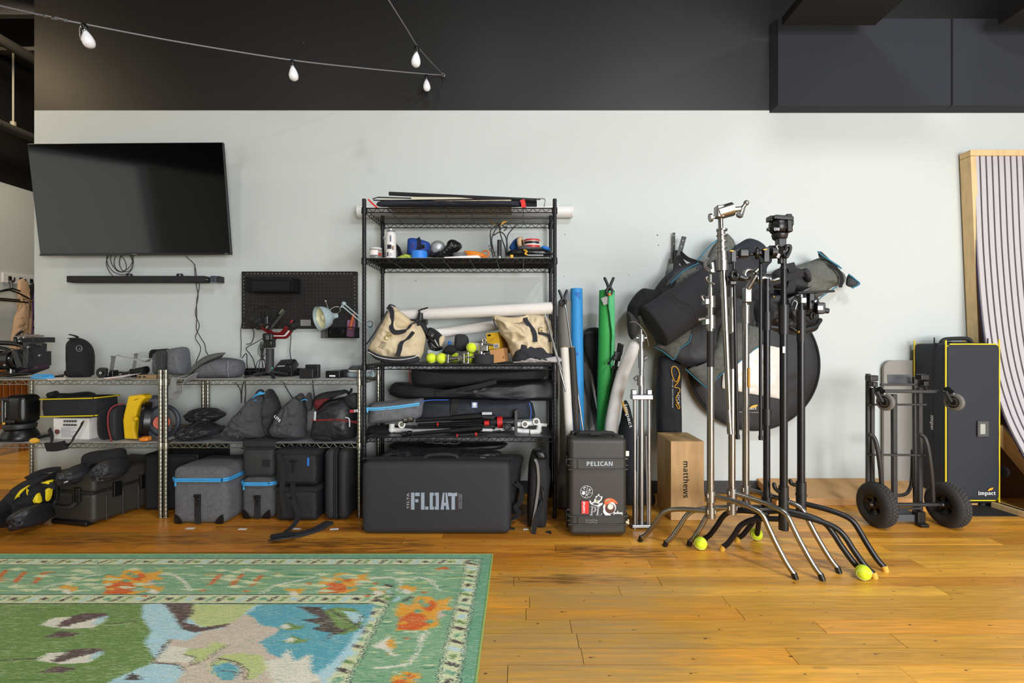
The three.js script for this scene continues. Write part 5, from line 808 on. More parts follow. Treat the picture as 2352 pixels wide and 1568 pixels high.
  T1('spring_clamp_cables', 'cluster of black looped cables with brass clips standing round the flashlight', 'cable', [[[1133, 590], [1129, 572], [1126, 540], [1130, 525], [1145, 517], [1150, 527]], [[1137, 588], [1131, 565], [1130, 545], [1140, 525], [1150, 515], [1160, 523]], [[1162, 590], [1160, 570], [1150, 540], [1147, 520], [1143, 512]], [[1164, 580], [1163, 550], [1156, 536], [1147, 533], [1134, 540]], [[1166, 586], [1165, 545], [1175, 528], [1186, 518]], [[1158, 530], [1165, 523], [1160, 521]]].map((q, i) => ptube(q.map(([x, y]) => [x, y, 3.2 + .015 * (i % 3)]), .0038)), K.plasticD);
  T1('spring_clips', 'pair of small brass clips on top of the looped black cables', 'clip', [ptube([[1124, 506, 3.2], [1130, 511, 3.2], [1136, 516, 3.2]], .004), ptube([[1164, 508, 3.2], [1157, 512, 3.2], [1150, 517, 3.2]], .004), ptube([[1152, 513, 3.2], [1159, 507, 3.2]], .003)], K.brass);
  T1('wire_loop', 'thin black wire scribble beside the looped cables', 'wire', [ptube([[1122, 567, 3.22], [1128, 560, 3.22], [1130, 570, 3.22], [1124, 572, 3.22], [1132, 580, 3.22], [1140, 578, 3.22]], .002)], K.plasticD);
  // right end clutter
  const tm = T('tape_roll', 'red and white wrapped tape roll with black band lying on the tool pile', 'tape roll'), tc = at(1222, 565, 3.2); tc.y = y0 + .072; add(tm, 'roll', lat([[.03, 0], [.052, 0], [.053, .003], [.053, .054], [.052, .057], [.03, .057]], tc, UP, 36), mat(0xb52c26, .4)); add(tm, 'white_band', lat([[.0532, .018], [.0536, .018], [.0536, .045], [.0532, .045]], tc, UP, 36), mat(0xd8d5d0, .4)); add(tm, 'black_band', mv(new THREE.CylinderGeometry(.0539, .0539, .016, 30, 1, true, -1.2, 2.2), tc.clone().add(V(0, .034, 0))), mat(0x1a1a1a, .4)); add(tm, 'core', lat([[.0305, .001], [.027, .001], [.027, .056], [.0305, .056]], tc, UP, 30), K.card);
  const tp = T('tape_roll', 'tan roll of paper tape standing on edge by the red roll', 'tape roll'), pc = at(1196, 558, 3.24); add(tp, 'roll', mv(lat([[.02, -.012], [.04, -.012], [.04, .012], [.02, .012]], V(0, 0, 0), V(1, .1, .35), 30), pc), K.tan); 
  const tb = T('work_glove', 'blue glove tucked behind the tan tape roll', 'glove'); add(tb, 'palm', pil([[1170, 570], [1174, 560], [1182, 549], [1190, 546], [1196, 556], [1190, 572], [1180, 578]], 3.3, .05, { wr: .006 }), mat(0x1b4c8c, .8)); add(tb, 'finger', [[1190, 566, 1198, 578], [1183, 570, 1188, 580], [1176, 570, 1177, 582]].map(([a, b, c2, e]) => ptube([[a, b, 3.3], [c2, e, 3.28]], .011)), mat(0x1b4c8c, .8));
  const tl = T('power_tool', 'black and grey hand tool with a yellow trigger lying under the red tape roll', 'tool'); add(tl, 'body', pil([[1166, 590], [1168, 576], [1190, 572], [1230, 574], [1265, 575], [1268, 590], [1230, 592]], 3.24, .14, { p: 4, wr: .005 }), K.plasticD); add(tl, 'grey_cover', pil([[1188, 570], [1200, 563], [1230, 568], [1250, 570], [1262, 574], [1230, 578], [1195, 577]], 3.2, .1, { p: 3, wr: .004 }), mat(0x4a4b4d, .6)); add(tl, 'trigger', ptube([[1204, 574, 3.14], [1210, 577, 3.13], [1206, 582, 3.13], [1211, 585, 3.13]], .005), K.gold); add(tl, 'blue_grip', pil([[1242, 567], [1250, 564], [1264, 570], [1262, 576], [1248, 573]], 3.16, .04, { wr: 0 }), K.blue); add(tl, 'metal_bar', bxc(at(1230, 586, 3.13), .1, .01, .01, { r: .003 }), K.aluD);
  T1('yellow_plug', 'tiny yellow plug at the front edge of the second shelf', 'plug', bxc(on(1175, 3.13).add(V(0, .012, 0)), .02, .02, .02, { r: .005, ry: .4 }), K.gold);
  T1('foil_sleeve', 'clear plastic sleeve standing at the back of the second shelf', 'sleeve', bxc(at(1180, 560, 3.49).add(V(0, .0, 0)), .36, .2, .001, {}), mat(0xffffff, .1, { phys: { transmission: .95, thickness: 0, ior: 1.3 } }));
}
// ---------------------------------------------------------------- black rack: third shelf
function tote(lab, o) {
  const t = T('canvas_tote', lab, 'tote bag', 'cream canvas tote bags');
  return t;
}
{
  const t = tote('cream canvas tote bag with navy trim slumped at the lamp end of the rack'), d = 3.14;
  add(t, 'canvas_body', pil([[842, 805], [846, 792], [862, 765], [880, 735], [893, 714], [906, 704], [920, 715], [945, 735], [962, 738], [972, 752], [980, 775], [975, 810], [966, 826], [940, 832], [900, 830], [862, 822]], d, .2, { p: 3.2, wr: .014, f: 9, cr: .5, m: 18, seed: 2, c: [910, 785], tension: .3 }), K.cream);
  add(t, 'navy_base', pil([[840, 806], [842, 800], [862, 810], [900, 818], [940, 820], [960, 815], [968, 822], [964, 832], [940, 836], [896, 835], [860, 824]], d - .03, .2, { p: 4, wr: .006, f: 12, tension: .3 }), K.navyCanvas);
  add(t, 'open_rim', prib([[892, 704, d - .02], [900, 715, d - .085], [900, 735, d - .1], [899, 752, d - .115], [908, 763, d - .12], [930, 759, d - .12], [948, 743, d - .12], [960, 738, d - .1], [964, 747, d - .09]], .03, .006, V(.7, .5, .3)), K.navyCanvas);
  add(t, 'inside_lining', pil([[902, 716], [920, 716], [945, 738], [938, 752], [915, 758], [903, 748]], d - .07, .06, { p: 4, wr: .006 }), mat(0xcdbb97, .95));
  for (const h of [prib([[950, 762, d - .115], [938, 776, d - .125], [922, 788, d - .13], [918, 803, d - .13], [913, 818, d - .13]], .028, .005, V(.8, .4, .2)), prib([[889, 707, d], [896, 700, d + .02], [910, 706, d + .06], [920, 722, d + .08], [922, 730, d + .06]], .026, .005, V(.3, 0, 1)), prib([[842, 790, d - .06], [858, 768, d - .07], [876, 738, d - .06], [890, 714, d - .03]], .008, .006, V(.7, .5, .3))]) add(t, 'handle', h, K.navyCanvas);
  add(t, 'base_piping', ptube([[846, 808, d - .125], [870, 820, d - .135], [910, 826, d - .138], [945, 822, d - .135], [962, 815, d - .12]], .0018), K.letterW);
  add(t, 'print', [mv(txt('G', .03, .03, fontS), at(894, 768, d - .128), E(0, 0, .3)), mv(txt('C', .025, .03, fontS), at(887, 776, d - .128), E(0, 0, .3))], mat(0x8a7a30, .7)); add(t, 'lettering', [[881, 786, 'name'], [880, 790, 'CREATIVE'], [878, 794, 'STUDIO'], [875, 798, 'est. 2015']].map(([x, y, s]) => mv(txt(s, .034, .007), at(x, y, d - .128), E(0, 0, -.38))), mat(0x2a2622, .8));
  const u = tote('cream canvas tote bag with navy base collapsed at the roll end of the rack'), e = 3.2;
  add(u, 'canvas_body', pil([[1137, 735], [1133, 727], [1140, 725], [1165, 728], [1190, 727], [1215, 722], [1235, 721], [1256, 722], [1266, 745], [1269, 790], [1268, 822], [1230, 825], [1185, 826], [1172, 815], [1168, 790], [1150, 768], [1143, 752]], e, .22, { p: 3, wr: .022, f: 9, cr: .6, m: 18, seed: 7, c: [1210, 775], tension: .3 }), K.cream);
  add(u, 'navy_base', pil([[1190, 790], [1194, 786], [1215, 790], [1235, 793], [1248, 797], [1260, 810], [1270, 812], [1270, 830], [1230, 832], [1180, 832], [1176, 826]], e - .05, .19, { p: 3.5, wr: .012, f: 12, seed: 4, tension: .2 }), K.navyCanvas);
  for (const h of [prib([[1206, 724, e - .08], [1208, 736, e - .11], [1218, 750, e - .12], [1227, 764, e - .125], [1230, 785, e - .13]], .028, .005, V(1, -.3, .2)), prib([[1235, 764, e - .12], [1250, 767, e - .11], [1262, 772, e - .1], [1263, 785, e - .1]], .018, .005, V(.3, 1, .2)), prib([[1139, 728, e - .06], [1134, 736, e - .06], [1140, 752, e - .07]], .008, .004, V(1, 0, 0))]) add(u, 'handle', h, K.navyCanvas);
  add(u, 'rim_fold', prib([[1137, 728, e - .07], [1160, 734, e - .09], [1190, 735, e - .1], [1215, 727, e - .09]], .03, .006, V(0, 1, .2)), K.cream); add(u, 'print', mv(txt('G', .03, .035, fontS), at(1242, 757, e - .125), E(0, .2, 0)), mat(0x7a6a2c, .7));
  // paper rolls through the rack
  T1('paper_roll', 'white paper roll lying high across the rack behind the totes', 'roll', [lat([[.03, 0], [.038, 0], [.038, 1.12], [.03, 1.12], [.03, 0]], at(905, 725, 3.42), at(1290, 706, 3.12).sub(at(905, 725, 3.42)), 32)], K.paper);
  T1('paper_roll', 'white paper roll lying low behind the tennis balls', 'roll', [lat([[.026, 0], [.034, 0], [.034, .6], [.026, .6], [.026, 0]], at(985, 768, 3.4), at(1175, 742, 3.42).sub(at(985, 768, 3.4)), 32)], K.paper);
  // monitor arm between totes
  const m = T('video_tripod_mount', 'black tripod head with clamp and quick lever behind the cream tote', 'tripod head'), D = 3.3;
  add(m, 'lever', ptube([[962, 713, D], [970, 710, D], [982, 706.5, D]], .005), K.plasticD); add(m, 'ball_socket', [cyl(at(965, 735, D), at(966, 718, D), .022, .016), cyl(at(964, 718, D), at(962, 711, D), .007)], K.plastic); add(m, 'plate', [pbox(934, 733, 982, 746, D + .02, .04, { r: .004 })], K.plasticD); add(m, 'arm', [cyl(at(970, 745, D), at(985, 775, D - .04), .022, .018), cyl(at(985, 775, D - .04), at(1010, 799, D - .05), .014, .012), bxc(at(990, 768, D - .06), .05, .04, .04, { r: .008, rz: -.6 })], K.plastic); add(m, 'pad', pil([[982, 757], [990, 752], [1008, 762], [1020, 776], [1018, 790], [1010, 798], [1000, 785]], D, .06, { p: 4, wr: .003 }), K.clothD); add(m, 'canvas_tab', pil([[1008, 775], [1020, 770], [1022, 782], [1012, 798], [1008, 792]], D - .01, .05, { p: 4, wr: .003 }), K.cream); add(m, 'screw', [mv(new THREE.CylinderGeometry(.008, .008, .01, 14), at(993, 770, D - .095), E(Math.PI / 2, 0, 0)), cyl(at(998, 780, D - .08), at(1006, 795, D - .08), .007)], K.aluD); add(m, 'base', ptube([[985, 785, D - .03], [990, 797, D - .04], [1000, 803, D - .03], [1014, 799, D - .05]], .011), K.plasticD);
  // tennis balls and clamps
  const Rb = .0335, ballG = new THREE.SphereGeometry(Rb, 32, 20), seam = []; for (let i = 0; i < 40; i++) { const a = i / 40 * 6.28319, q = V(Math.cos(a) * .8 + .25 * Math.cos(3 * a), Math.sin(a) * .8 - .25 * Math.sin(3 * a), .75 * Math.sin(2 * a)).normalize().multiplyScalar(Rb + .0002); seam.push(q); }
  const seamG = tube(seam, .0011, { closed: true, seg: 90, rad: 5 }), seamM = mat(0xe6e8b8, .9);
  let proto;
  const ball = (lab, p, rot) => { let b; if (!proto) { b = proto = T('tennis_ball', lab, 'ball', 'tennis balls'); add(b, 'felt_ball', ballG, K.lime); add(b, 'seam', seamG, seamM); } else { b = proto.clone(); b.name = num('tennis_ball'); b.userData = { label: lab, category: 'ball', group: 'tennis balls' }; scene.add(b); things.push(b); } b.position.copy(p); b.rotation.set(...rot); b.userData.placed = 1; return b; };
  globalThis.__ball = ball;
  const sh3 = Y3 + .007, pb = (px, d, y = sh3 + Rb) => { const v = at(px, 800, d); v.y = y; return v; };
  ball('tennis ball with a curved seam, beside the cream tote on the third shelf', pb(991, 3.16), [.3, .2, 1]); ball('tennis ball in front, between the seamed ball and the silver clamps', pb(1014, 3.14), [1.2, .4, .3]);
  ball('tennis ball perched high behind the silver clamps on the third shelf', pb(1083, 3.2, sh3 + Rb + .066), [.4, 1, 0]); ball('tennis ball half hidden behind the first silver clamp', pb(1046, 3.24), [.1, .9, .4]); ball('tennis ball peeking out between the silver clamp and the black drum', pb(1080, 3.22), [.8, .1, .4]);
  const clampT = (lab, f) => { const q = T('grip_clamp', lab, 'clamp', 'silver grip clamps'); f(q); return q; };
  clampT('silver grip head clamp lying in front of the tennis balls', q => { const a = at(1050, 822, 3.11); a.y = sh3 + .032; add(q, 'pad_arm', [bx(.014, .058, .03, a.x - .058, a.y, a.z, { r: .004 }), cyl(a.clone().add(V(-.055, 0, 0)), a.clone().add(V(.01, .004, 0)), .014, .011)], K.chrome); add(q, 'disc', [cyl(a.clone().add(V(.008, 0, 0)), a.clone().add(V(.02, 0, 0)), .03), cyl(a.clone().add(V(.022, 0, 0)), a.clone().add(V(.03, 0, 0)), .028)], K.nickel); add(q, 'frame', [bx(.012, .07, .036, a.x + .042, a.y + .006, a.z, { r: .003 }), bx(.03, .012, .036, a.x + .056, a.y + .036, a.z, { r: .003 }), bx(.03, .012, .036, a.x + .056, a.y - .026, a.z, { r: .003 }), bx(.01, .07, .03, a.x + .07, a.y + .005, a.z, { r: .003 })], K.chrome); add(q, 'screw', cyl(a.clone().add(V(.03, .006, .01)), a.clone().add(V(.11, .012, .01)), .006), K.nickel); });
  clampT('silver clamp with wing handles standing behind the black drum', q => { const a = at(1112, 800, 3.17); add(q, 'jaw', [bx(.06, .05, .04, a.x, a.y, a.z, { r: .012 }), cyl(a.clone().add(V(-.02, -.035, 0)), a.clone().add(V(-.015, .035, 0)), .02, .016)], K.chrome); add(q, 'wing', [cyl(a.clone().add(V(-.01, .035, 0)), a.clone().add(V(.06, .02, .01)), .009, .007), mv(new THREE.TorusGeometry(.012, .006, 10, 20), a.clone().add(V(.0, .052, 0)))], K.nickel); add(q, 'post', cyl(a.clone().add(V(0, -.03, 0)), V(a.x, sh3, a.z), .009), K.nickel); });
  const yb = T('product_box', 'yellow product box with a barcode label, tilted beside the brown box', 'box'), yc = at(1137, 783, 3.28); const qy = E(0, -.25, .12); add(yb, 'carton', mv(bx(.085, .11, .085, 0, 0, 0, { r: .002 }), yc, qy), mat(0xdcae1f, .5)); add(yb, 'label_panel', mv(bx(.036, .03, .001, .018, -.034, .0432), yc, qy), K.paper); add(yb, 'barcode', Array.from({ length: 8 }, (_, k) => mv(bx(.0016, .02, .001, .006 + k * .0034, -.034, .0438), yc, qy)), mat(0x222, .7)); add(yb, 'logo_tab', mv(bx(.022, .012, .001, -.022, .04, .0432), yc, qy), K.plasticD); add(yb, 'printed_lines', [0, 1, 2, 3].map(i => mv(bx(.05 - i * .006, .003, .001, -.008 - i * .003, .018 - i * .007, .0433), yc, qy)), mat(0xb08a1a, .6));
  T1('cardboard_box', 'plain brown cardboard box behind the yellow box on the third shelf', 'box', mv(bx(.1, .13, .1, 0, 0, 0, { r: .002 }), at(1155, 790, 3.36), E(0, -.3, .1)), mat(0x8d6238, .85));
  const cb = T('cardboard_box', 'small open tan cardboard box at the shelf front before the cream tote', 'box'), cp = at(1147, 815, 3.16); cp.y = sh3 + .05; add(cb, 'carton', mv(bx(.092, .085, .085, 0, 0, 0, { r: .0015 }), cp, E(0, -.25, .16)), K.card); add(cb, 'side_flap', mv(bx(.002, .085, .085, .048, 0, 0), cp, E(0, -.25, .16)), mat(0x9a6f42, .85)); add(cb, 'label_edge', mv(bx(.006, .014, .001, .038, -.016, .0435), cp, E(0, -.25, .16)), mat(0x6b4a2a, .9));
  const dr = T('tape_roll', 'wide black tape roll standing on the third shelf beside the tan box', 'tape roll'), dc = at(1112, 835, 3.15); dc.y = sh3; add(dr, 'roll', lat([[.03, 0], [.066, 0], [.068, .003], [.068, .055], [.066, .058], [.03, .058]], dc, UP, 36), mat(0x252528, .8)); add(dr, 'core', lat([[.0305, .001], [.026, .001], [.026, .057], [.0305, .057]], dc, UP, 24), K.plasticD);
  T1('camera_pouch', 'small black rounded pouch standing behind the perched tennis ball', 'pouch', pil([[1044, 800], [1043, 780], [1046, 769], [1056, 767], [1070, 769], [1077, 778], [1078, 800], [1060, 806]], 3.32, .09, { p: 3.5, wr: .003 }), mat(0x2a2a2c, .85, { bump: 'weave' }));
  T1('black_cloth', 'dark rumpled cloth pouch between the tripod head and tennis balls', 'pouch', pil([[1015, 808], [1024, 796], [1034, 791], [1044, 795], [1050, 806], [1040, 814], [1025, 813]], 3.22, .09, { wr: .006 }), K.clothD);
  T1('blue_pen', 'short blue marker standing behind the dark cloth pouch', 'marker', cyl(at(1032, 795, 3.34), at(1033, 783, 3.34), .01), K.tapeBlue); T1('clear_case', 'clear plastic case behind the first tennis balls', 'case', bxc(at(1003, 812, 3.3), .11, .05, .07, { r: .004 }), mat(0xbac8c2, .3)); T1('paper_sheet', 'loose white papers stacked behind the perched tennis ball', 'paper', bxc(at(1095, 796, 3.36), .12, .05, .1, { r: .002, rz: -.1 }), K.paper);
  T1('grey_cloth', 'rumpled pale grey cloth lying below the collapsed cream tote', 'cloth', pillow([V(-.13, 0, 0), V(-.06, .03, 0), V(0, .042, 0), V(.08, .036, 0), V(.16, .038, 0), V(.17, .004, 0), V(0, 0, 0)].map(v => { const o = at(1225, 835, 3.11); return V(o.x + v.x, sh3 + .008 + v.y, o.z); }), .09, { wr: .016, f: 20 }), mat(0xaaa8a8, .9));
}
// ---------------------------------------------------------------- black rack: fourth shelf
{
  const s4 = Y4 + .0065;
  const lb = T('long_bag', 'long flat black bag with red piping, topmost of the bags on the fourth shelf', 'bag', 'long black bags on the black rack'); add(lb, 'bag_body', pil([[942, 846], [944, 848], [1000, 848], [1100, 848], [1200, 846], [1252, 846], [1254, 860], [1245, 870], [1150, 876], [1050, 888], [960, 886], [944, 878]], 3.36, .2, { p: 4, wr: .006, f: 6, tension: .2 }), mat(0x1a1a1b, .8, { bump: 'weave' })); add(lb, 'piping', ptube([[942, 846, 3.28], [940, 862, 3.27], [943, 880, 3.28]], .003), K.redD);
  const l2 = T('long_bag', 'long slumping black bag lying under the red piped bag', 'bag', 'long black bags on the black rack'); add(l2, 'bag_body', pil([[893, 905], [896, 885], [905, 877], [940, 880], [1000, 890], [1060, 884], [1130, 875], [1220, 868], [1270, 872], [1288, 890], [1285, 915], [1240, 922], [1150, 920], [1040, 918], [940, 918]], 3.38, .24, { p: 3, wr: .012, f: 7, seed: 5, cr: .6 }), K.nylonD); add(l2, 'strap', [prib([[1000, 905, 3.25], [1040, 898, 3.24], [1090, 888, 3.24], [1140, 876, 3.26]], .03, .005, V(.2, 1, .2)), ptube([[1050, 897, 3.23], [1062, 894, 3.22], [1080, 892, 3.22]], .0035)], K.strap);
  const gb = T('tripod_bag', 'grey felt tripod bag with a light blue zip at the rack end', 'bag'); add(gb, 'bag_body', pil([[841, 972], [842, 945], [843, 928], [856, 921], [900, 918], [950, 914], [975, 913], [978, 940], [972, 958], [940, 966], [890, 972], [856, 975]], 3.22, .2, { p: 4, wr: .008, f: 8, tension: .3 }), K.felt); add(gb, 'zip', [ptube([[843, 937, 3.12], [870, 937, 3.118], [920, 932, 3.118], [962, 926, 3.12]], .006), ptube([[843, 941, 3.12], [870, 941, 3.118], [920, 936, 3.118], [962, 930, 3.12]], .004), ptube([[843, 938, 3.118], [844, 946, 3.115]], .005)], mat(0x64b8e6, .6));
  const tb = T('tripod_bag', 'long navy black tripod bag with thin blue piping and a small badge', 'bag'); add(tb, 'bag_body', pil([[954, 962], [957, 935], [962, 924], [980, 918], [1060, 915], [1140, 917], [1215, 918], [1226, 935], [1226, 962], [1150, 966], [1040, 968]], 3.25, .18, { p: 4, wr: .008, f: 8, seed: 3, tension: .3 }), mat(0x1e222b, .75, { bump: 'weave' })); add(tb, 'piping', [ptube([[956, 960, 3.16], [957, 940, 3.155], [963, 925, 3.155], [985, 919, 3.16], [1030, 918, 3.16]], .0028), ptube([[1216, 925, 3.17], [1220, 945, 3.165], [1218, 962, 3.165]], .0028)], mat(0x3b66c8, .6)); add(tb, 'badge', bxc(at(1090, 930, 3.152), .036, .036, .003, { r: .001 }), mat(0x7f93b8, .6)); add(tb, 'badge_mark', [mv(new THREE.CylinderGeometry(.011, .011, .002, 20), at(1090, 928.5, 3.15), E(Math.PI / 2, 0, 0)), bxc(at(1090, 934, 3.15), .02, .004, .002)], K.letterW); add(tb, 'carry_strap', prib([[1045, 917, 3.2], [1044, 930, 3.15], [1043, 950, 3.15], [1045, 965, 3.17]], .045, .005, V(1, 0, 0)), K.strap);
  // tripod lying on its side
  const t = T('tripod', 'black travel tripod with a red locking ring lying folded on the shelf', 'tripod'), D = 3.14, L = (x0, y0, x1, y1, r0, r1, d = D) => cyl(at(x0, y0, d), at(x1, y1, d), r0, r1);
  add(t, 'leg', [L(955, 966, 1110, 955, .0115, .014), L(1040, 960, 1104, 955, .018, .021)], K.plasticD); add(t, 'leg', [L(950, 996, 1110, 983, .011, .013, D - .02), L(1035, 990, 1104, 983, .018, .02, D - .02)], K.plasticD); add(t, 'leg', [L(960, 975, 1128, 970, .009, .011, D + .05), L(1005, 974, 1016, 973.5, .0115, .0115, D + .05)], K.plasticD); add(t, 'red_ring', [L(1004, 974, 1008, 973.8, .0125, .0125, D + .05), L(1113, 972, 1124, 971, .017, .017), L(1143, 970, 1155, 969, .037, .037), L(1049, 1000, 1052, 999.7, .0105, .0105, D - .04), L(1092, 997, 1096, 996.5, .012, .012, D - .04)], K.red, { label: 'red rings' });
  for (const [x, y, d2] of [[932, 965, D], [944, 963, D], [930, 997, D - .02], [941, 995, D - .02]]) add(t, 'leg_lock', L(x - 4, y + .4, x + 5, y - .2, .018, .018, d2), y < 980 ? mat(0x9b978a, .3, { metal: 1 }) : K.plasticD); add(t, 'foot', [L(926, 967, 931, 966, .012, .016), L(922, 999, 928, 998, .012, .016, D - .02)], K.rubber); add(t, 'crown', [L(1108, 956, 1136, 959, .018, .02), L(1108, 983, 1136, 978, .018, .02), L(1126, 970, 1143, 970, .02, .024)], K.plastic); add(t, 'leg_release', [pbox(1107, 946, 1130, 952, D - .02, .02, { r: .003 }), pbox(1108, 984, 1131, 990, D - .04, .02, { r: .003 })], K.letter);
  add(t, 'head', [L(1155, 970, 1180, 968, .032, .028), cyl(at(1163, 980, D - .03), at(1163, 980, D - .08), .024, .02), mv(new THREE.TorusGeometry(.017, .006, 8, 20), at(1166, 980, D - .08))], K.plasticD); add(t, 'top_plate', [bxc(at(1185, 970, D), .02, .16, .07, { r: .005 }), bxc(at(1187, 948, D), .012, .05, .06, { r: .003 })], mat(0x3b3c3c, .5)); add(t, 'pan_handle', [L(1050, 1000, 1095, 997, .008, .0115, D - .04), L(1096, 997, 1150, 989, .006, .006, D - .04)], K.plastic);
  const pv = T('pipe_frame', 'white plastic pipe frame with elbows lying behind the tripod', 'pipe frame'), pd = 3.22, pr = .0165, seg = (a, b, d = pd, e = d) => cyl(at(...a, d), at(...b, e), pr);
  add(pv, 'pipe', [seg([1188, 974], [1240, 970]), seg([1188, 988], [1222, 992]), seg([905, 987], [945, 990]), cyl(at(900, 972, pd), at(900, 986, pd), pr * 1.1), cyl(at(945, 990, pd), at(1188, 984, pd + .02), pr * .8), cyl(at(1240, 972, pd), at(1236, 992, pd - .02), pr)], K.whiteP); add(pv, 'elbow', [...[[1232, 968], [1206, 974], [923, 975]].map(([x, y]) => cyl(at(x, y, pd + .03), at(x, y, pd - .035), pr * 1.35, pr * 1.35, 20)), seg([1218, 992], [1240, 991], pd - .02), mv(new THREE.SphereGeometry(pr * 1.3, 16, 12), at(1237, 988, pd)), mv(new THREE.SphereGeometry(pr * 1.3, 16, 12), at(900, 986, pd)), cyl(at(1244, 975, pd), at(1256, 976, pd), .011)], mat(0xe9e8e2, .35)); for (const [x, y] of [[1232, 968], [1206, 974], [923, 975]]) add(pv, 'pipe_bore', cyl(at(x, y, pd - .0355), at(x, y, pd - .037), pr * .85, pr * .85, 18), mat(0x6d6a60, .6));
  T1('dark_cloth', 'dark folded cloth lying under the grey felt tripod bag', 'cloth', pil([[842, 1000], [843, 980], [860, 976], [900, 974], [920, 985], [915, 1000], [880, 1002]], 3.3, .16, { wr: .008 }), K.clothD); T1('rope_coil', 'black cord coil hanging under the edge of the fourth shelf', 'rope', [[1004, 1014, 12], [1022, 1015, 12], [1042, 1015, 14], [985, 1012, 10]].map(([x, y, r]) => loopTube(Array.from({ length: 10 }, (_, k) => at(x + r * Math.cos(k * .628), y + 4 * Math.sin(k * .628), 3.13)), .0035)), mat(0x3d3b3a, .7));
}
// ---------------------------------------------------------------- floor before the black rack
{
  const d = 2.82, a = at(831, 1229, d), b = at(1171, 1062, d), w = b.x - a.x, h = .41, cx = (a.x + b.x) / 2, D = .17, z = WD - d - D / 2;
  const t = T('equipment_case', 'wide black shell case with large grey stencil lettering in front of the black rack', 'case');
  add(t, 'front_shell', mv(sb(w, h, D * .62, { r: .03, b: .006, n: 22 }), V(cx, h / 2 + .004, z + D * .19)), K.eva); add(t, 'rear_shell', mv(sb(w, h, D * .5, { r: .03, b: .006, n: 20 }), V(cx, h / 2 + .004, z - D * .25)), mat(0x1d1d1f, .8));
  add(t, 'zip', [mv(loopTube(rrLoop(w + .006, h + .004, .035), .004), V(cx, h / 2 + .004, z - .012)), mv(loopTube(rrLoop(w + .004, h + .003, .035), .004), V(cx, h / 2 + .004, z + .004))], K.strap); add(t, 'handle', [tube([V(cx - .085, h + .002, z), V(cx - .06, h + .022, z), V(cx + .03, h + .03, z), V(cx + .1, h + .022, z), V(cx + .115, h + .002, z)], .011, { tension: .4 }), ...Array.from({ length: 12 }, (_, i) => mv(new THREE.TorusGeometry(.0115, .002, 6, 12), V(cx - .05 + i * .012, h + .025 + .002 * Math.sin(i / 4), z), E(0, Math.PI / 2, 0)))], K.rubber);
  add(t, 'zip_pull', bx(.03, .004, .012, cx + .26, h + .012, z + .0, { r: .002 }), mat(0x6c6c6c, .4));
  // stencil lettering, built as raised print
  const fz = WD - d + .0075, fx = 943, gy = (y) => EYE + (CY - y) / FPX * (d - .0075), gx = (x) => (x - CX) / FPX * (d - .0075);
  const poly = (pts) => prism(pts.map(([x, y]) => [gx(x), gy(y)]), .0012).translate(0, 0, fz);
  const ft = 1131, fb = 1170, L = { F: [[[944, ft], [952, ft], [952, fb], [944, fb]], [[953.5, ft], [964, ft], [964, ft + 8], [953.5, ft + 8]], [[953.5, ft + 15], [961, ft + 15], [961, ft + 22], [953.5, ft + 22]]], L: [[[967, ft], [975, ft], [975, fb], [967, fb]], [[976.5, fb - 7], [984, fb - 7], [984, fb], [976.5, fb]]], O: [[[987, ft], [994, ft], [994, fb], [987, fb]], [[994, ft], [996.5, ft], [996.5, ft + 7], [994, ft + 7]], [[998.5, ft], [1001, ft], [1001, ft + 7], [998.5, ft + 7]], [[1001, ft], [1008, ft], [1008, fb], [1001, fb]], [[994, fb - 7], [996.5, fb - 7], [996.5, fb], [994, fb]], [[998.5, fb - 7], [1001, fb - 7], [1001, fb], [998.5, fb]]], A: [[[1012, fb], [1017, ft], [1021, ft], [1019.5, fb]], [[1023, ft], [1027, ft], [1032, fb], [1024.5, fb]], [[1020, ft + 23], [1024, ft + 23], [1024, ft + 30], [1020, ft + 30]]], T: [[[1029, ft], [1037, ft], [1037, ft + 8], [1029, ft + 8]], [[1037, ft + 1], [1045, ft + 1], [1045, fb], [1037, fb]], [[1045, ft], [1050, ft], [1050, ft + 8], [1045, ft + 8]]] };
  for (const k of Object.keys(L)) add(t, 'letter', L[k].map(poly), mat(0x8e99a5, .6));
  add(t, 'side_lettering', mv(txt('TILTA', .09, .013, fontB), V(gx(937), gy(1150), fz), E(0, 0, Math.PI / 2)), mat(0x8e99a5, .6)); add(t, 'side_lettering', [mv(txt('HANDHELD GIMBAL', .085, .008, fontB), V(gx(1059.5), gy(1151), fz), E(0, 0, Math.PI / 2)), mv(txt('SUPPORT SYSTEM', .085, .008, fontB), V(gx(1055), gy(1151), fz), E(0, 0, Math.PI / 2))], mat(0x7c8288, .6)); add(t, 'red_line', [bx(.0015, .095, .001, gx(1051.5), gy(1151), fz), bx(.0015, .095, .001, gx(941.5), gy(1151), fz)], mat(0x6b2a30, .6));
  const cr = T('crumpled_bag', 'shiny crumpled black fabric bag stuffed behind the lettered case', 'bag'); add(cr, 'bag_body', pil([[868, 1056], [880, 1040], [905, 1029], [960, 1028], [1010, 1026], [1060, 1032], [1110, 1034], [1148, 1036], [1152, 1048], [1100, 1056], [1000, 1060], [900, 1060]], 3.08, .14, { wr: .02, f: 18, seed: 4, cr: .9, m: 18, n: 140 }), mat(0x202024, .38, { bump: 'grain' })); add(cr, 'drawcord', ptube([[1125, 1046, 3.0], [1140, 1042, 3.0], [1150, 1048, 3.0], [1140, 1052, 3.0]], .003), K.strap);
  T1('long_bag', 'black bag lying flat under the fourth shelf above the crumpled bag', 'bag', pil([[895, 1030], [900, 1014], [960, 1012], [1060, 1014], [1158, 1014], [1162, 1024], [1140, 1034], [1040, 1032], [950, 1034]], 3.3, .2, { p: 3, wr: .008, seed: 2 }), K.nylonD, 'long black bags on the black rack');
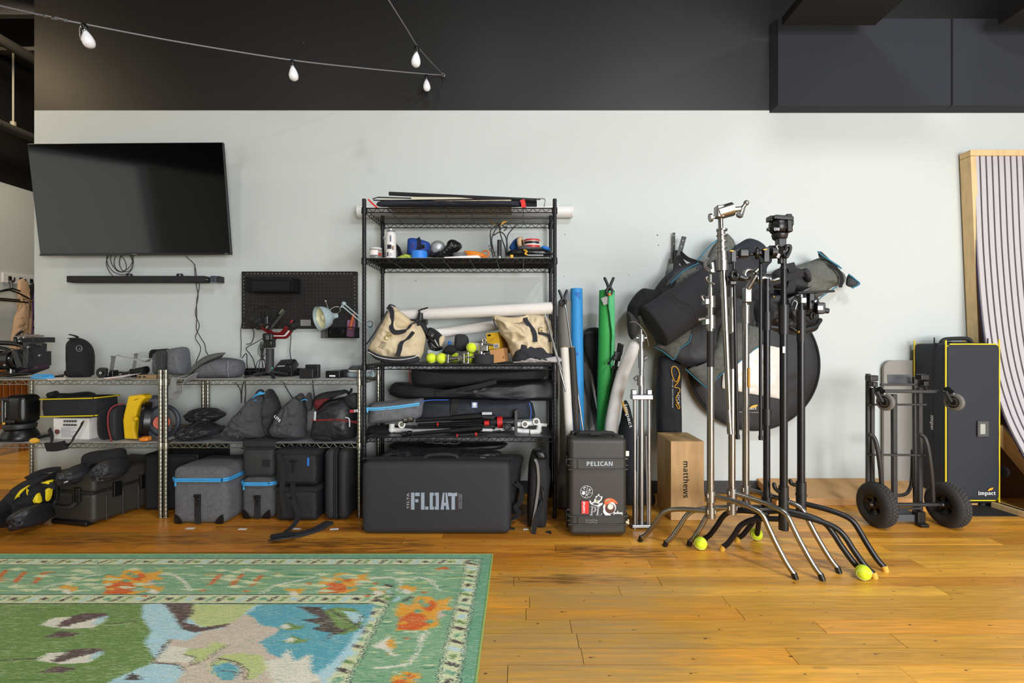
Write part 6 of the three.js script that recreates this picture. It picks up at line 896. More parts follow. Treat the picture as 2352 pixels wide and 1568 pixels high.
  const sd = T('backpack', 'black bag slumped on the floor just beside the lettered case', 'bag'); add(sd, 'pack_body', pil([[1130, 1055], [1160, 1040], [1198, 1042], [1200, 1060], [1195, 1095], [1190, 1140], [1192, 1175], [1165, 1190], [1130, 1190]], 3.14, .22, { p: 3, wr: .014, f: 10, seed: 6 }), K.clothD); add(sd, 'strap', [prib([[1185, 1110, 3.0], [1198, 1122, 2.99], [1196, 1150, 2.98], [1186, 1166, 2.97], [1192, 1178, 2.97], [1180, 1190, 2.95], [1172, 1194, 2.94]], .03, .005, V(1, .2, .3)), ptube([[1176, 1106, 2.98], [1186, 1116, 2.98], [1200, 1122, 3.0], [1206, 1116, 3.0]], .003)], K.strap);
  const n = T('slim_case', 'slim black case with a grey zip standing on edge under the rack', 'case'); add(n, 'case_body', pil([[1212, 1212], [1211, 1120], [1214, 1060], [1222, 1028], [1236, 1024], [1254, 1030], [1262, 1060], [1266, 1090], [1260, 1140], [1254, 1216], [1236, 1220]], 3.0, .2, { p: 5, wr: .002, tension: .35 }), mat(0x1a1a1b, .8, { bump: 'weave' })); add(n, 'zip', prib([[1229, 1054, 2.9], [1235, 1070, 2.885], [1237, 1110, 2.885], [1232, 1155, 2.885], [1226, 1190, 2.885], [1221, 1216, 2.9]], .014, .008, V(1, 0, .2)), mat(0x76726f, .6)); add(n, 'end_panel', pil([[1226, 1030], [1238, 1026], [1252, 1032], [1258, 1052], [1240, 1056], [1230, 1050]], 2.95, .12, { p: 4, wr: 0 }), K.plasticD); add(n, 'hook', [ptube([[1246, 1118, 2.89], [1250, 1122, 2.885], [1248, 1128, 2.885], [1244, 1124, 2.885], [1246, 1118, 2.885]], .003), ptube([[1247, 1128, 2.885], [1247, 1140, 2.88], [1249, 1150, 2.88]], .004)], K.plastic); add(n, 'strap', prib([[1248, 1150, 2.87], [1238, 1175, 2.86], [1228, 1210, 2.85], [1226, 1232, 2.83], [1240, 1234, 2.81], [1258, 1230, 2.83], [1260, 1222, 2.86], [1248, 1220, 2.9]], .028, .005, V(1, .2, .4)), K.strap);
  T1('floor_tape', 'small white tape mark on the floor beside the slim case', 'tape', bxc(onY(1208, 1215, .0008), .03, .0012, .02), K.paper, 'white tape marks on the floor');
}

// ---------------------------------------------------------------- rolls between the rack and the hard case
{
  const roll = (lab, top, bot, d0, d1, r, m, o = {}) => { const t = T(o.name || 'paper_roll', lab, 'roll'), a = at(...bot, d1), b = at(...top, d0); if (o.floor) a.y = .003; const l = a.distanceTo(b); add(t, 'paper', lat([[r - .006, 0], [r, .001], [r, l - .001], [r - .006, l], [r - .006, l - .05], [0, l - .05]], a, b.clone().sub(a), 32), m); if (o.core) add(t, 'core', lat([[0, l - .004], [r * .62, l - .004], [r * .66, l + .004], [r * .5, l + .006], [0, l + .002]], a, b.clone().sub(a), 20), K.card); return t; };
  roll('wide grey backdrop paper roll standing against the rack', [1297, 692], [1294, 1160], 3.44, 3.3, .045, mat(0x77756d, .7), { floor: 1, name: 'backdrop_roll' });
  const b = roll('bright blue backdrop paper roll with blue tape tabs', [1324, 663], [1330, 1120], 3.46, 3.36, .042, K.blueRoll, { floor: 1, name: 'backdrop_roll' });
  add(b, 'tape_tab', mv(new THREE.CylinderGeometry(.0432, .0432, .06, 14, 1, true, -.35, .8), at(1325, 682, 3.457)), K.tapeBlue); add(b, 'tape_tab', mv(new THREE.CylinderGeometry(.0432, .0432, .02, 10, 1, true, -.3, .5), at(1325, 812, 3.425)), K.tapeBlue); add(b, 'loose_edge', ptube([[1312, 712, 3.41], [1313, 760, 3.405], [1314, 800, 3.4]], .0016), mat(0x2a7fc0, .6));
  roll('slim white paper roll with a brown core, leaning between the posts and dark roll', [1296, 798], [1319, 1140], 3.2, 3.12, .026, mat(0xd9d5cc, .7), { core: 1, floor: 1 });
  roll('slim dark brown paper roll with a brown core', [1314, 798], [1338, 1140], 3.22, 3.1, .021, mat(0x322c27, .65), { core: 1, floor: 1 });
  const g = roll('bright green backdrop roll with a clamp on top', [1394, 667], [1385, 1140], 3.36, 3.3, .052, K.green, { floor: 1, name: 'backdrop_roll' });
  add(g, 'loose_flap', pil([[1398, 668], [1411, 668], [1413, 740], [1412, 800], [1408, 850], [1402, 840], [1404, 760], [1396, 700]], 3.28, .02, { p: 5, wr: .004, tension: .2 }), mat(0x47b070, .6)); add(g, 'grey_tape', bxc(at(1391, 690, 3.29), .045, .05, .003, { rz: .4, ry: -.2 }), mat(0x9fa09c, .5));
  const w = T('foam_tube', 'thick white foam tube bowed outward beside the green roll', 'tube'); add(w, 'tube', tube([at(1404, 1130, 3.2), at(1402, 1000, 3.2), at(1412, 930, 3.18), at(1430, 860, 3.16), at(1455, 798, 3.14)], .04, { rad: 24, seg: 50 }), mat(0xe2e1de, .75)); add(w, 'end_hole', mv(new THREE.CylinderGeometry(.018, .018, .004, 20), at(1456.5, 793, 3.137), new THREE.Quaternion().setFromUnitVectors(UP, V(.35, .93, .05).normalize())), mat(0x9a9894, .8));
  const clampA = (lab, px, py, d, s = 1) => { const t = T('spring_clamp', lab, 'clamp', 'black spring clamps on the rolls'), c = at(px, py, d); for (const k of [-1, 1]) { add(t, 'handle', tube([c.clone().add(V(k * .003, -.01 * s, .0)), c.clone().add(V(k * .012, .02 * s, .0)), c.clone().add(V(k * .026 * s, .055 * s, 0))], .0085 * s, {}), K.plasticD); add(t, 'jaw', tube([c.clone().add(V(k * .004, 0, .01)), c.clone().add(V(k * .018, -.02 * s, .01)), c.clone().add(V(k * .012, -.045 * s, .01))], .009 * s), K.plastic); } add(t, 'pivot', mv(new THREE.CylinderGeometry(.008, .008, .03, 14), c, E(Math.PI / 2, 0, 0)), K.alu); return t; };
  clampA('black spring clamp holding the top of the wide grey roll', 1293, 686, 3.38); const c2 = clampA('black spring clamp biting the top of the bright green roll', 1399, 660, 3.29, 1.1); add(c2, 'orange_tip', mv(new THREE.SphereGeometry(.01, 12, 8), at(1400, 676, 3.27)), K.orange);
  // rods leaning through
  T1('metal_rod', 'thin pale metal rod leaning in front of the wide grey roll', 'rod', [cyl(at(1299, 703, 3.3), at(1340, 995, 3.16), .0065), cyl(at(1298, 700, 3.3), at(1298.5, 708, 3.298), .009)], K.alu);
  T1('metal_rod', 'thin pale rod leaning from the collapsed cream tote down past the posts', 'rod', [cyl(at(1252, 722, 3.1), at(1300, 900, 3.08), .006)], K.alu); T1('metal_rod', 'second thin rod crossing the black rack post', 'rod', [cyl(at(1256, 735, 3.07), at(1290, 850, 3.06), .004)], K.aluD);
  T1('white_board', 'white board edge standing behind the wide grey roll', 'board', [bx(.012, .94, .12, at(1284, 900, 3.3).x, .47, WD - 3.36)], mat(0xd9d7d0, .7));
  // black bags and stand behind
  const bb = T('stand_bag', 'black stand bag leaning between the blue and green rolls', 'bag'); add(bb, 'bag_body', pil([[1339, 770], [1345, 757], [1360, 752], [1378, 754], [1382, 775], [1384, 850], [1382, 960], [1376, 960], [1365, 880], [1350, 830], [1340, 800]], 3.5, .1, { p: 3, wr: .008, f: 12 }), K.clothD); add(bb, 'end_flap', prib([[1342, 765, 3.45], [1358, 763, 3.44], [1376, 764, 3.45]], .012, .006, V(0, 1, 0)), K.strap);
  T1('folded_backdrop', 'grey folded panel edge beneath the stand bag', 'panel', pprism([[1340, 830], [1348, 835], [1378, 975], [1368, 990], [1342, 870]], 3.53, .02), mat(0x5f5e5c, .8));
  const ls = T('folded_stand', 'small black folded light stand leaning behind the white foam tube', 'light stand'); add(ls, 'pole', [cyl(at(1423, 788, 3.3), at(1395, 960, 3.26), .011), cyl(at(1408, 786, 3.32), at(1392, 960, 3.3), .008)], K.plasticD); add(ls, 'bracket', [bxc(at(1417, 818, 3.28), .05, .06, .04, { r: .006, rz: -.2 }), bxc(at(1413, 845, 3.28), .045, .03, .045, { r: .006, rz: -.2 }), cyl(at(1428, 791, 3.3), at(1424, 815, 3.29), .014)], K.plastic); add(ls, 'lever', [cyl(at(1412, 815, 3.26), at(1399, 832, 3.22), .006), mv(new THREE.SphereGeometry(.01, 12, 8), at(1398, 834, 3.22))], K.blackMetal);
  const ib = T('stand_bag', 'black bag with yellow flash and white lettering leaning behind the silver stand', 'bag'); add(ib, 'bag_body', pil([[1418, 1000], [1424, 960], [1430, 925], [1438, 918], [1450, 950], [1462, 1010], [1492, 1110], [1496, 1150], [1480, 1165], [1440, 1165], [1425, 1100]], 3.36, .13, { p: 3, wr: .006, f: 8 }), mat(0x20232a, .8, { bump: 'weave' })); add(ib, 'yellow_flash', pil([[1428, 925], [1431, 921], [1439, 938], [1442, 952], [1436, 948], [1431, 936]], 3.285, .006, { wr: 0, p: 5 }), K.gold); add(ib, 'lettering', mv(txt('impact', .16, .03, fontS, .002), at(1442, 955, 3.28), E(0, 0, -1.32)), K.letterW);
  add(ib, 'base', bxc(at(1466, 1125, 3.36).setY(.04), .22, .08, .1, { r: .03 }), K.clothD);
}
{ // upright wheeled hard case with stickers
  const d = 2.78, W = .322, H = .545, D = .2, cx = (at(1307, 0, d).x + at(1440, 0, d).x) / 2, z = WD - d - D / 2, t = T('rolling_hard_case', 'black upright rolling hard case with stickers and light lettering', 'case'), fz = WD - d;
  add(t, 'front_shell', [bx(W, H, D * .55, cx, H / 2 + .012, z + D * .22, { r: .026, s: 4 })], K.hard); add(t, 'rear_shell', bx(W - .004, H - .01, D * .5, cx, H / 2 + .014, z - D * .25, { r: .026, s: 4 }), mat(0x24221f, .5));
  add(t, 'seam_rim', bx(W + .014, H - .006, .014, cx, H / 2 + .014, z - .012, { r: .006 }), mat(0x1d1c1a, .45));
  const yy = (py) => EYE + (CY - py) / FPX * d;
  for (const [p0, p1] of [[1053, 1077], [1184, 1203]]) { add(t, 'band_ridge', [p0, p1].map(p => bx(W + .012, .006, .02, cx, yy(p), fz + .002, { r: .0025 })), mat(0x35322e, .45)); add(t, 'band_plate', bx(W * .74, Math.abs(yy(p0) - yy(p1)) - .004, .008, cx + .004, (yy(p0) + yy(p1)) / 2, fz + .001, { r: .002 }), K.hard); }
  for (const p of [1056, 1070, 1172, 1184, 1197]) for (const s of [-1, 1]) add(t, 'side_ridge', bx(.016, .007, D * .5, cx + s * (W / 2 + .002), yy(p), z + .04, { r: .003 }), K.hard);
  for (const p of [1063, 1190]) add(t, 'latch', bx(.02, .06, .05, cx - W / 2 - .008, yy(p), z + .02, { r: .005 }), K.plasticD); for (const p of [1045, 1204]) add(t, 'lock_plate', [bx(.02, .03, .006, cx + W / 2 + .012, yy(p), z + .06, { r: .002 })], mat(0xc9c0a4, .35, { metal: .8 }));
  add(t, 'handle', [tube([V(cx - .11, H + .01, z + .02), V(cx - .09, H + .03, z + .03), V(cx, H + .034, z + .035), V(cx + .09, H + .03, z + .03), V(cx + .11, H + .01, z + .02)], .011, { tension: .3 }), bx(.07, .026, .03, cx - .005, H + .03, z + .032, { r: .008 })], K.rubber); add(t, 'top_hinge', bx(.22, .03, .05, cx - .03, H + .014, z - .04, { r: .008 }), K.plasticD);
  for (const x of [-.12, .12]) add(t, 'wheel', cyl(V(cx + x - .014, .025, z - D / 2 + .01), V(cx + x + .014, .025, z - D / 2 + .01), .025), K.rubber);
  add(t, 'lettering', mv(txt('PELICAN', .145, .025), V(at(1377, 1064, d).x, yy(1064), fz + .006), E(0, 0, 0)), mat(0xa8b7bd, .45));
  const sx = (px) => at(px, 0, d).x, st = (n, g, m) => add(t, n, g, m);
  const disc = (px, py, r, m, k = 0) => mv(new THREE.CylinderGeometry(r, r, .001, 30), V(sx(px), yy(py), fz + .0012 + k), E(Math.PI / 2, 0, 0)), bar = (px, py, w, h, rz = 0, k = 0) => bx(w, h, .001, sx(px), yy(py), fz + .0012 + k, { rz });
  st('round_sticker', disc(1347, 1129, .034), mat(0x1a1918, .5)); st('sticker_ring', [mv(new THREE.TorusGeometry(.034, .0012, 6, 40), V(sx(1347), yy(1129), fz + .002)), bar(1347, 1129, .066, .0018, -.25, .001), bar(1347, 1129, .0018, .066, -.25, .001)], K.letterW); st('sticker_lettering', [['C', 1343, 1121], ['N', 1354, 1125], ['C', 1350, 1136]].map(([c, x, y]) => mv(txt(c, .014, .016, fontS), V(sx(x), yy(y), fz + .002), E(0, 0, -.4))).concat(disc(1340, 1132, .009, 0, .0006)), K.letterW);
  st('red_sticker', bar(1343, 1164, .045, .074), mat(0xd42a22, .5)); st('red_sticker_edge', [bar(1334.5, 1164, .005, .07, 0, .0006), bar(1343, 1149.5, .045, .004, 0, .0006)], K.plasticD); st('red_sticker_lettering', mv(txt('CamDept', .064, .017, fontS), V(sx(1341.5), yy(1164), fz + .0022), E(0, 0, Math.PI / 2)), K.letterW);
  const blob = (pts, k, bv = 0) => prism(pts.map(([x, y]) => [sx(x), yy(y)]), .001).translate(0, 0, fz + .0012 + k);
  st('cut_sticker', blob([[1354, 1148], [1357, 1150], [1358, 1154], [1364, 1152], [1365, 1146], [1369, 1143], [1367, 1140], [1372, 1138], [1375, 1133], [1378, 1139], [1384, 1140], [1382, 1147], [1378, 1151], [1374, 1156], [1384, 1154], [1384, 1158], [1378, 1162], [1370, 1162], [1358, 1158], [1354, 1153]], 0), K.letterW); st('cut_sticker_print', [blob([[1368, 1145], [1374, 1137], [1381, 1142], [1378, 1148], [1370, 1150]], .0006), blob([[1360, 1156], [1368, 1153], [1376, 1157], [1372, 1160], [1364, 1159]], .0006)], mat(0x4c4c50, .6)); st('cut_sticker_center', disc(1371, 1150, .006, 0, .0012), mat(0x9aa03a, .5));
  st('silver_lettering', [mv(txt('P', .034, .052, fontS), V(sx(1362), yy(1173), fz + .002), E(0, 0, -.12)), mv(txt('L', .034, .052, fontS), V(sx(1376), yy(1173), fz + .002), E(0, 0, -.12))], mat(0x9a9ca0, .3, { metal: .6 }));
  st('brown_sticker', [disc(1400, 1165, .036), blob([[1386, 1167], [1389, 1167], [1392, 1178], [1402, 1181], [1404, 1184], [1390, 1183], [1385, 1175]], .0002)], K.letterW); st('brown_sticker_print', [disc(1401, 1167, .028, 0, .0006), blob([[1392, 1164], [1400, 1168], [1410, 1164], [1408, 1172], [1400, 1176], [1393, 1172]], .001)], mat(0x5a3422, .6)); st('brown_sticker_foam', [disc(1402, 1163, .016, 0, .0016)], mat(0xe9dccd, .6)); st('orange_sticker', [blob([[1387, 1150], [1392, 1144], [1400, 1143], [1406, 1144], [1412, 1147], [1419, 1155], [1416, 1157], [1408, 1152], [1402, 1153], [1396, 1156], [1390, 1161]], .002)], mat(0xd9662c, .5)); st('orange_sticker_print', [blob([[1390, 1149], [1398, 1145], [1402, 1146], [1394, 1150]], .0026)], mat(0x7fb0a0, .5));
  st('small_sticker', [bar(1419.5, 1180, .05, .018), blob([[1416, 1177], [1419, 1171.5], [1421, 1177]], 0)], K.letterW); st('small_sticker_print', bar(1419.5, 1181, .044, .008, 0, .0006), mat(0x3b3b3b, .6));
  st('marker_writing', [[1346, 1195], [1352, 1196], [1357, 1196], [1362, 1195], [1368, 1196]].map(([x, y], i) => tube([[-2, -2], [1, -4], [2, -1], [-1, 3], [2, 4]].map(([a, b]) => V(sx(x + a * (.8 + .15 * i % 2)), yy(y + b * .9), fz + .0075)), .0011, { rad: 5 })), mat(0x9b9c9a, .6));
}
{ // silver folded light stand
  const t = T('light_stand', 'silver folded light stand standing upright beside the sticker covered case', 'light stand'), d = 2.93, X = at(1473, 1200, d).x, z = WD - d, y = (py) => EYE + (CY - py) / FPX * d, c = (x, p0, p1, r, dz = 0, r2) => cyl(V(X + x, y(p0), z + dz), V(X + x, y(p1), z + dz), r, r2 || r);
  add(t, 'column', [c(0, 1205, 880, .017), c(0, 880, 800, .0135), c(0, 845, 805, .0175), c(-.004, 885, 862, .021), c(0, 800, 782, .011)], K.alu);
  for (const [x, dz] of [[-.042, .01], [.042, .01], [.006, -.04], [-.02, .03]].slice(0, 3)) add(t, 'leg', [c(x, 1212, 912, .0105, dz), c(x, 1200, 1080, .013, dz)], mat(0xa9aaa8, .35, { metal: 1 }));
  add(t, 'collar', [bx(.125, .03, .06, X, y(911), z + .005, { r: .006 }), bx(.03, .03, .04, X - .045, y(900), z, { r: .005 }), bx(.03, .03, .04, X + .045, y(900), z, { r: .005 })], K.alu); add(t, 'lower_collar', bx(.12, .02, .06, X, y(1205), z, { r: .004 }), K.alu);
  add(t, 'top_socket', [c(0, 784, 768, .02), cyl(V(X - .03, y(776), z), V(X + .03, y(776), z), .008), c(0, 768, 756, .006)], K.alu); add(t, 'wing_knob', [[.026, 822, .008], [-.03, 868, .008]].map(([x, p, r]) => mv(bx(.03, .022, .012, 0, 0, 0, { r: .004 }), V(X + x, y(p), z), E(0, 0, .7))), K.plasticD);
  add(t, 'brace', [[-.03, 0], [.03, 0]].map(([x]) => cyl(V(X + x, y(1200), z + .02), V(X + x * .8, y(1000), z + .015), .005)), K.aluD);
}
{ // apple box
  const d = 3.05, t = T('apple_box', 'tall pale plywood crate with two hand holes standing on end', 'crate'), a = at(1541, 1013, d), b = at(1617, 1195, d), W = b.x - a.x, H = a.y, D = .305, cx = (a.x + b.x) / 2, z = WD - d - D / 2, th = .014;
  add(t, 'front_board', bx(W, H - .002, th, cx, H / 2, z + D / 2 - th / 2, { r: .002 }), K.ply); add(t, 'rear_board', bx(W, H - .002, th, cx, H / 2, z - D / 2 + th / 2, { r: .002 }), K.ply);
  for (const s of [-1, 1]) add(t, 'side_board', bx(th, H - .002, D - 2 * th, cx + s * (W / 2 - th / 2), H / 2, z, { r: .002 }), K.ply);
  const hole = (x) => rrLoop(.055, .03, .014).map(v => [x + v.x, v.y + .05]).reverse();
  const topG = prism([[-W / 2 + th, -D / 2 + th], [W / 2 - th, -D / 2 + th], [W / 2 - th, D / 2 - th], [-W / 2 + th, D / 2 - th]], th, { holes: [hole(-.038).map(([x, y]) => [x * .9, y]), hole(.038).map(([x, y]) => [x * .9, y])] });
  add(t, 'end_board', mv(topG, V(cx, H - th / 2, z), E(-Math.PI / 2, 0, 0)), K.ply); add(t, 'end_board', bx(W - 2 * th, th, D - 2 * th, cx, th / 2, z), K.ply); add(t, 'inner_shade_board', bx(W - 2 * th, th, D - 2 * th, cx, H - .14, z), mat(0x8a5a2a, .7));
  add(t, 'lettering', mv(txt('matthews', .225, .036), V(at(1576, 1100, d).x, at(1576, 1101, d).y, WD - d + .0006), E(0, 0, -Math.PI / 2)), mat(0x2a2018, .7));
}
T1('flat_carton', 'long flat cardboard carton leaning low against the wall behind the stands', 'carton', (() => { const a = at(1790, 1161, 3.326), L = 1.35; return mv(bx(L, .052, .29, L / 2, .026, -.145, { r: .002 }), V(a.x - .02, .001, WD - 3.326), E(.2, 0, 0)); })(), mat(0xc69a66, .75, { bump: 'paint' }));
// ---------------------------------------------------------------- bags and discs hung on the wall
{
  for (const [p, lab] of [[[[1545, 534], [1551, 534], [1550, 605], [1544, 605]], 'upright black metal strap hook with two holes above the hung bags'], [[[1566, 542], [1577, 544], [1560, 605], [1549, 602]], 'slanting black metal strap hook with two holes above the hung bags']]) { const s = p[0][0] < 1550; T1('wall_hook', lab, 'hook', pprism(p, s ? 3.575 : 3.5, .006, { holes: [circ(s ? 1548 : 1569, s ? 540 : 552, 1.6, 8), circ(s ? 1548 : 1565, s ? 560 : 566, 1.6, 8)] }), K.blackMetal, 'black metal wall hooks'); }
  const d = 3.53, r = T('round_reflector_bag', 'big round black reflector bag with a pale clear window hung on the wall', 'bag'), N = 56, ctr = [1732, 838], out = [];
  for (let i = 0; i < N; i++) { const a = i / N * 6.28319; out.push([ctr[0] + 153 * Math.cos(a), ctr[1] + 152 * Math.sin(a)]); }
  add(r, 'bag_body', pil(out, d, .07, { p: 6, wr: .006, f: 5, m: 14, n: 100 }), mat(0x202123, .62, { bump: 'weave' })); add(r, 'rim', loopTube(out.filter((_, i) => i % 2).map(([x, y]) => at(1732 + (x - 1732) * .982, 838 + (y - 838) * .985, d - .012)), .007), K.strap);
  add(r, 'clear_window', pil([[1661, 840], [1664, 815], [1700, 796], [1745, 790], [1795, 799], [1793, 860], [1793, 916], [1750, 909], [1700, 900], [1657, 891]], d - .046, .022, { p: 6, wr: .004, f: 12, tension: .06 }), mat(0xd6d2c8, .3, { phys: { clearcoat: .6, clearcoatRoughness: .2 } }));
  add(r, 'lettering', [mv(txt('impact', .1, .026, fontS, .0016), at(1721, 938, d - .05), E(0, 0, .02)), mv(txt('professional studio accessories', .15, .008, fontR, .0014), at(1719, 946.5, d - .05), E(0, 0, -.03))], mat(0xd8d0be, .5)); add(r, 'yellow_flash', pil([[1722, 936], [1728, 931], [1740, 929], [1737, 934], [1728, 936]], d - .05, .003, { wr: 0, p: 5 }), K.gold);
  const r2 = T('round_reflector_bag', 'smaller round black reflector bag hung behind the striped stands and grey felt sack', 'bag'), o2 = []; for (let i = 0; i < 40; i++) { const a = i / 40 * 6.28319; o2.push([1612 + 126 * Math.cos(a), 722 + 122 * Math.sin(a)]); }
  add(r2, 'bag_body', pil(o2, 3.44, .08, { p: 5, wr: .012, f: 7, seed: 3, m: 12 }), mat(0x24262b, .55, { bump: 'weave' })); r2.userData.label = 'smaller round black reflector bag hung under the long black tube bag';
  const felt = (lab, parts) => { const t = T('felt_sack', lab, 'sack', 'grey felt sacks with blue piping'); parts.forEach(([pts, dd, th, edge], i) => { add(t, i ? 'flap' : 'sack_body', pil(pts, dd, th, { p: 3.5, wr: .012, f: 9, seed: i + 2, tension: .15 }), K.feltG); if (edge) add(t, 'piping', ptube(edge.map(([x, y]) => [x, y, dd - th * .35]), .004, { tension: .3 }), K.cyanD, { label: 'muted blue piping' }); }); return t; };
  felt('grey felt sack with blue piping whose corner hangs beneath the long tube bag', [[[[1500, 795], [1540, 770], [1590, 748], [1586, 780], [1562, 802], [1552, 825], [1543, 822], [1522, 806]], 3.34, .06, [[1504, 797], [1524, 808], [1542, 823], [1546, 826], [1551, 822], [1562, 800], [1582, 786], [1588, 768]]]]);
  felt('grey felt sack with blue piping lying across the big round bag', [[[[1640, 800], [1655, 745], [1700, 740], [1760, 760], [1752, 790], [1700, 830], [1660, 858], [1640, 876], [1626, 893], [1600, 872], [1576, 848], [1610, 845]], 3.4, .07, [[1574, 847], [1590, 862], [1610, 880], [1628, 893], [1640, 877], [1658, 858], [1690, 838], [1724, 808], [1750, 792]]]]);
  felt('grey felt sack with blue piping peaking above the long tube bag', [[[[1604, 640], [1612, 610], [1640, 560], [1660, 540], [1672, 534], [1686, 548], [1692, 564], [1680, 580], [1650, 600], [1636, 640]], 3.42, .09, [[1602, 598], [1625, 570], [1648, 550], [1664, 549], [1685, 566]]], [[[1545, 650], [1560, 625], [1600, 610], [1620, 640], [1560, 680], [1540, 672]], 3.42, .06, [[1530, 665], [1546, 645], [1570, 622], [1604, 604]]]]);
  const fr = T('felt_roll', 'rolled grey felt sack with blue edges sticking out past the black harness', 'sack'); add(fr, 'roll', pil([[1770, 625], [1820, 610], [1856, 600], [1884, 590], [1900, 600], [1940, 625], [1948, 640], [1940, 655], [1915, 660], [1885, 682], [1850, 690], [1780, 690]], 3.51, .19, { p: 2.4, wr: .012, f: 10, tension: .3 }), K.feltG); add(fr, 'edge_flap', [pil([[1878, 580], [1884, 577], [1890, 586], [1910, 600], [1932, 614], [1920, 612], [1895, 598], [1882, 592]], 3.43, .03, { wr: .003 }), pil([[1942, 650], [1948, 630], [1966, 642], [1972, 652], [1960, 660], [1946, 657]], 3.47, .05, { wr: .003 })], mat(0x3c4143, .9)); add(fr, 'piping', [ptube([[1879, 578, 3.42], [1888, 586, 3.41], [1912, 602, 3.41], [1932, 616, 3.41]], .005), ptube([[1950, 630, 3.44], [1966, 643, 3.44], [1974, 652, 3.45], [1958, 661, 3.45]], .005), ptube([[1878, 690, 3.43], [1892, 678, 3.41], [1922, 658, 3.41]], .004)], K.cyanD); add(fr, 'dark_band', prib([[1908, 606, 3.41], [1926, 622, 3.4], [1934, 640, 3.4], [1930, 660, 3.41]], .02, .006, V(.8, .5, .2)), K.clothD);
  // long tube bag
  const tb = T('tube_bag', 'long thick black tube bag slanting up across the hung bags', 'bag'), A = at(1493, 755, 3.28), B = at(1722, 606, 3.36), ax = B.clone().sub(A).normalize(), rows = []; const U = V(0, 0, 1).cross(ax).normalize(), Wv = ax.clone().cross(U);
  for (let i = 0; i <= 40; i++) { const f = i / 40, rr_ = .155 * Math.pow(Math.max(0, 1 - Math.pow(Math.abs(2 * f - 1), 44)), .5) * (1 - .08 * f), row = []; for (let k = 0; k < 48; k++) { const a = k / 48 * 6.28319, R = rr_ * (1 + .04 * fbm(f * 5, Math.cos(a) * 1.5, Math.sin(a) * 1.5)); row.push(A.clone().lerp(B, f).addScaledVector(U, Math.cos(a) * R).addScaledVector(Wv, Math.sin(a) * R * .72)); } rows.push(row); }
  const tg = quadStrip(rows, true, true); tg.computeVertexNormals(); add(tb, 'bag_body', tg, mat(0x2a2b2f, .85, { bump: 'weave' })); add(tb, 'end_seam', ptube([[1447, 740, 3.19], [1458, 739, 3.165], [1470, 748, 3.15], [1484, 768, 3.15], [1490, 795, 3.16]], .0022), mat(0x9a958c, .7)); add(tb, 'mid_seam', ptube([[1540, 672, 3.2], [1560, 690, 3.165], [1588, 705, 3.16], [1600, 735, 3.18]], .0022), K.strap);
  const sb2 = T('stuff_bag', 'black round ended bag behind the lower end of the tube bag', 'bag'); add(sb2, 'bag_body', pil([[1440, 725], [1439, 705], [1450, 685], [1465, 668], [1478, 661], [1498, 663], [1512, 668], [1520, 690], [1490, 715], [1462, 728], [1446, 745]], 3.4, .16, { p: 2.6, wr: .012, f: 12 }), K.clothD); add(sb2, 'rear_half', pil([[1439, 735], [1441, 715], [1470, 735], [1465, 765], [1452, 780], [1442, 765]], 3.38, .12, { wr: .006 }), mat(0x3d3d3d, .9)); add(sb2, 'straps', [prib([[1555, 575, 3.52], [1552, 620, 3.45], [1545, 650, 3.4], [1530, 665, 3.35], [1518, 690, 3.3]], .04, .006, V(1, .2, .2)), prib([[1562, 580, 3.5], [1580, 595, 3.46], [1610, 605, 3.42], [1640, 618, 3.38]], .03, .006, V(.2, 1, .3)), prib([[1560, 590, 3.48], [1575, 612, 3.44], [1600, 620, 3.4]], .035, .006, V(.4, 1, .3)), prib([[1548, 625, 3.44], [1530, 645, 3.4], [1514, 672, 3.37], [1502, 690, 3.34]], .03, .005, V(.8, .5, .2)), prib([[1556, 610, 3.46], [1556, 628, 3.44], [1554, 636, 3.43]], .04, .01, V(1, 0, .3))], K.strap);
  const db = T('dark_bag', 'dark folded fabric bag bulging behind the tall grip head stand', 'bag'); add(db, 'bag_body', pil([[1670, 570], [1690, 560], [1715, 546], [1732, 547], [1752, 556], [1770, 580], [1776, 600], [1765, 615], [1758, 660], [1730, 690], [1690, 690], [1670, 640]], 3.42, .14, { p: 2.6, wr: .012, f: 8 }), K.navy);
  const ez = T('softbox_sleeve', 'narrow navy black sleeve bag with yellow script hung on the wall', 'bag'); add(ez, 'bag_body', pil([[1511, 822], [1530, 818], [1566, 835], [1567, 900], [1569, 990], [1566, 1030], [1530, 1044], [1512, 1036], [1506, 1010], [1505, 900]], 3.5, .1, { p: 4, wr: .006, f: 5, tension: .25 }), mat(0x1d2027, .75, { bump: 'weave' })); add(ez, 'script_lettering', [ptube([[1560, 862, 3.44], [1554, 876, 3.44], [1548, 872, 3.44], [1543, 858, 3.44], [1543, 845, 3.44], [1549, 841, 3.44], [1557, 847, 3.44], [1561, 862, 3.44], [1558, 876, 3.44], [1549, 888, 3.44], [1559, 891, 3.44], [1561, 898, 3.44], [1553, 912, 3.44], [1555, 925, 3.44], [1561, 934, 3.44], [1558, 938, 3.44], [1552, 928, 3.44]], .0036, { rad: 6, seg: 120 })], K.gold); add(ez, 'lettering', [mv(txt('LOCK', .085, .014, fontR, .003), at(1558.5, 915, 3.44), E(0, 0, -Math.PI / 2)), mv(txt('28 X 28" QUICK SOFTBOX', .2, .011, fontR, .003), at(1544.5, 903, 3.442), E(0, 0, -Math.PI / 2))], K.letterW);
}
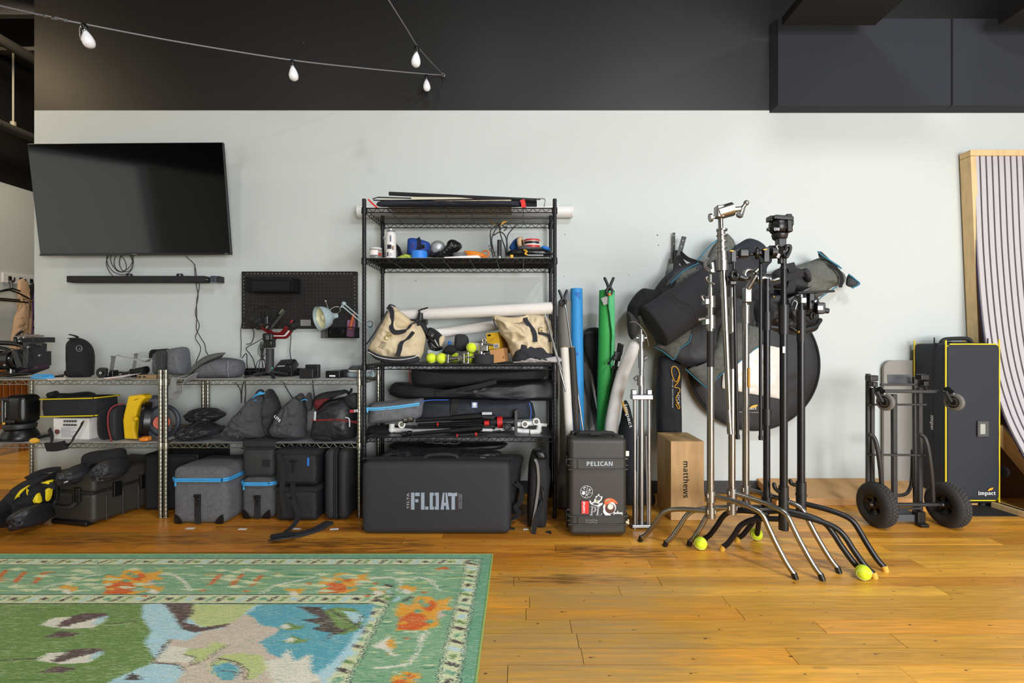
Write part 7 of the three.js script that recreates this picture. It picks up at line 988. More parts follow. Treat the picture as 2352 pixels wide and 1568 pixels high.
// ---------------------------------------------------------------- stands
function bentLeg(c, yAtt, tip, r, m, t, o = {}) {                          // tube leg: runs out almost level, then bends down to the floor
  const f = (s, y) => V(lerp(c.x, tip.x, s), y, lerp(c.z, tip.z, s)), g = tube([f(.03, yAtt), f(.3, yAtt - .012), f(.5, yAtt - .028), f(.62, yAtt - .05), f(.7, yAtt * .66), f(.78, yAtt * .46), f(.9, yAtt * .2), f(.985, .02)], r, { rad: 14, seg: 60, tension: .5 });
  add(t, 'leg', g, m); add(t, 'foot', cyl(f(.975, .028), f(1.0, .0), r * 1.12, r * 1.05, 16), o.foot || K.plasticD); return f;
}
{
  const FT = (px, py) => onY(px, py, 0);
  const chromeM = mat(0xa09e98, .27, { metal: 1 }), colR = .0175;
  const cst = (lab, px, d, tips, o) => {
    const t = T('grip_stand', lab, 'grip stand', o.group), c = V((px - CX) / FPX * d, 0, WD - d), y = (py) => EYE + (CY - py) / FPX * d, M = o.m, ring = (py0, py1, r, m, dx = 0) => cyl(V(c.x + dx, y(py0), c.z), V(c.x + dx, y(py1), c.z), r, r, 22);
    tips.forEach(([tx, ty, att]) => bentLeg(c, att, FT(tx, ty), o.legR || .0125, M, t, { foot: o.foot }));
    return { t, c, y, ring };
  };
  const legJoint = (s, atts, m) => { for (const a of atts) add(s.t, 'leg_hub', [cyl(V(s.c.x, a - .03, s.c.z), V(s.c.x, a + .025, s.c.z), .024, .024, 22), bx(.05, .026, .034, s.c.x, a, s.c.z, { r: .006 })], m); };
  // three chrome stands
  const gA = 'chrome grip stands';
  const A = cst('chrome grip stand with a round slotted disc head, nearest the plywood crate', 1632, 2.502, [[1470, 1243, .243], [1828, 1330, .325]], { m: chromeM, group: gA }); legJoint(A, [.243, .325], K.nickel);
  add(A.t, 'column', A.ring(1185, 841, colR), chromeM); add(A.t, 'black_sleeve', A.ring(842, 760, .0185), mat(0x1a1918, .6)); add(A.t, 'knuckle', [[706, 680], [754, 724]].map(([a, b]) => [A.ring(a, b, .023), A.ring(a - 8, a - 10, .025), bx(.02, .03, .05, A.c.x - .025, A.y((a + b) / 2), A.c.z, { r: .004 })]), K.nickel); add(A.t, 'riser', [A.ring(762, 690, .0145), A.ring(690, 660, .011), A.ring(660, 630, .008)], chromeM); add(A.t, 'wing_knob', [ptube([[1628, 648, 2.47], [1622, 640, 2.46], [1624, 636, 2.46]], .005), ptube([[1628, 648, 2.47], [1640, 652, 2.46]], .005), ptube([[1617, 680, 2.47], [1612, 681, 2.46], [1616, 690, 2.46]], .006), ptube([[1618, 732, 2.47], [1606, 734, 2.46]], .008)], K.nickel);
  { const p = at(1632, 606, 2.48), s = new THREE.Shape(); s.absarc(0, 0, .049, 0, 6.2832); const h1 = new THREE.Path(); h1.absarc(0, 0, .036, 2.0, 4.6, false); h1.absarc(0, 0, .026, 4.6, 2.0, true); s.holes.push(h1); const g = new THREE.ExtrudeGeometry(s, { depth: .008, bevelEnabled: true, bevelSize: .002, bevelThickness: .002, bevelSegments: 2, curveSegments: 32 }); add(A.t, 'slotted_disc', [mv(g, p)], mat(0xb5aeb0, .4, { metal: .8 })); add(A.t, 'disc_arm', [mv(bx(.018, .055, .014, 0, 0, 0, { r: .005 }), p.clone().add(V(.006, -.02, .014)), E(0, 0, .15)), mv(new THREE.CylinderGeometry(.008, .008, .03, 14), p.clone().add(V(0, -.036, .01)), E(Math.PI / 2, 0, 0))], K.nickel); }
  const B = cst('chrome grip stand with a black sleeve, between the other two chrome stands', 1681, 2.56, [[1527, 1254, .243], [1890, 1333, .32]], { m: chromeM, group: gA }); legJoint(B, [.243, .32], K.nickel);
  add(B.t, 'column', B.ring(1175, 846, colR), chromeM); add(B.t, 'black_sleeve', B.ring(847, 766, .0175), mat(0x1a1918, .6)); add(B.t, 'knuckle', [[706, 682], [758, 725]].map(([a, b]) => [B.ring(a, b, .022), B.ring(a - 8, a - 10, .024)]), K.nickel); add(B.t, 'riser', [B.ring(762, 690, .013), B.ring(690, 660, .007)], chromeM); add(B.t, 'wing_knob', ptube([[1669, 690, 2.53], [1657, 684, 2.52], [1657, 676, 2.52]], .006), K.nickel);
  const C = cst('chrome grip stand with an angled elbow head on top', 1713, 2.6, [[1582, 1253, .238], [1928, 1316, .325]], { m: chromeM, group: gA }); legJoint(C, [.238, .325], K.nickel);
  add(C.t, 'column', C.ring(1170, 742, colR), chromeM); add(C.t, 'knuckle', [C.ring(742, 704, .023), C.ring(742, 740, .026), C.ring(704, 701, .025)], K.nickel); add(C.t, 'top_socket', [bxc(at(1716, 678, 2.59), .04, .08, .04, { r: .008 }), C.ring(704, 690, .012)], K.nickel); add(C.t, 'elbow', [ptube([[1718, 662, 2.58], [1726, 648, 2.57], [1735, 634, 2.56]], .015), cyl(at(1735, 640, 2.57), at(1753, 638, 2.57), .028, .026), mv(new THREE.TorusGeometry(.022, .012, 10, 22), at(1720, 630, 2.6)), cyl(at(1733, 625, 2.56), at(1740, 618, 2.56), .012)], K.nickel); add(C.t, 'side_clamp', [cyl(at(1753, 638, 2.57), at(1766, 641, 2.57), .022, .03), ptube([[1764, 640, 2.56], [1775, 643, 2.55], [1788, 640, 2.55]], .008)], K.alu); add(C.t, 'yellow_tag', bxc(at(1719, 867, 2.58), .01, .1, .02, { r: .002 }), K.gold);
  // long chrome arm with grip head leaning between them
  const g = T('extension_pole', 'tall tapering chrome riser topped by a grip head, tilted between the chrome stands', 'grip arm'), D = 2.44, seg = (x0, y0, x1, y1, r, r2) => cyl(at(x0, y0, D), at(x1, y1, D), r, r2 || r, 22);
  add(g, 'pole', [seg(1676, 985, 1661, 620, .0125, .0165), seg(1658, 620, 1655, 500, .012)], chromeM); add(g, 'sleeve', [seg(1659, 596, 1658, 580, .0255), seg(1659, 622, 1659, 598, .0275), seg(1657, 580, 1657, 556, .021), seg(1657, 554, 1656, 528, .0195)], K.nickel); add(g, 'collar', [[622, 618], [598, 594], [580, 577], [556, 553], [530, 526], [570, 568], [542, 540]].map(([a, b]) => seg(1658, a, 1658, b, .026)), K.aluD); add(g, 'foot', [seg(1676, 985, 1677, 996, .014), seg(1673, 940, 1675, 970, .0145)], K.aluD);
  add(g, 'head', [cyl(at(1648, 490, D), at(1682, 480, D), .032, .034, 26), bxc(at(1652, 487, D), .04, .06, .05, { r: .008 }), seg(1654, 505, 1654, 495, .008)], K.nickel); add(g, 'thumb_knob', [cyl(at(1634, 502, D), at(1640, 498, D), .008), mv(new THREE.CylinderGeometry(.021, .021, .01, 18), at(1632, 500, D), E(0, 0, Math.PI / 2 + .2))], K.nickel); add(g, 'jaw', [cyl(at(1682, 482, D), at(1700, 480, D), .014, .013), cyl(at(1699, 496, D), at(1706, 478, D), .016, .012), cyl(at(1704, 480, D), at(1713, 468, D), .013, .008), mv(new THREE.SphereGeometry(.0135, 14, 10), at(1714, 466, D)), mv(new THREE.CylinderGeometry(.017, .017, .012, 18), at(1699, 493, D - .01), E(Math.PI / 2 - .5, 0, 0))], K.nickel);
  // three black stands
  const bm = mat(0x17171a, .36, { metal: .2 }), yf = mat(0xd8a93e, .5), gB = 'black grip stands';
  const Es = cst('black grip stand with tennis balls on its feet, nearest the chrome stands', 1761, 2.5, [[1618, 1243, .235], [1985, 1322, .27]], { m: bm, group: gB, legR: .0135 });
  add(Es.t, 'column', Es.ring(1155, 640, .0165), bm); add(Es.t, 'collar', [Es.ring(975, 938, .0225), Es.ring(957, 955, .024), Es.ring(758, 716, .022), Es.ring(668, 660, .019)], K.plastic); add(Es.t, 'leg_hub', [Es.ring(1165, 1140, .024), bx(.12, .02, .05, Es.c.x - .02, .262, Es.c.z, { r: .006 })], K.plasticD);
  T1('grip_rod', 'slim black rod hanging beside the first black stand, ending above the floor', 'rod', [cyl(at(1747, 595, 2.48), at(1747, 1000, 2.48), .0085), cyl(at(1747, 1000, 2.48), at(1747, 1010, 2.48), .0105)], bm, 'slim black hanging rods'); T1('grip_rod', 'slim black rod hanging between the chrome columns, ending above the floor', 'rod', [cyl(at(1685, 600, 2.42), at(1694, 1000, 2.46), .0085), cyl(at(1694, 998, 2.46), at(1694.5, 1008, 2.46), .0105)], bm, 'slim black hanging rods');
  const Fs = cst('black grip stand carrying the ball mounted video head', 1800, 2.47, [[1658, 1264, .215], [2010, 1328, .25]], { m: bm, group: gB, foot: yf, legR: .0135 });
  add(Fs.t, 'column', [Fs.ring(1120, 700, .0185), Fs.ring(720, 590, .0135)], bm); add(Fs.t, 'collar', [Fs.ring(1216, 1116, .0235), Fs.ring(1146, 1142, .0255), Fs.ring(768, 700, .023), Fs.ring(618, 612, .0165)], K.plastic); add(Fs.t, 'wing_knob', ptube([[1788, 1128, 2.46], [1780, 1120, 2.45], [1778, 1112, 2.45]], .01), K.plasticD); add(Fs.t, 'white_sticker', bxc(at(1800.5, 803, 2.448), .012, .032, .002, {}), K.letterW);
  const Gs = cst('black grip stand holding the harness, farthest from the chrome stands', 1840, 2.55, [[1693, 1243, .222], [2035, 1313, .27]], { m: bm, group: gB, foot: yf, legR: .0135 });
  add(Gs.t, 'column', [Gs.ring(1180, 760, .0185), Gs.ring(760, 690, .012)], bm); add(Gs.t, 'collar', [Gs.ring(1172, 1106, .0245), Gs.ring(1138, 1134, .027), Gs.ring(785, 712, .021), Gs.ring(750, 747, .023)], K.plastic); add(Gs.t, 'wing_knob', ptube([[1826, 1113, 2.54], [1818, 1110, 2.53], [1815, 1104, 2.53]], .01), K.plasticD); add(Gs.t, 'spigot', [Gs.ring(712, 676, .009), bxc(at(1843, 690, 2.54), .03, .03, .03, { r: .004 })], K.aluD);
  const ball = globalThis.__ball, footBall = (lab, px, py, R, k) => { const p = FT(px, py); const b = ball(lab, p.add(V(0, .0338, 0)), [.4 * k, .9, .3]); return b; };
  footBall('tennis ball pushed over a black stand foot, beside the chrome feet', 1609, 1262, 0, 1); footBall('tennis ball pushed over the foot of a black stand, out in front', 1983, 1331, 0, 2); { const p = at(1737, 1171, 2.75); ball('tennis ball on a rear stand foot, seen between the crossing legs', p.setY(.0338), [1, 1, 0]); }
  // a leg running back with its ball, from the first black stand
  bentLeg(Es.c, .23, at(1737, 1171, 2.75).setY(0).add(V(0, 0, .0)), .0135, bm, Es.t); 
  // heads and arms between the black stands
  const h = T('fluid_pan_unit', 'black ball mounted fluid video head on top of the black stand', 'video head'), HD = 2.46; add(h, 'bowl', lat([[0, 0], [.022, .0], [.034, .012], [.038, .03], [.036, .034], [0, .034]], at(1791, 553, HD)), K.plastic); add(h, 'neck', cyl(at(1791, 572, HD), at(1791, 550, HD), .022, .018), K.plasticD); add(h, 'body', [mv(sb(.078, .088, .08, { r: .036, b: .004 }), at(1787, 520, HD)), bxc(at(1791, 504, HD), .1, .02, .08, { r: .006, rz: -.08 }), mv(bx(.03, .09, .07, 0, 0, 0, { r: .008 }), at(1806, 515, HD), E(0, 0, .05))], K.plasticD); add(h, 'tilt_knob', [mv(new THREE.CylinderGeometry(.02, .02, .016, 20), at(1815, 512, HD), E(0, 0, Math.PI / 2)), cyl(at(1767, 527, HD), at(1762, 527, HD), .008)], K.plastic); add(h, 'plate', [bxc(at(1793, 500, HD), .085, .008, .075, { r: .003, rz: -.08 }), bxc(at(1767, 503, HD), .012, .026, .05, { r: .004 })], mat(0x2c2c2e, .4)); add(h, 'red_button', bxc(at(1809, 503, HD - .036), .012, .005, .004, { r: .001, rz: -.2 }), K.red); add(h, 'lettering', mv(txt('GVM', .026, .014), at(1784, 526, HD - .047)), K.letter);
  const gh = T('gobo_clamp', 'big black grip head clamped across the tops of the black stands', 'grip head'), GD = 2.44; add(gh, 'barrel', [cyl(at(1768, 579, GD), at(1800, 578, GD), .033, .03, 26), cyl(at(1786, 576, GD - .03), at(1786, 576, GD + .03), .026)], K.plasticD); add(gh, 'crank', ptube([[1800, 584, GD - .02], [1806, 590, GD - .03], [1813, 576, GD - .03], [1814, 566, GD - .03], [1806, 566, GD - .03], [1800, 578, GD - .02]], .0095), K.plasticD); add(gh, 'white_marks', [mv(bx(.014, .022, .002, 0, 0, 0), at(1787, 568, GD - .032), E(0, 0, .5)), mv(bx(.014, .022, .002, 0, 0, 0), at(1788, 587, GD - .032), E(0, 0, -.4))], mat(0x9fa19f, .5)); add(gh, 'post', [bxc(at(1793, 560, GD), .04, .05, .04, { r: .006 }), cyl(at(1793, 605, GD), at(1793, 555, GD), .014)], K.plastic); add(gh, 'crossbar', [cyl(at(1722, 584, GD), at(1770, 582, GD), .0085), cyl(at(1684, 592, GD), at(1716, 585, GD), .01)], bm); add(gh, 'clamp_block', [bxc(at(1682, 590, GD), .028, .065, .04, { r: .005 }), bxc(at(1757, 586, GD), .03, .075, .04, { r: .005 }), bxc(at(1706, 582, GD), .055, .045, .05, { r: .012 })], K.plasticD); add(gh, 'wheel_knob', [mv(new THREE.TorusGeometry(.022, .011, 10, 24), at(1739, 581, GD), E(0, 1.1, 0)), cyl(at(1732, 581, GD), at(1746, 580, GD), .014)], K.plasticD); add(gh, 'yellow_mark', [bxc(at(1681, 576, GD - .022), .018, .005, .004), bxc(at(1757, 573, GD - .022), .018, .005, .004)], K.gold);
  T1('knob_arm', 'black clamp with a star knob gripping the hanging rod below the slotted disc', 'clamp', [cyl(at(1670, 640, 2.42), at(1702, 636, 2.42), .016, .014), mv(new THREE.TorusGeometry(.02, .01, 10, 20), at(1687, 632, 2.4), E(0, .4, 0)), cyl(at(1700, 636, 2.42), at(1714, 641, 2.41), .02, .012), bxc(at(1682, 648, 2.42), .035, .03, .03, { r: .006 })], K.plasticD);
  // harness
  const v = T('support_harness', 'bulky black padded camera harness strapped onto the black stands', 'harness'), VD = 2.72; add(v, 'upper_pad', [pil([[1765, 640], [1775, 620], [1800, 612], [1830, 612], [1850, 625], [1860, 645], [1855, 668], [1830, 672], [1795, 665], [1775, 660]], VD, .12, { p: 2.6, wr: .012, f: 14 }), pil([[1836, 622], [1850, 615], [1862, 630], [1863, 648], [1850, 645], [1842, 635]], VD - .06, .06, { wr: .004 })], mat(0x2a2a2c, .8, { bump: 'weave' })); add(v, 'waist_belt', [pil([[1730, 690], [1760, 665], [1800, 665], [1850, 668], [1884, 680], [1886, 720], [1884, 755], [1860, 766], [1820, 770], [1780, 762], [1745, 745], [1730, 740]], VD + .05, .14, { p: 3, wr: .014, f: 12, seed: 3 }), ptube([[1740, 745, VD - .05], [1780, 752, VD - .07], [1830, 758, VD - .08], [1870, 750, VD - .06], [1884, 735, VD - .03]], .012)], K.nylonD); add(v, 'webbing', [prib([[1815, 604, VD - .06], [1822, 630, VD - .07], [1818, 660, VD - .08], [1808, 680, VD - .08]], .04, .006, V(1, 0, .2)), prib([[1768, 650, VD - .07], [1800, 640, VD - .08], [1840, 628, VD - .08], [1858, 632, VD - .06]], .035, .006, V(.2, 1, .2)), prib([[1730, 682, VD - .05], [1752, 668, VD - .06], [1776, 664, VD - .06]], .04, .008, V(.3, 1, .2)), prib([[1805, 690, VD - .09], [1815, 720, VD - .1], [1830, 740, VD - .1]], .025, .005, V(1, 0, .2))], K.strap); add(v, 'metal_plate', [mv(bx(.22, .012, .1, 0, 0, 0, { r: .004 }), at(1860, 672, VD - .1), E(0, .2, .06)), mv(bx(.14, .014, .08, 0, 0, 0, { r: .004 }), at(1828, 676, VD - .1), E(0, 0, .5)), bxc(at(1881, 708, VD - .12), .045, .06, .05, { r: .008 }), cyl(at(1888, 712, VD - .12), at(1902, 714, VD - .12), .014), bxc(at(1862, 690, VD - .1), .03, .1, .03, { r: .006 })], K.plastic); add(v, 'silver_buckle', [ptube([[1818, 700, VD - .11], [1822, 690, VD - .11], [1830, 695, VD - .11], [1826, 710, VD - .11]], .005), bxc(at(1884, 707, VD - .146), .03, .026, .006, { r: .003 }), cyl(at(1870, 694, VD - .13), at(1874, 690, VD - .13), .008)], K.alu); add(v, 'crank_knob', [mv(new THREE.TorusGeometry(.018, .007, 8, 20), at(1866, 726, VD - .15), E(0, .6, 0)), cyl(at(1848, 722, VD - .12), at(1866, 726, VD - .14), .006), ptube([[1815, 752, VD - .15], [1826, 758, VD - .16], [1834, 762, VD - .16]], .011), mv(new THREE.SphereGeometry(.012, 12, 10), at(1834, 758, VD - .16))], K.blackMetal); add(v, 'brown_bolt', [mv(new THREE.SphereGeometry(.009, 12, 8), at(1834, 762, VD - .175)), mv(new THREE.SphereGeometry(.007, 12, 8), at(1777, 681, VD - .09))], K.brass);
}
// ---------------------------------------------------------------- hand truck, big case, leaning panel
{
  const t = T('hand_truck', 'black folding hand truck with two knobbly tyres standing by the big case', 'hand truck'), d = 3.0, m = mat(0x2b2a2a, .45), R = .129;
  for (const [px, ry] of [[2014, 0.12], [2176, .12]]) {
    const c = at(px, 0, 2.955); c.y = R; const w = T0(c); function T0(c) { return c; }
    const tyre = lat([[.062, -.034], [.085, -.044], [.108, -.042], [.124, -.028], [.129, -.012], [.129, .012], [.124, .028], [.108, .042], [.085, .044], [.062, .034]], V(0, 0, 0), V(1, 0, 0), 48);
    const q = E(0, ry, 0), wm = add(t, 'wheel', mv(tyre, c, q), mat(0x2a2928, .8)); const kn = [];
    for (let i = 0; i < 40; i++) for (const [k, off] of [[-1.5, 0], [-.5, .5], [.5, 0], [1.5, .5]]) { const a = (i + off) / 40 * 6.28319, rr_ = k * k > 1 ? .1235 : .1285; const b = new THREE.BoxGeometry(.0135, .005, .0135); b.rotateY(.785); b.rotateZ(k * k > 1 ? -Math.sign(k) * .75 : 0); b.translate(k * .0165, rr_, 0); b.rotateX(a); kn.push(mv(b, c, q)); }
    add(wm, 'tread_blocks', kn, mat(0x3a3836, .8), { kind: 'stuff' });
    add(wm, 'rim', [mv(lat([[.0, -.02], [.02, -.03], [.024, -.012], [.05, -.016], [.06, -.03], [.066, -.032], [.064, .03], [.055, .01], [.02, .02], [0, .02]], V(0, 0, 0), V(1, 0, 0), 36), c, q), ...Array.from({ length: 5 }, (_, i) => mv(bx(.012, .04, .012, -.02, .042, 0, { r: .003 }).rotateX(i * 1.2566), c, q))], K.plasticD); add(wm, 'hub_cap', mv(lat([[0, -.042], [.008, -.04], [.012, -.034], [.012, .0], [0, 0]], V(0, 0, 0), V(1, 0, 0), 16), c, q), K.aluD);
  }
  const bar = (x0, y0, x1, y1, w, dd = d, d2 = dd) => { const a = at(x0, y0, dd), b = at(x1, y1, d2), l = a.distanceTo(b); return mv(new RoundedBoxGeometry(w, l, w, 2, .004), a.clone().add(b).multiplyScalar(.5), new THREE.Quaternion().setFromUnitVectors(UP, b.clone().sub(a).normalize())); };
  add(t, 'axle', cyl(at(2030, 1157, 2.955).setY(R), at(2165, 1157, 2.955).setY(R), .012), m); add(t, 'side_rail', [bar(1994, 858, 1994, 1115, .022), bar(2003, 890, 2003, 1112, .022, d - .01)], m); add(t, 'side_rail', [bar(2101, 865, 2103, 1170, .022, 3.08), bar(2112, 890, 2113, 1172, .024)], m); add(t, 'middle_rail', [bar(2053, 905, 2054, 1155, .026, 3.02)], m);
  add(t, 'crossbar', [bar(2022, 883, 2116, 883, .014, 2.98), bar(2030, 898, 2155, 899, .02, 2.96)], m); add(t, 'crossbar', bar(1995, 929, 2128, 929, .012, 2.98), m); add(t, 'crossbar', bar(1995, 1044, 2126, 1045, .012, 2.98), m); add(t, 'crossbar', bar(2044, 1168, 2112, 1167, .014, 2.98), m);
  for (const [x, dd] of [[1998, 2.95], [2114, 2.96]]) add(t, 'brace_tube', tube([at(x, 998, dd), at(x + 8, 1003, dd - .01), at(x + 15, 1020, dd - .02), at(x + 22, 1060, dd - .02), at(x + 27, 1110, dd - .01), at(x + 29, 1150, dd)], .0125, { rad: 12 }), m);
  add(t, 'bent_handle', tube([at(2096, 1035, 3.1), at(2094, 1100, 3.1), at(2088, 1125, 3.1), at(2075, 1136, 3.1), at(2046, 1137, 3.1)], .01, { rad: 12 }), m); add(t, 'toe_plate', [bxc(at(2066, 870, 3.12), .15, .055, .006, { r: .002, rx: -.1 }), bx(.16, .006, .1, at(2070, 0, 3.02).x, .055, WD - 3.04, { r: .002 }), bx(.12, .04, .006, at(2070, 0, 3.02).x, .04, WD - 2.98, { r: .002 })], mat(0x4a4e52, .5));
  for (const [x, y] of [[1996, 868], [2112, 866]]) add(t, 'latch', [bxc(at(x + 6, y, 2.97), .05, .035, .05, { r: .006 }), bxc(at(x + 10, y + 14, 2.95), .03, .03, .04, { r: .005 }), cyl(at(x + 12, y + 18, 2.94), at(x + 16, y + 30, 2.93), .006)], K.plasticD); add(t, 'foot_latch', [bxc(at(2110, 1180, 2.98).setY(.05), .05, .07, .05, { r: .008 }), bxc(at(2118, 1190, 2.95).setY(.012), .05, .02, .05, { r: .005 })], K.plasticD);
  for (const px of [2034, 2192]) { const c = at(px, 923, 2.9); const w = add(t, 'caster', mv(lat([[.02, -.014], [.044, -.0145], [.05, -.008], [.05, .008], [.044, .0145], [.02, .014]], V(0, 0, 0), V(1, 0, 0), 36), c, E(0, .35, 0)), mat(0x6c6a64, .7)); add(w, 'caster_core', mv(lat([[0, -.012], [.034, -.015], [.036, .015], [0, .012]], V(0, 0, 0), V(1, 0, 0), 28), c, E(0, .35, 0)), K.plasticD); add(w, 'caster_fork', [bxc(c.clone().add(V(-.03, .03, -.01)), .02, .075, .03, { r: .006, rz: .5 }), cyl(c.clone().add(V(-.02, .055, -.01)), c.clone().add(V(-.02, .075, -.03)), .024, .02)], K.plasticD); add(w, 'caster_bolt', cyl(c.clone().add(V(-.02, .05, .015)), c.clone().add(V(-.02, .05, .02)), .005), K.aluD); }
}
{
  const t = T('light_kit_case', 'tall navy black zip case with yellow piping standing against the wall', 'case'), W = .36, H = 1.04, D = .285, cx = (at(2179, 0, 3.27).x + at(2299, 0, 3.27).x) / 2 + .0, z = WD - 3.275 - D / 2, y0 = .045;
  add(t, 'case_body', mv(sb(W, H, D, { r: .03, b: .004, wr: .003, f: 4, n: 20 }), V(cx, y0 + H / 2, z)), mat(0x262a32, .75, { bump: 'weave' })); const lp = (zz, e) => mv(loopTube(rrLoop(W - .012 + e, H - .012 + e, .035), .0048), V(cx, y0 + H / 2, zz));
  add(t, 'piping', [lp(z + D / 2 - .012, .006), lp(z - D / 2 + .012, .006)], K.yellow, { label: 'bright yellow piping' }); add(t, 'zip', mv(loopTube(rrLoop(W + .004, H + .004, .03), .004), V(cx, y0 + H / 2, z + .045)), K.strap);
  add(t, 'handle', [tube([V(cx - .11, y0 + H + .012, z + .02), V(cx - .08, y0 + H + .03, z + .02), V(cx + .06, y0 + H + .034, z + .02), V(cx + .09, y0 + H + .012, z + .02)], .014), bx(.1, .014, .05, cx - .01, y0 + H + .008, z + .02, { r: .004 })], K.rubber); const p = at(2255, 984, 3.27);
  add(t, 'card_holder', prism([[-.036, -.05], [.036, -.05], [.036, .05], [-.036, .05]], .006, { holes: [[[-.019, -.035], [.019, -.035], [.019, .033], [-.019, .033]]] }).translate(p.x, p.y, WD - 3.262), mat(0x4b4c4c, .5)); add(t, 'card', bx(.04, .07, .001, p.x, p.y, WD - 3.2635), mat(0xaaaca4, .4));
  const q = at(2266, 1133, 3.268); add(t, 'lettering', mv(txt('impact', .115, .032, fontS, .0016), V(q.x, q.y, WD - 3.2665), E()), K.letterW); add(t, 'yellow_flash', mv(pillow([[0, 0], [.012, .014], [.035, .022], [.036, .012], [.02, .002]].map(([x, y]) => V(x, y, 0)), .003, { wr: 0, p: 5, n: 30, m: 4 }), V(q.x + .005, q.y + .018, WD - 3.2665)), K.gold);
  add(t, 'side_lettering', mv(txt('impact', .12, .034, fontS, .0016), V(cx - W / 2 - .004, at(2130, 970, 3.45).y, z + .03), new THREE.Quaternion().setFromEuler(E(0, -Math.PI / 2, 0)).multiply(new THREE.Quaternion().setFromEuler(E(0, 0, -Math.PI / 2)))), K.letterW); add(t, 'base', bx(W - .02, .02, D - .02, cx, y0 - .006, z, { r: .006 }), K.plasticD); for (const [x, zz] of [[-.1, .09], [.1, .09], [-.1, -.1], [.1, -.1]]) add(t, 'foot', cyl(V(cx + x, 0, z + zz), V(cx + x, .04, z + zz), .018), K.rubber);
}
{
  const t = T('wooden_frame', 'pale timber frame leaning on the wall beside the tall zip case', 'frame'), top = 2.41, slant = .043;
  for (const x of [3.175, 4.25]) add(t, 'side_rail', mv(bx(.038, top, .089, 0, 0, 0, { r: .003 }), V(x + .02 + slant * top / 2, top / 2, .056), E(0, 0, slant)), K.pine); add(t, 'top_rail', bx(1.12, .042, .089, 3.175 + .56, top + .022, .056, { r: .003 }), K.pine);
  const br = T('timber_brace', 'short timber brace sloping down to the floor right of the tall case', 'timber'); { const a = at(2284, 980, 3.36), b = at(2420, 1140, 3.22), l = a.distanceTo(b); add(br, 'timber', mv(new RoundedBoxGeometry(.089, l, .038, 2, .003), a.clone().add(b).multiplyScalar(.5), new THREE.Quaternion().setFromUnitVectors(UP, b.clone().sub(a).normalize())), K.pine); add(br, 'screw', [.35, .4].map(f => mv(new THREE.CylinderGeometry(.004, .004, .1, 8), a.clone().lerp(b, f), E(Math.PI / 2, 0, 0))), K.aluD); add(br, 'base_leg', bx(.04, b.y, .04, b.x, b.y / 2, b.z, { r: .003 }), K.pine); }
  const fl = T('floor_timber', 'pale timber strip with a black groove lying on the floor behind the case', 'timber'); { const a = onY(2285, 1158, .02), b = onY(2420, 1200, .02), l = a.distanceTo(b), q = new THREE.Quaternion().setFromUnitVectors(V(1, 0, 0), b.clone().sub(a).normalize()), c = a.clone().add(b).multiplyScalar(.5); add(fl, 'timber', mv(new RoundedBoxGeometry(l, .036, .06, 2, .003), c, q), K.pine); add(fl, 'groove', mv(new THREE.BoxGeometry(l, .003, .022), c.clone().add(V(0, .018, 0)), q), K.plasticD); }
  T1('cardboard_sheet', 'brown cardboard sheet leaning dark behind the timber brace', 'cardboard', mv(bx(.5, .62, .012, 0, 0, 0), V(3.48, .315, .08), E(-.08, 0, 0)), mat(0x7a5230, .85)); T1('caster', 'small black caster wheel poking out beside the tall zip case', 'wheel', cyl(at(2303, 1083, 3.3), at(2309, 1083, 3.3), .035), K.rubber);
  T1('grey_board', 'pale grey rounded board leaning on the wall behind the hand truck', 'board', prism([...rrLoop(.5, .96, .06)].map(v => [v.x, v.y]), .02).applyMatrix4(M4(V(2.86, .485, .028), E(-.0, 0, 0))), mat(0x8f8d86, .7)); T1('rubber_mat', 'black rubber mat lying under the tall zip case', 'mat', bx(.5, .004, .36, 3.03, .0025, WD - 3.3, { r: .001 }), K.rubber);
  // bent slatted panel
  const pn = T('slatted_screen', 'bowed acoustic panel of pale grey slats on dark purple felt, leaning in the frame', 'slatted panel'), path = [[356, 3.52], [600, 3.486], [800, 3.42], [940, 3.31], [1050, 3.16], [1130, 3.04], [1200, 2.95]].map(([py, dd]) => at(CX, py, dd)); path[6].y = .012;
  const sheet = (x, w, dz, th) => ribbon(path.map(v => V(x, v.y, v.z + dz)), w, th, V(1, 0, 0), { seg: 40 });
  add(pn, 'felt_backing', sheet(3.21 + .42, .84, -.008, .008), mat(0x3a3157, .95)); const sm = mat(0xb9b6b9, .7, { bump: 'grain' }); for (let i = 0; i < 19; i++) add(pn, 'slat', sheet(3.21 + .018 + i * .0435, .0315, .003, .012), sm);
}

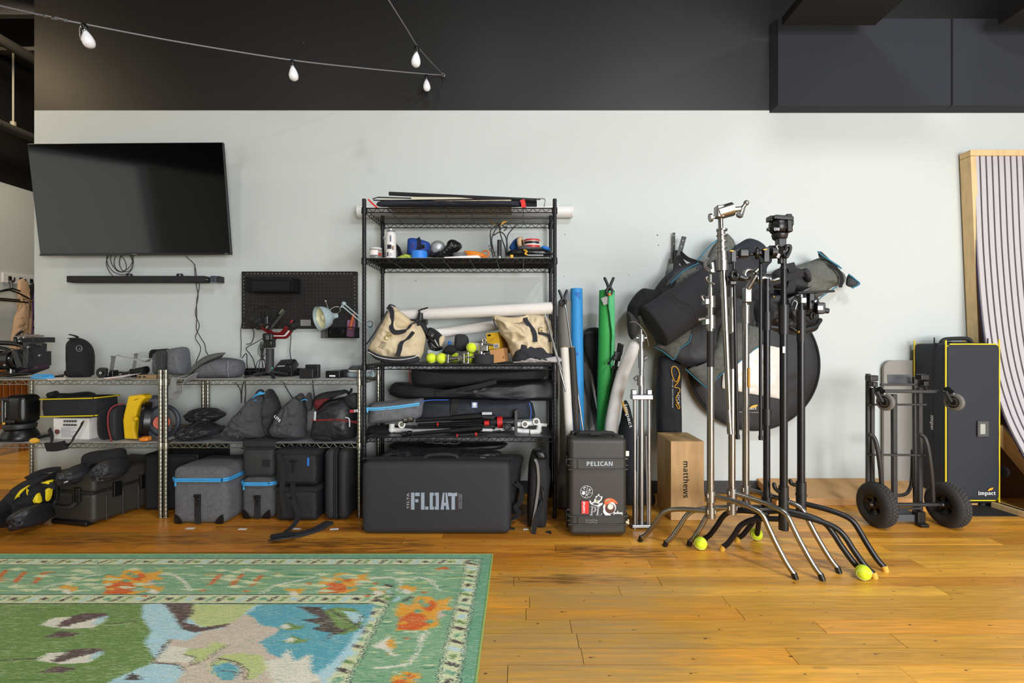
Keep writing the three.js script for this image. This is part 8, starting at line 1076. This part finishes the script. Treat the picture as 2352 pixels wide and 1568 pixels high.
// ---------------------------------------------------------------- rug
{
  const X1 = -.141, X0 = -3.141, dF = 2.549, dN = .75, PW = 2048, PH = 1228, sx = PW / (X1 - X0), sy = PH / (dF - dN);
  const cv = document.createElement('canvas'); cv.width = PW; cv.height = PH; const g = cv.getContext('2d');
  const q = (zx, zy) => { const px = zx / 1.96, py = 1240 + zy / 1.96, d = EYE * FPX / (py - CY), x = (px - CX) / FPX * d; return [(x - X0) * sx, (dF - d) * sy]; };   // picture point -> rug print
  const poly = (pts, c) => { g.fillStyle = c; g.beginPath(); pts.forEach((p, i) => { const [x, y] = q(...p); i ? g.lineTo(x, y) : g.moveTo(x, y); }); g.closePath(); g.fill(); };
  const line = (pts, c, w) => { g.strokeStyle = c; g.lineWidth = w; g.lineJoin = 'round'; g.beginPath(); pts.forEach((p, i) => { const [x, y] = q(...p); i ? g.lineTo(x, y) : g.moveTo(x, y); }); g.stroke(); };
  const C = { sea: '#689a7a', sage: '#8fb08c', pale: '#c9cfa4', cream: '#d9d3c0', lime: '#b6c07e', olive: '#6b8748', dark: '#4f4440', navy: '#2a2c40', or: '#e39a33', red: '#cf5a22', blue: '#5b9fae', sky: '#a9cbd4', beige: '#c6b6a4', brown: '#5e4c48' };
  const mm = sx / 1000;                                                    // pixels a millimetre
  g.fillStyle = C.sea; g.fillRect(0, 0, PW, PH);
  // nested rectangles from the outer edge inward (metres from the two edges)
  const frame = (e, c, r = 0) => { g.fillStyle = c; g.fillRect(0, e * sy, PW - e * sx, PH); };
  frame(.055, C.navy); frame(.06, C.pale); frame(.122, C.navy); frame(.126, '#7aa27c'); frame(.408, C.navy); frame(.413, C.pale); frame(.48, C.navy); frame(.485, C.olive);
  for (let i = 0; i < 620; i++) { const side = i % 3 === 0, a = rr(0, 3) * sx, b = rr(.135, .39), w = rr(20, 120) * mm, h = rr(3, 12) * mm; g.fillStyle = [C.pale, C.lime, C.sea, '#588a68', C.sage][i % 5]; if (side) g.fillRect(PW - b * sx - w * .4, .13 * sy + a * .6, w * .5, h); else g.fillRect(PW - .13 * sx - a, b * sy, w, h); }
  for (let i = 0; i < 220; i++) { g.fillStyle = ['#7f9a5c', '#5c7a42', '#8aa56a', '#6f8f5a'][i % 4]; g.fillRect(rr(0, PW * .8), rr(.49 * sy, PH), rr(40, 200) * mm, rr(3, 9) * mm); }
  // little motifs in the guard bands, both along the back edge and the side edge
  const bandMotif = (off, w, step) => { for (let i = 0; i < 90; i++) { const s = (i + .5) * step * sx, o = off * sx; g.fillStyle = [C.sea, C.dark, C.sky, C.olive, C.dark][i % 5]; for (const side of [0, 1]) { g.save(); if (side) { g.translate(PW - o, s + o * .6); g.rotate(Math.PI / 2); } else g.translate(PW - s - o * .6, o); g.beginPath(); if (i % 3) { g.moveTo(-20 * mm, 22 * mm); g.lineTo(-2 * mm, -20 * mm); g.lineTo(16 * mm, -24 * mm); g.lineTo(-2 * mm, 22 * mm); } else g.ellipse(0, 0, 16 * mm, 12 * mm, .4, 0, 6.3); g.fill(); g.restore(); } } };
  bandMotif(.091, .04, .042); bandMotif(.446, .055, .044);
  // field
  poly([[640, 300], [690, 297], [1150, 300], [1690, 300], [1640, 420], [1560, 540], [1480, 643], [1480, 900], [200, 900], [500, 643], [700, 560], [650, 470], [680, 420], [640, 360]], C.sky);
  poly([[1180, 300], [1690, 300], [1640, 400], [1590, 440], [1540, 520], [1400, 640], [1300, 640], [1220, 560], [1160, 480], [1060, 400], [1130, 330]], C.blue);
  poly([[860, 300], [1150, 300], [1100, 345], [1020, 400], [900, 400], [850, 360]], C.lime); poly([[740, 297], [870, 297], [868, 340], [830, 380], [910, 405], [1040, 385], [1020, 400], [880, 428], [820, 415], [780, 350]], C.brown);
  poly([[1100, 345], [1130, 350], [1180, 395], [1250, 405], [1260, 420], [1170, 470], [1210, 520], [1260, 545], [1300, 500], [1330, 560], [1400, 520], [1400, 600], [1450, 643], [1400, 800], [700, 800], [830, 600], [810, 570], [690, 565], [760, 490], [760, 455], [840, 465], [920, 420], [1000, 410]], C.beige);
  poly([[1260, 545], [1300, 500], [1330, 560], [1400, 520], [1400, 600], [1450, 643], [1250, 700], [1180, 560]], C.cream); poly([[690, 562], [770, 488], [860, 500], [900, 540], [840, 570], [800, 560], [720, 560]], C.cream);
  poly([[820, 525], [860, 500], [920, 500], [960, 470], [1030, 480], [960, 520], [900, 560], [860, 580], [880, 540]], C.lime); poly([[940, 575], [1000, 530], [1080, 520], [1180, 530], [1200, 590], [1150, 640], [1100, 640], [1110, 590], [1040, 560], [980, 600], [1000, 643], [960, 620]], C.lime); poly([[960, 580], [1030, 560], [1080, 590], [1060, 643], [1000, 643], [960, 610]], C.blue);
  line([[820, 525], [880, 540], [860, 580], [940, 540], [1030, 480]], C.brown, 5 * mm); line([[950, 580], [990, 545], [1060, 560], [1110, 600], [1100, 643]], C.brown, 6 * mm); line([[690, 562], [760, 462], [740, 500]], C.brown, 7 * mm); line([[690, 565], [800, 572], [830, 600]], C.brown, 6 * mm); line([[1000, 600], [1080, 610], [1040, 630]], C.brown, 4 * mm);
  // palmette at the inner corner
  poly([[1450, 330], [1520, 312], [1600, 320], [1640, 360], [1620, 410], [1540, 440], [1480, 400]], C.olive); poly([[1540, 330], [1610, 335], [1640, 370], [1600, 390]], C.sky); poly([[1340, 310], [1440, 312], [1480, 350], [1510, 400], [1560, 420], [1500, 440], [1450, 470], [1490, 430], [1400, 410], [1450, 395], [1360, 370], [1440, 360]], C.dark); line([[1480, 320], [1560, 370], [1640, 410]], C.dark, 7 * mm); line([[1520, 420], [1600, 400], [1630, 350]], C.dark, 6 * mm);
  for (const [x, y] of [[1310, 400], [1330, 460]]) { poly([[x - 50, y + 10], [x - 20, y - 20], [x + 40, y], [x + 70, y - 12], [x + 40, y + 12], [x - 10, y + 18]], C.olive); poly([[x - 50, y], [x - 20, y - 12], [x, y], [x - 20, y + 16]], C.cream); }
  // floral drops on the green field
  for (const [x, y] of [[330, 390], [310, 550]]) { poly([[x - 150, y + 5], [x - 90, y - 30], [x + 20, y - 35], [x + 130, y - 40], [x + 150, y - 20], [x + 90, y + 15], [x - 30, y + 22]], C.cream); poly([[x - 70, y + 15], [x, y - 40], [x + 60, y - 50], [x + 150, y - 50], [x + 160, y - 30], [x + 90, y - 25], [x + 20, y - 5]], C.brown); poly([[x - 80, y + 10], [x - 40, y - 20], [x + 10, y - 15], [x - 20, y + 10]], C.brown); poly([[x + 80, y + 8], [x + 120, y - 32], [x + 160, y - 40], [x + 130, y - 10]], C.sky); poly([[x - 130, y + 60], [x - 60, y + 30], [x + 30, y + 42], [x - 20, y + 60]], C.brown); }
  line([[480, 390], [620, 375]], C.dark, 5 * mm); line([[0, 555], [180, 545]], C.dark, 5 * mm); poly([[560, 643], [600, 610], [640, 643]], C.dark);
  // vines and flowers of the main border
  const flower = (x, y, s, sy2 = 1) => { const P = (pts, c) => poly(pts.map(([a, b]) => [x + a * s, y + b * s * sy2]), c); P([[-140, 10], [-120, -30], [-60, -20], [-40, -50], [30, -50], [60, -30], [130, -52], [110, -20], [140, -12], [60, 12], [70, 40], [0, 60], [-60, 56], [-140, 60], [-100, 20]], C.or); P([[-120, 20], [-60, 0], [0, 8], [20, 40], [-40, 58], [-130, 56]], C.red); P([[-10, -12], [40, -40], [60, -20], [20, 0]], C.red); P([[-40, -30], [-10, -45], [0, -25]], C.sea); P([[60, 0], [100, -10], [110, 10], [70, 20]], C.beige); for (const [a, b] of [[-80, -14], [-30, -2], [80, -34], [30, 30], [-100, 36], [104, 2], [10, -22]]) P([[a - 26, b], [a - 4, b - 8], [a + 22, b - 2], [a + 2, b + 8]], a % 20 ? C.sea : C.or); };
  const vine = (pts) => line(pts, C.cream, 11 * mm);
  vine([[150, 245], [220, 215], [330, 195], [400, 170], [460, 165]]); vine([[700, 165], [780, 165], [830, 195], [860, 240]]); vine([[1175, 252], [1230, 215], [1330, 195], [1420, 175]]); vine([[1660, 185], [1760, 175], [1810, 200], [1790, 240]]); vine([[1850, 195], [1880, 175], [1940, 190], [1980, 240]]); vine([[1900, 430], [1880, 520], [1840, 570], [1760, 585], [1680, 590]]); vine([[1930, 400], [1900, 470]]);
  flower(600, 195, 1); flower(1550, 200, .85); flower(-420, 190, 1); flower(1910, 335, .95, 1.5); flower(1830, 640, .5, 1.4);
  for (const [x, y] of [[310, 232], [700, 232], [1330, 240], [1710, 238], [1840, 232], [-120, 230]]) { poly([[x - 50, y - 10], [x - 10, y - 22], [x + 10, y - 10], [x + 40, y - 14], [x + 20, y + 14], [x - 10, y + 8]], C.or); poly([[x - 40, y + 12], [x - 10, y - 4], [x + 20, y + 14], [x, y + 22]], C.cream); }
  poly([[1710, 470], [1770, 455], [1780, 490], [1740, 530], [1790, 520], [1700, 500]], C.or); poly([[1670, 490], [1760, 440], [1740, 480], [1790, 540], [1720, 505]], C.cream);
  for (const [x, y, s] of [[0, 172, 1], [85, 180, 1], [175, 182, 1], [965, 190, 1], [1065, 190, 1], [1150, 195, 1]]) line([[x + 30, y - 28], [x + 4, y - 5], [x - 20, y + 22]], C.red, 19 * mm); line([[30, 180], [0, 195]], C.red, 10 * mm); line([[175, 160], [260, 150]], C.red, 8 * mm); line([[920, 165], [990, 160]], C.or, 8 * mm); line([[1190, 160], [1260, 158]], C.or, 7 * mm); poly([[1950, 160], [1970, 135], [2010, 128], [2028, 150], [1990, 148], [1975, 158]], C.red);
  for (const [x, y] of [[105, 235], [650, 262], [915, 237], [1110, 240], [1390, 205], [1690, 205], [1910, 245], [1830, 455], [1650, 262]]) poly([[x - 14, y], [x, y - 6], [x + 14, y], [x, y + 6]], C.red);
  for (let i = 0; i < 60; i++) { const zx = rr(0, 2000), zy = rr(140, 245); poly([[zx - 40, zy], [zx, zy - 8], [zx + rr(20, 70), zy], [zx, zy + 7]], i % 3 ? C.pale : C.sage); }
  // woven wear: short dashes along the weft show the pale ground
  const img = g.getImageData(0, 0, PW, PH), src = img.data, out = new Uint8Array(PW * PH * 4);
  const ed = [217, 212, 182], ed2 = [96, 146, 122];
  for (let y = 0; y < PH; y++) { let run = 0, kind = 0, sh = 0; const rs = y >> 1; for (let x = 0; x < PW; x++) { if (run-- <= 0) { run = 3 + Math.floor(rnd() * 16); sh = Math.round((rnd() - .5) * 16); const wear = .14 + .34 * fbm(x * .0035 + .4 * n3(0, rs * .2, 1), rs * .03, 3) + .1 * n3(x * .002, rs * .5, 8); const r = rnd(); kind = r < wear ? 1 : r < wear + .1 ? 2 : 0; } const xs = clamp(x + sh, 0, PW - 1), o = ((PH - 1 - y) * PW + x) * 4, i = (y * PW + xs) * 4, m = .98 + .28 * rnd(), e = kind === 1 ? .46 : kind === 2 ? .35 : 0, ec = kind === 1 ? ed : ed2; for (let k = 0; k < 3; k++) out[o + k] = clamp(lerp(src[i + k], ec[k], e) * m, 0, 255); out[o + 3] = 255; } }
  const tx = new THREE.DataTexture(out, PW, PH); tx.colorSpace = THREE.SRGBColorSpace; tx.magFilter = THREE.LinearFilter; tx.minFilter = THREE.LinearMipmapLinearFilter; tx.generateMipmaps = true; tx.needsUpdate = true;
  const t = T('area_rug', 'large green floral rug with orange blossoms and a worn woven look', 'rug'), cx = (X0 + X1) / 2, w = X1 - X0, dd = dF - dN, z = WD - (dF + dN) / 2;
  const geo = clean(new THREE.BoxGeometry(w - .008, .009, dd - .008)), p = geo.attributes.position, u = geo.attributes.uv; for (let i = 0; i < p.count; i++) u.setXY(i, p.getX(i) / w + .5, .5 - p.getZ(i) / dd); geo.translate(cx, .0055, z);
  add(t, 'woven_pile', geo, new THREE.MeshStandardMaterial({ map: tx, roughness: .95, bumpMap: TX.grain, bumpScale: .0008 }), { uv: 1 });
  add(t, 'edge_binding', [cyl(V(X1 - .003, .006, z - dd / 2), V(X1 - .003, .006, z + dd / 2), .0055), cyl(V(X0 + .003, .006, z - dd / 2), V(X0 + .003, .006, z + dd / 2), .0055), cyl(V(X0, .006, z - dd / 2 + .003), V(X1, .006, z - dd / 2 + .003), .0055), cyl(V(X0, .006, z + dd / 2 - .003), V(X1, .006, z + dd / 2 - .003), .0055)], mat(0x8fae62, .9), { label: 'yellow green bound edge' });
}
// ---------------------------------------------------------------- string lights
{
  const hook = at(1018, 172, 3.57), wm = mat(0x77777a, .5), bulbs = [[192, 55, 2.42, 'frosted bulb hanging nearest the wall end on the string light cable', 1.0, -.28], [671, 139, 2.95, 'frosted bulb at the middle of the longer string light cable', 1, -.1], [979, 172, 3.5, 'frosted bulb closest to the wall hook on the longer cable', .95, -.05], [958, 107, 2.92, 'frosted bulb on the shorter cable rising to the ceiling', 1, .08]];
  T1('string_light_cable', 'long sagging string light cable crossing the black wall to a hook', 'cable', tube([at(-60, 0, 2.0), at(100, 36, 2.3), at(192, 55, 2.42), at(420, 98, 2.65), at(671, 138, 2.95), at(840, 157, 3.25), at(979, 170, 3.5), hook], .004, { seg: 80 }), wm); T1('string_light_cable', 'short string light cable rising from the wall hook to the ceiling', 'cable', tube([at(880, -20, 2.55), at(905, 20, 2.62), at(934, 66, 2.75), at(958, 105, 2.92), at(988, 140, 3.25), hook], .0035, { seg: 60 }), mat(0x6b6b6e, .5));
  T1('wall_eye_hook', 'small metal eye hook on the black wall holding both string light cables', 'hook', [mv(new THREE.TorusGeometry(.012, .003, 8, 20), hook), cyl(hook, V(hook.x, hook.y, .0), .003)], K.alu);
  T1('cable_splice', 'knotted silver splice on the string light cable near the wall end', 'splice', [[103, 36], [122, 41], [128, 41], [150, 46]].map(([x, y]) => cyl(at(x - 2, y - .5, 2.3), at(x + 2, y + .8, 2.3), .007)).concat(cyl(at(103, 36, 2.3), at(152, 46, 2.33), .004)), K.aluD);
  for (const [px, py, d, lab, s, tilt] of bulbs) {
    const t = T('string_light_bulb', lab, 'light bulb', 'frosted string light bulbs'), c = at(px, py, d), dir = V(-tilt, -1, .0).normalize();
    add(t, 'socket', lat([[0, -.002], [.010, 0], [.0135, .006], [.0145, .022], [.0145, .034], [0, .034]].map(([r, y]) => [r * s, y * s]), c, dir, 20), K.plasticD); add(t, 'bulb_cap', lat([[.013, .034], [.0135, .042], [.012, .045]].map(([r, y]) => [r * s, y * s]), c, dir, 20), K.alu);
    add(t, 'glass_bulb', lat([[.012, .044], [.015, .05], [.022, .066], [.0265, .084], [.0265, .098], [.022, .11], [.012, .118], [0, .12]].map(([r, y]) => [r * s, y * s]), c, dir, 30), mat(0xf0f2f6, .2));
    if (px < 300) add(t, 'side_tie', tube([c.clone().add(V(-.004, 0, 0)), c.clone().add(V(-.018, -.02, 0)), c.clone().add(V(-.016, -.06, 0)), c.clone().add(V(-.012, -.08, 0))], .0025), K.alu);
  }
}

finishAll();
renderer.render(scene, camera);
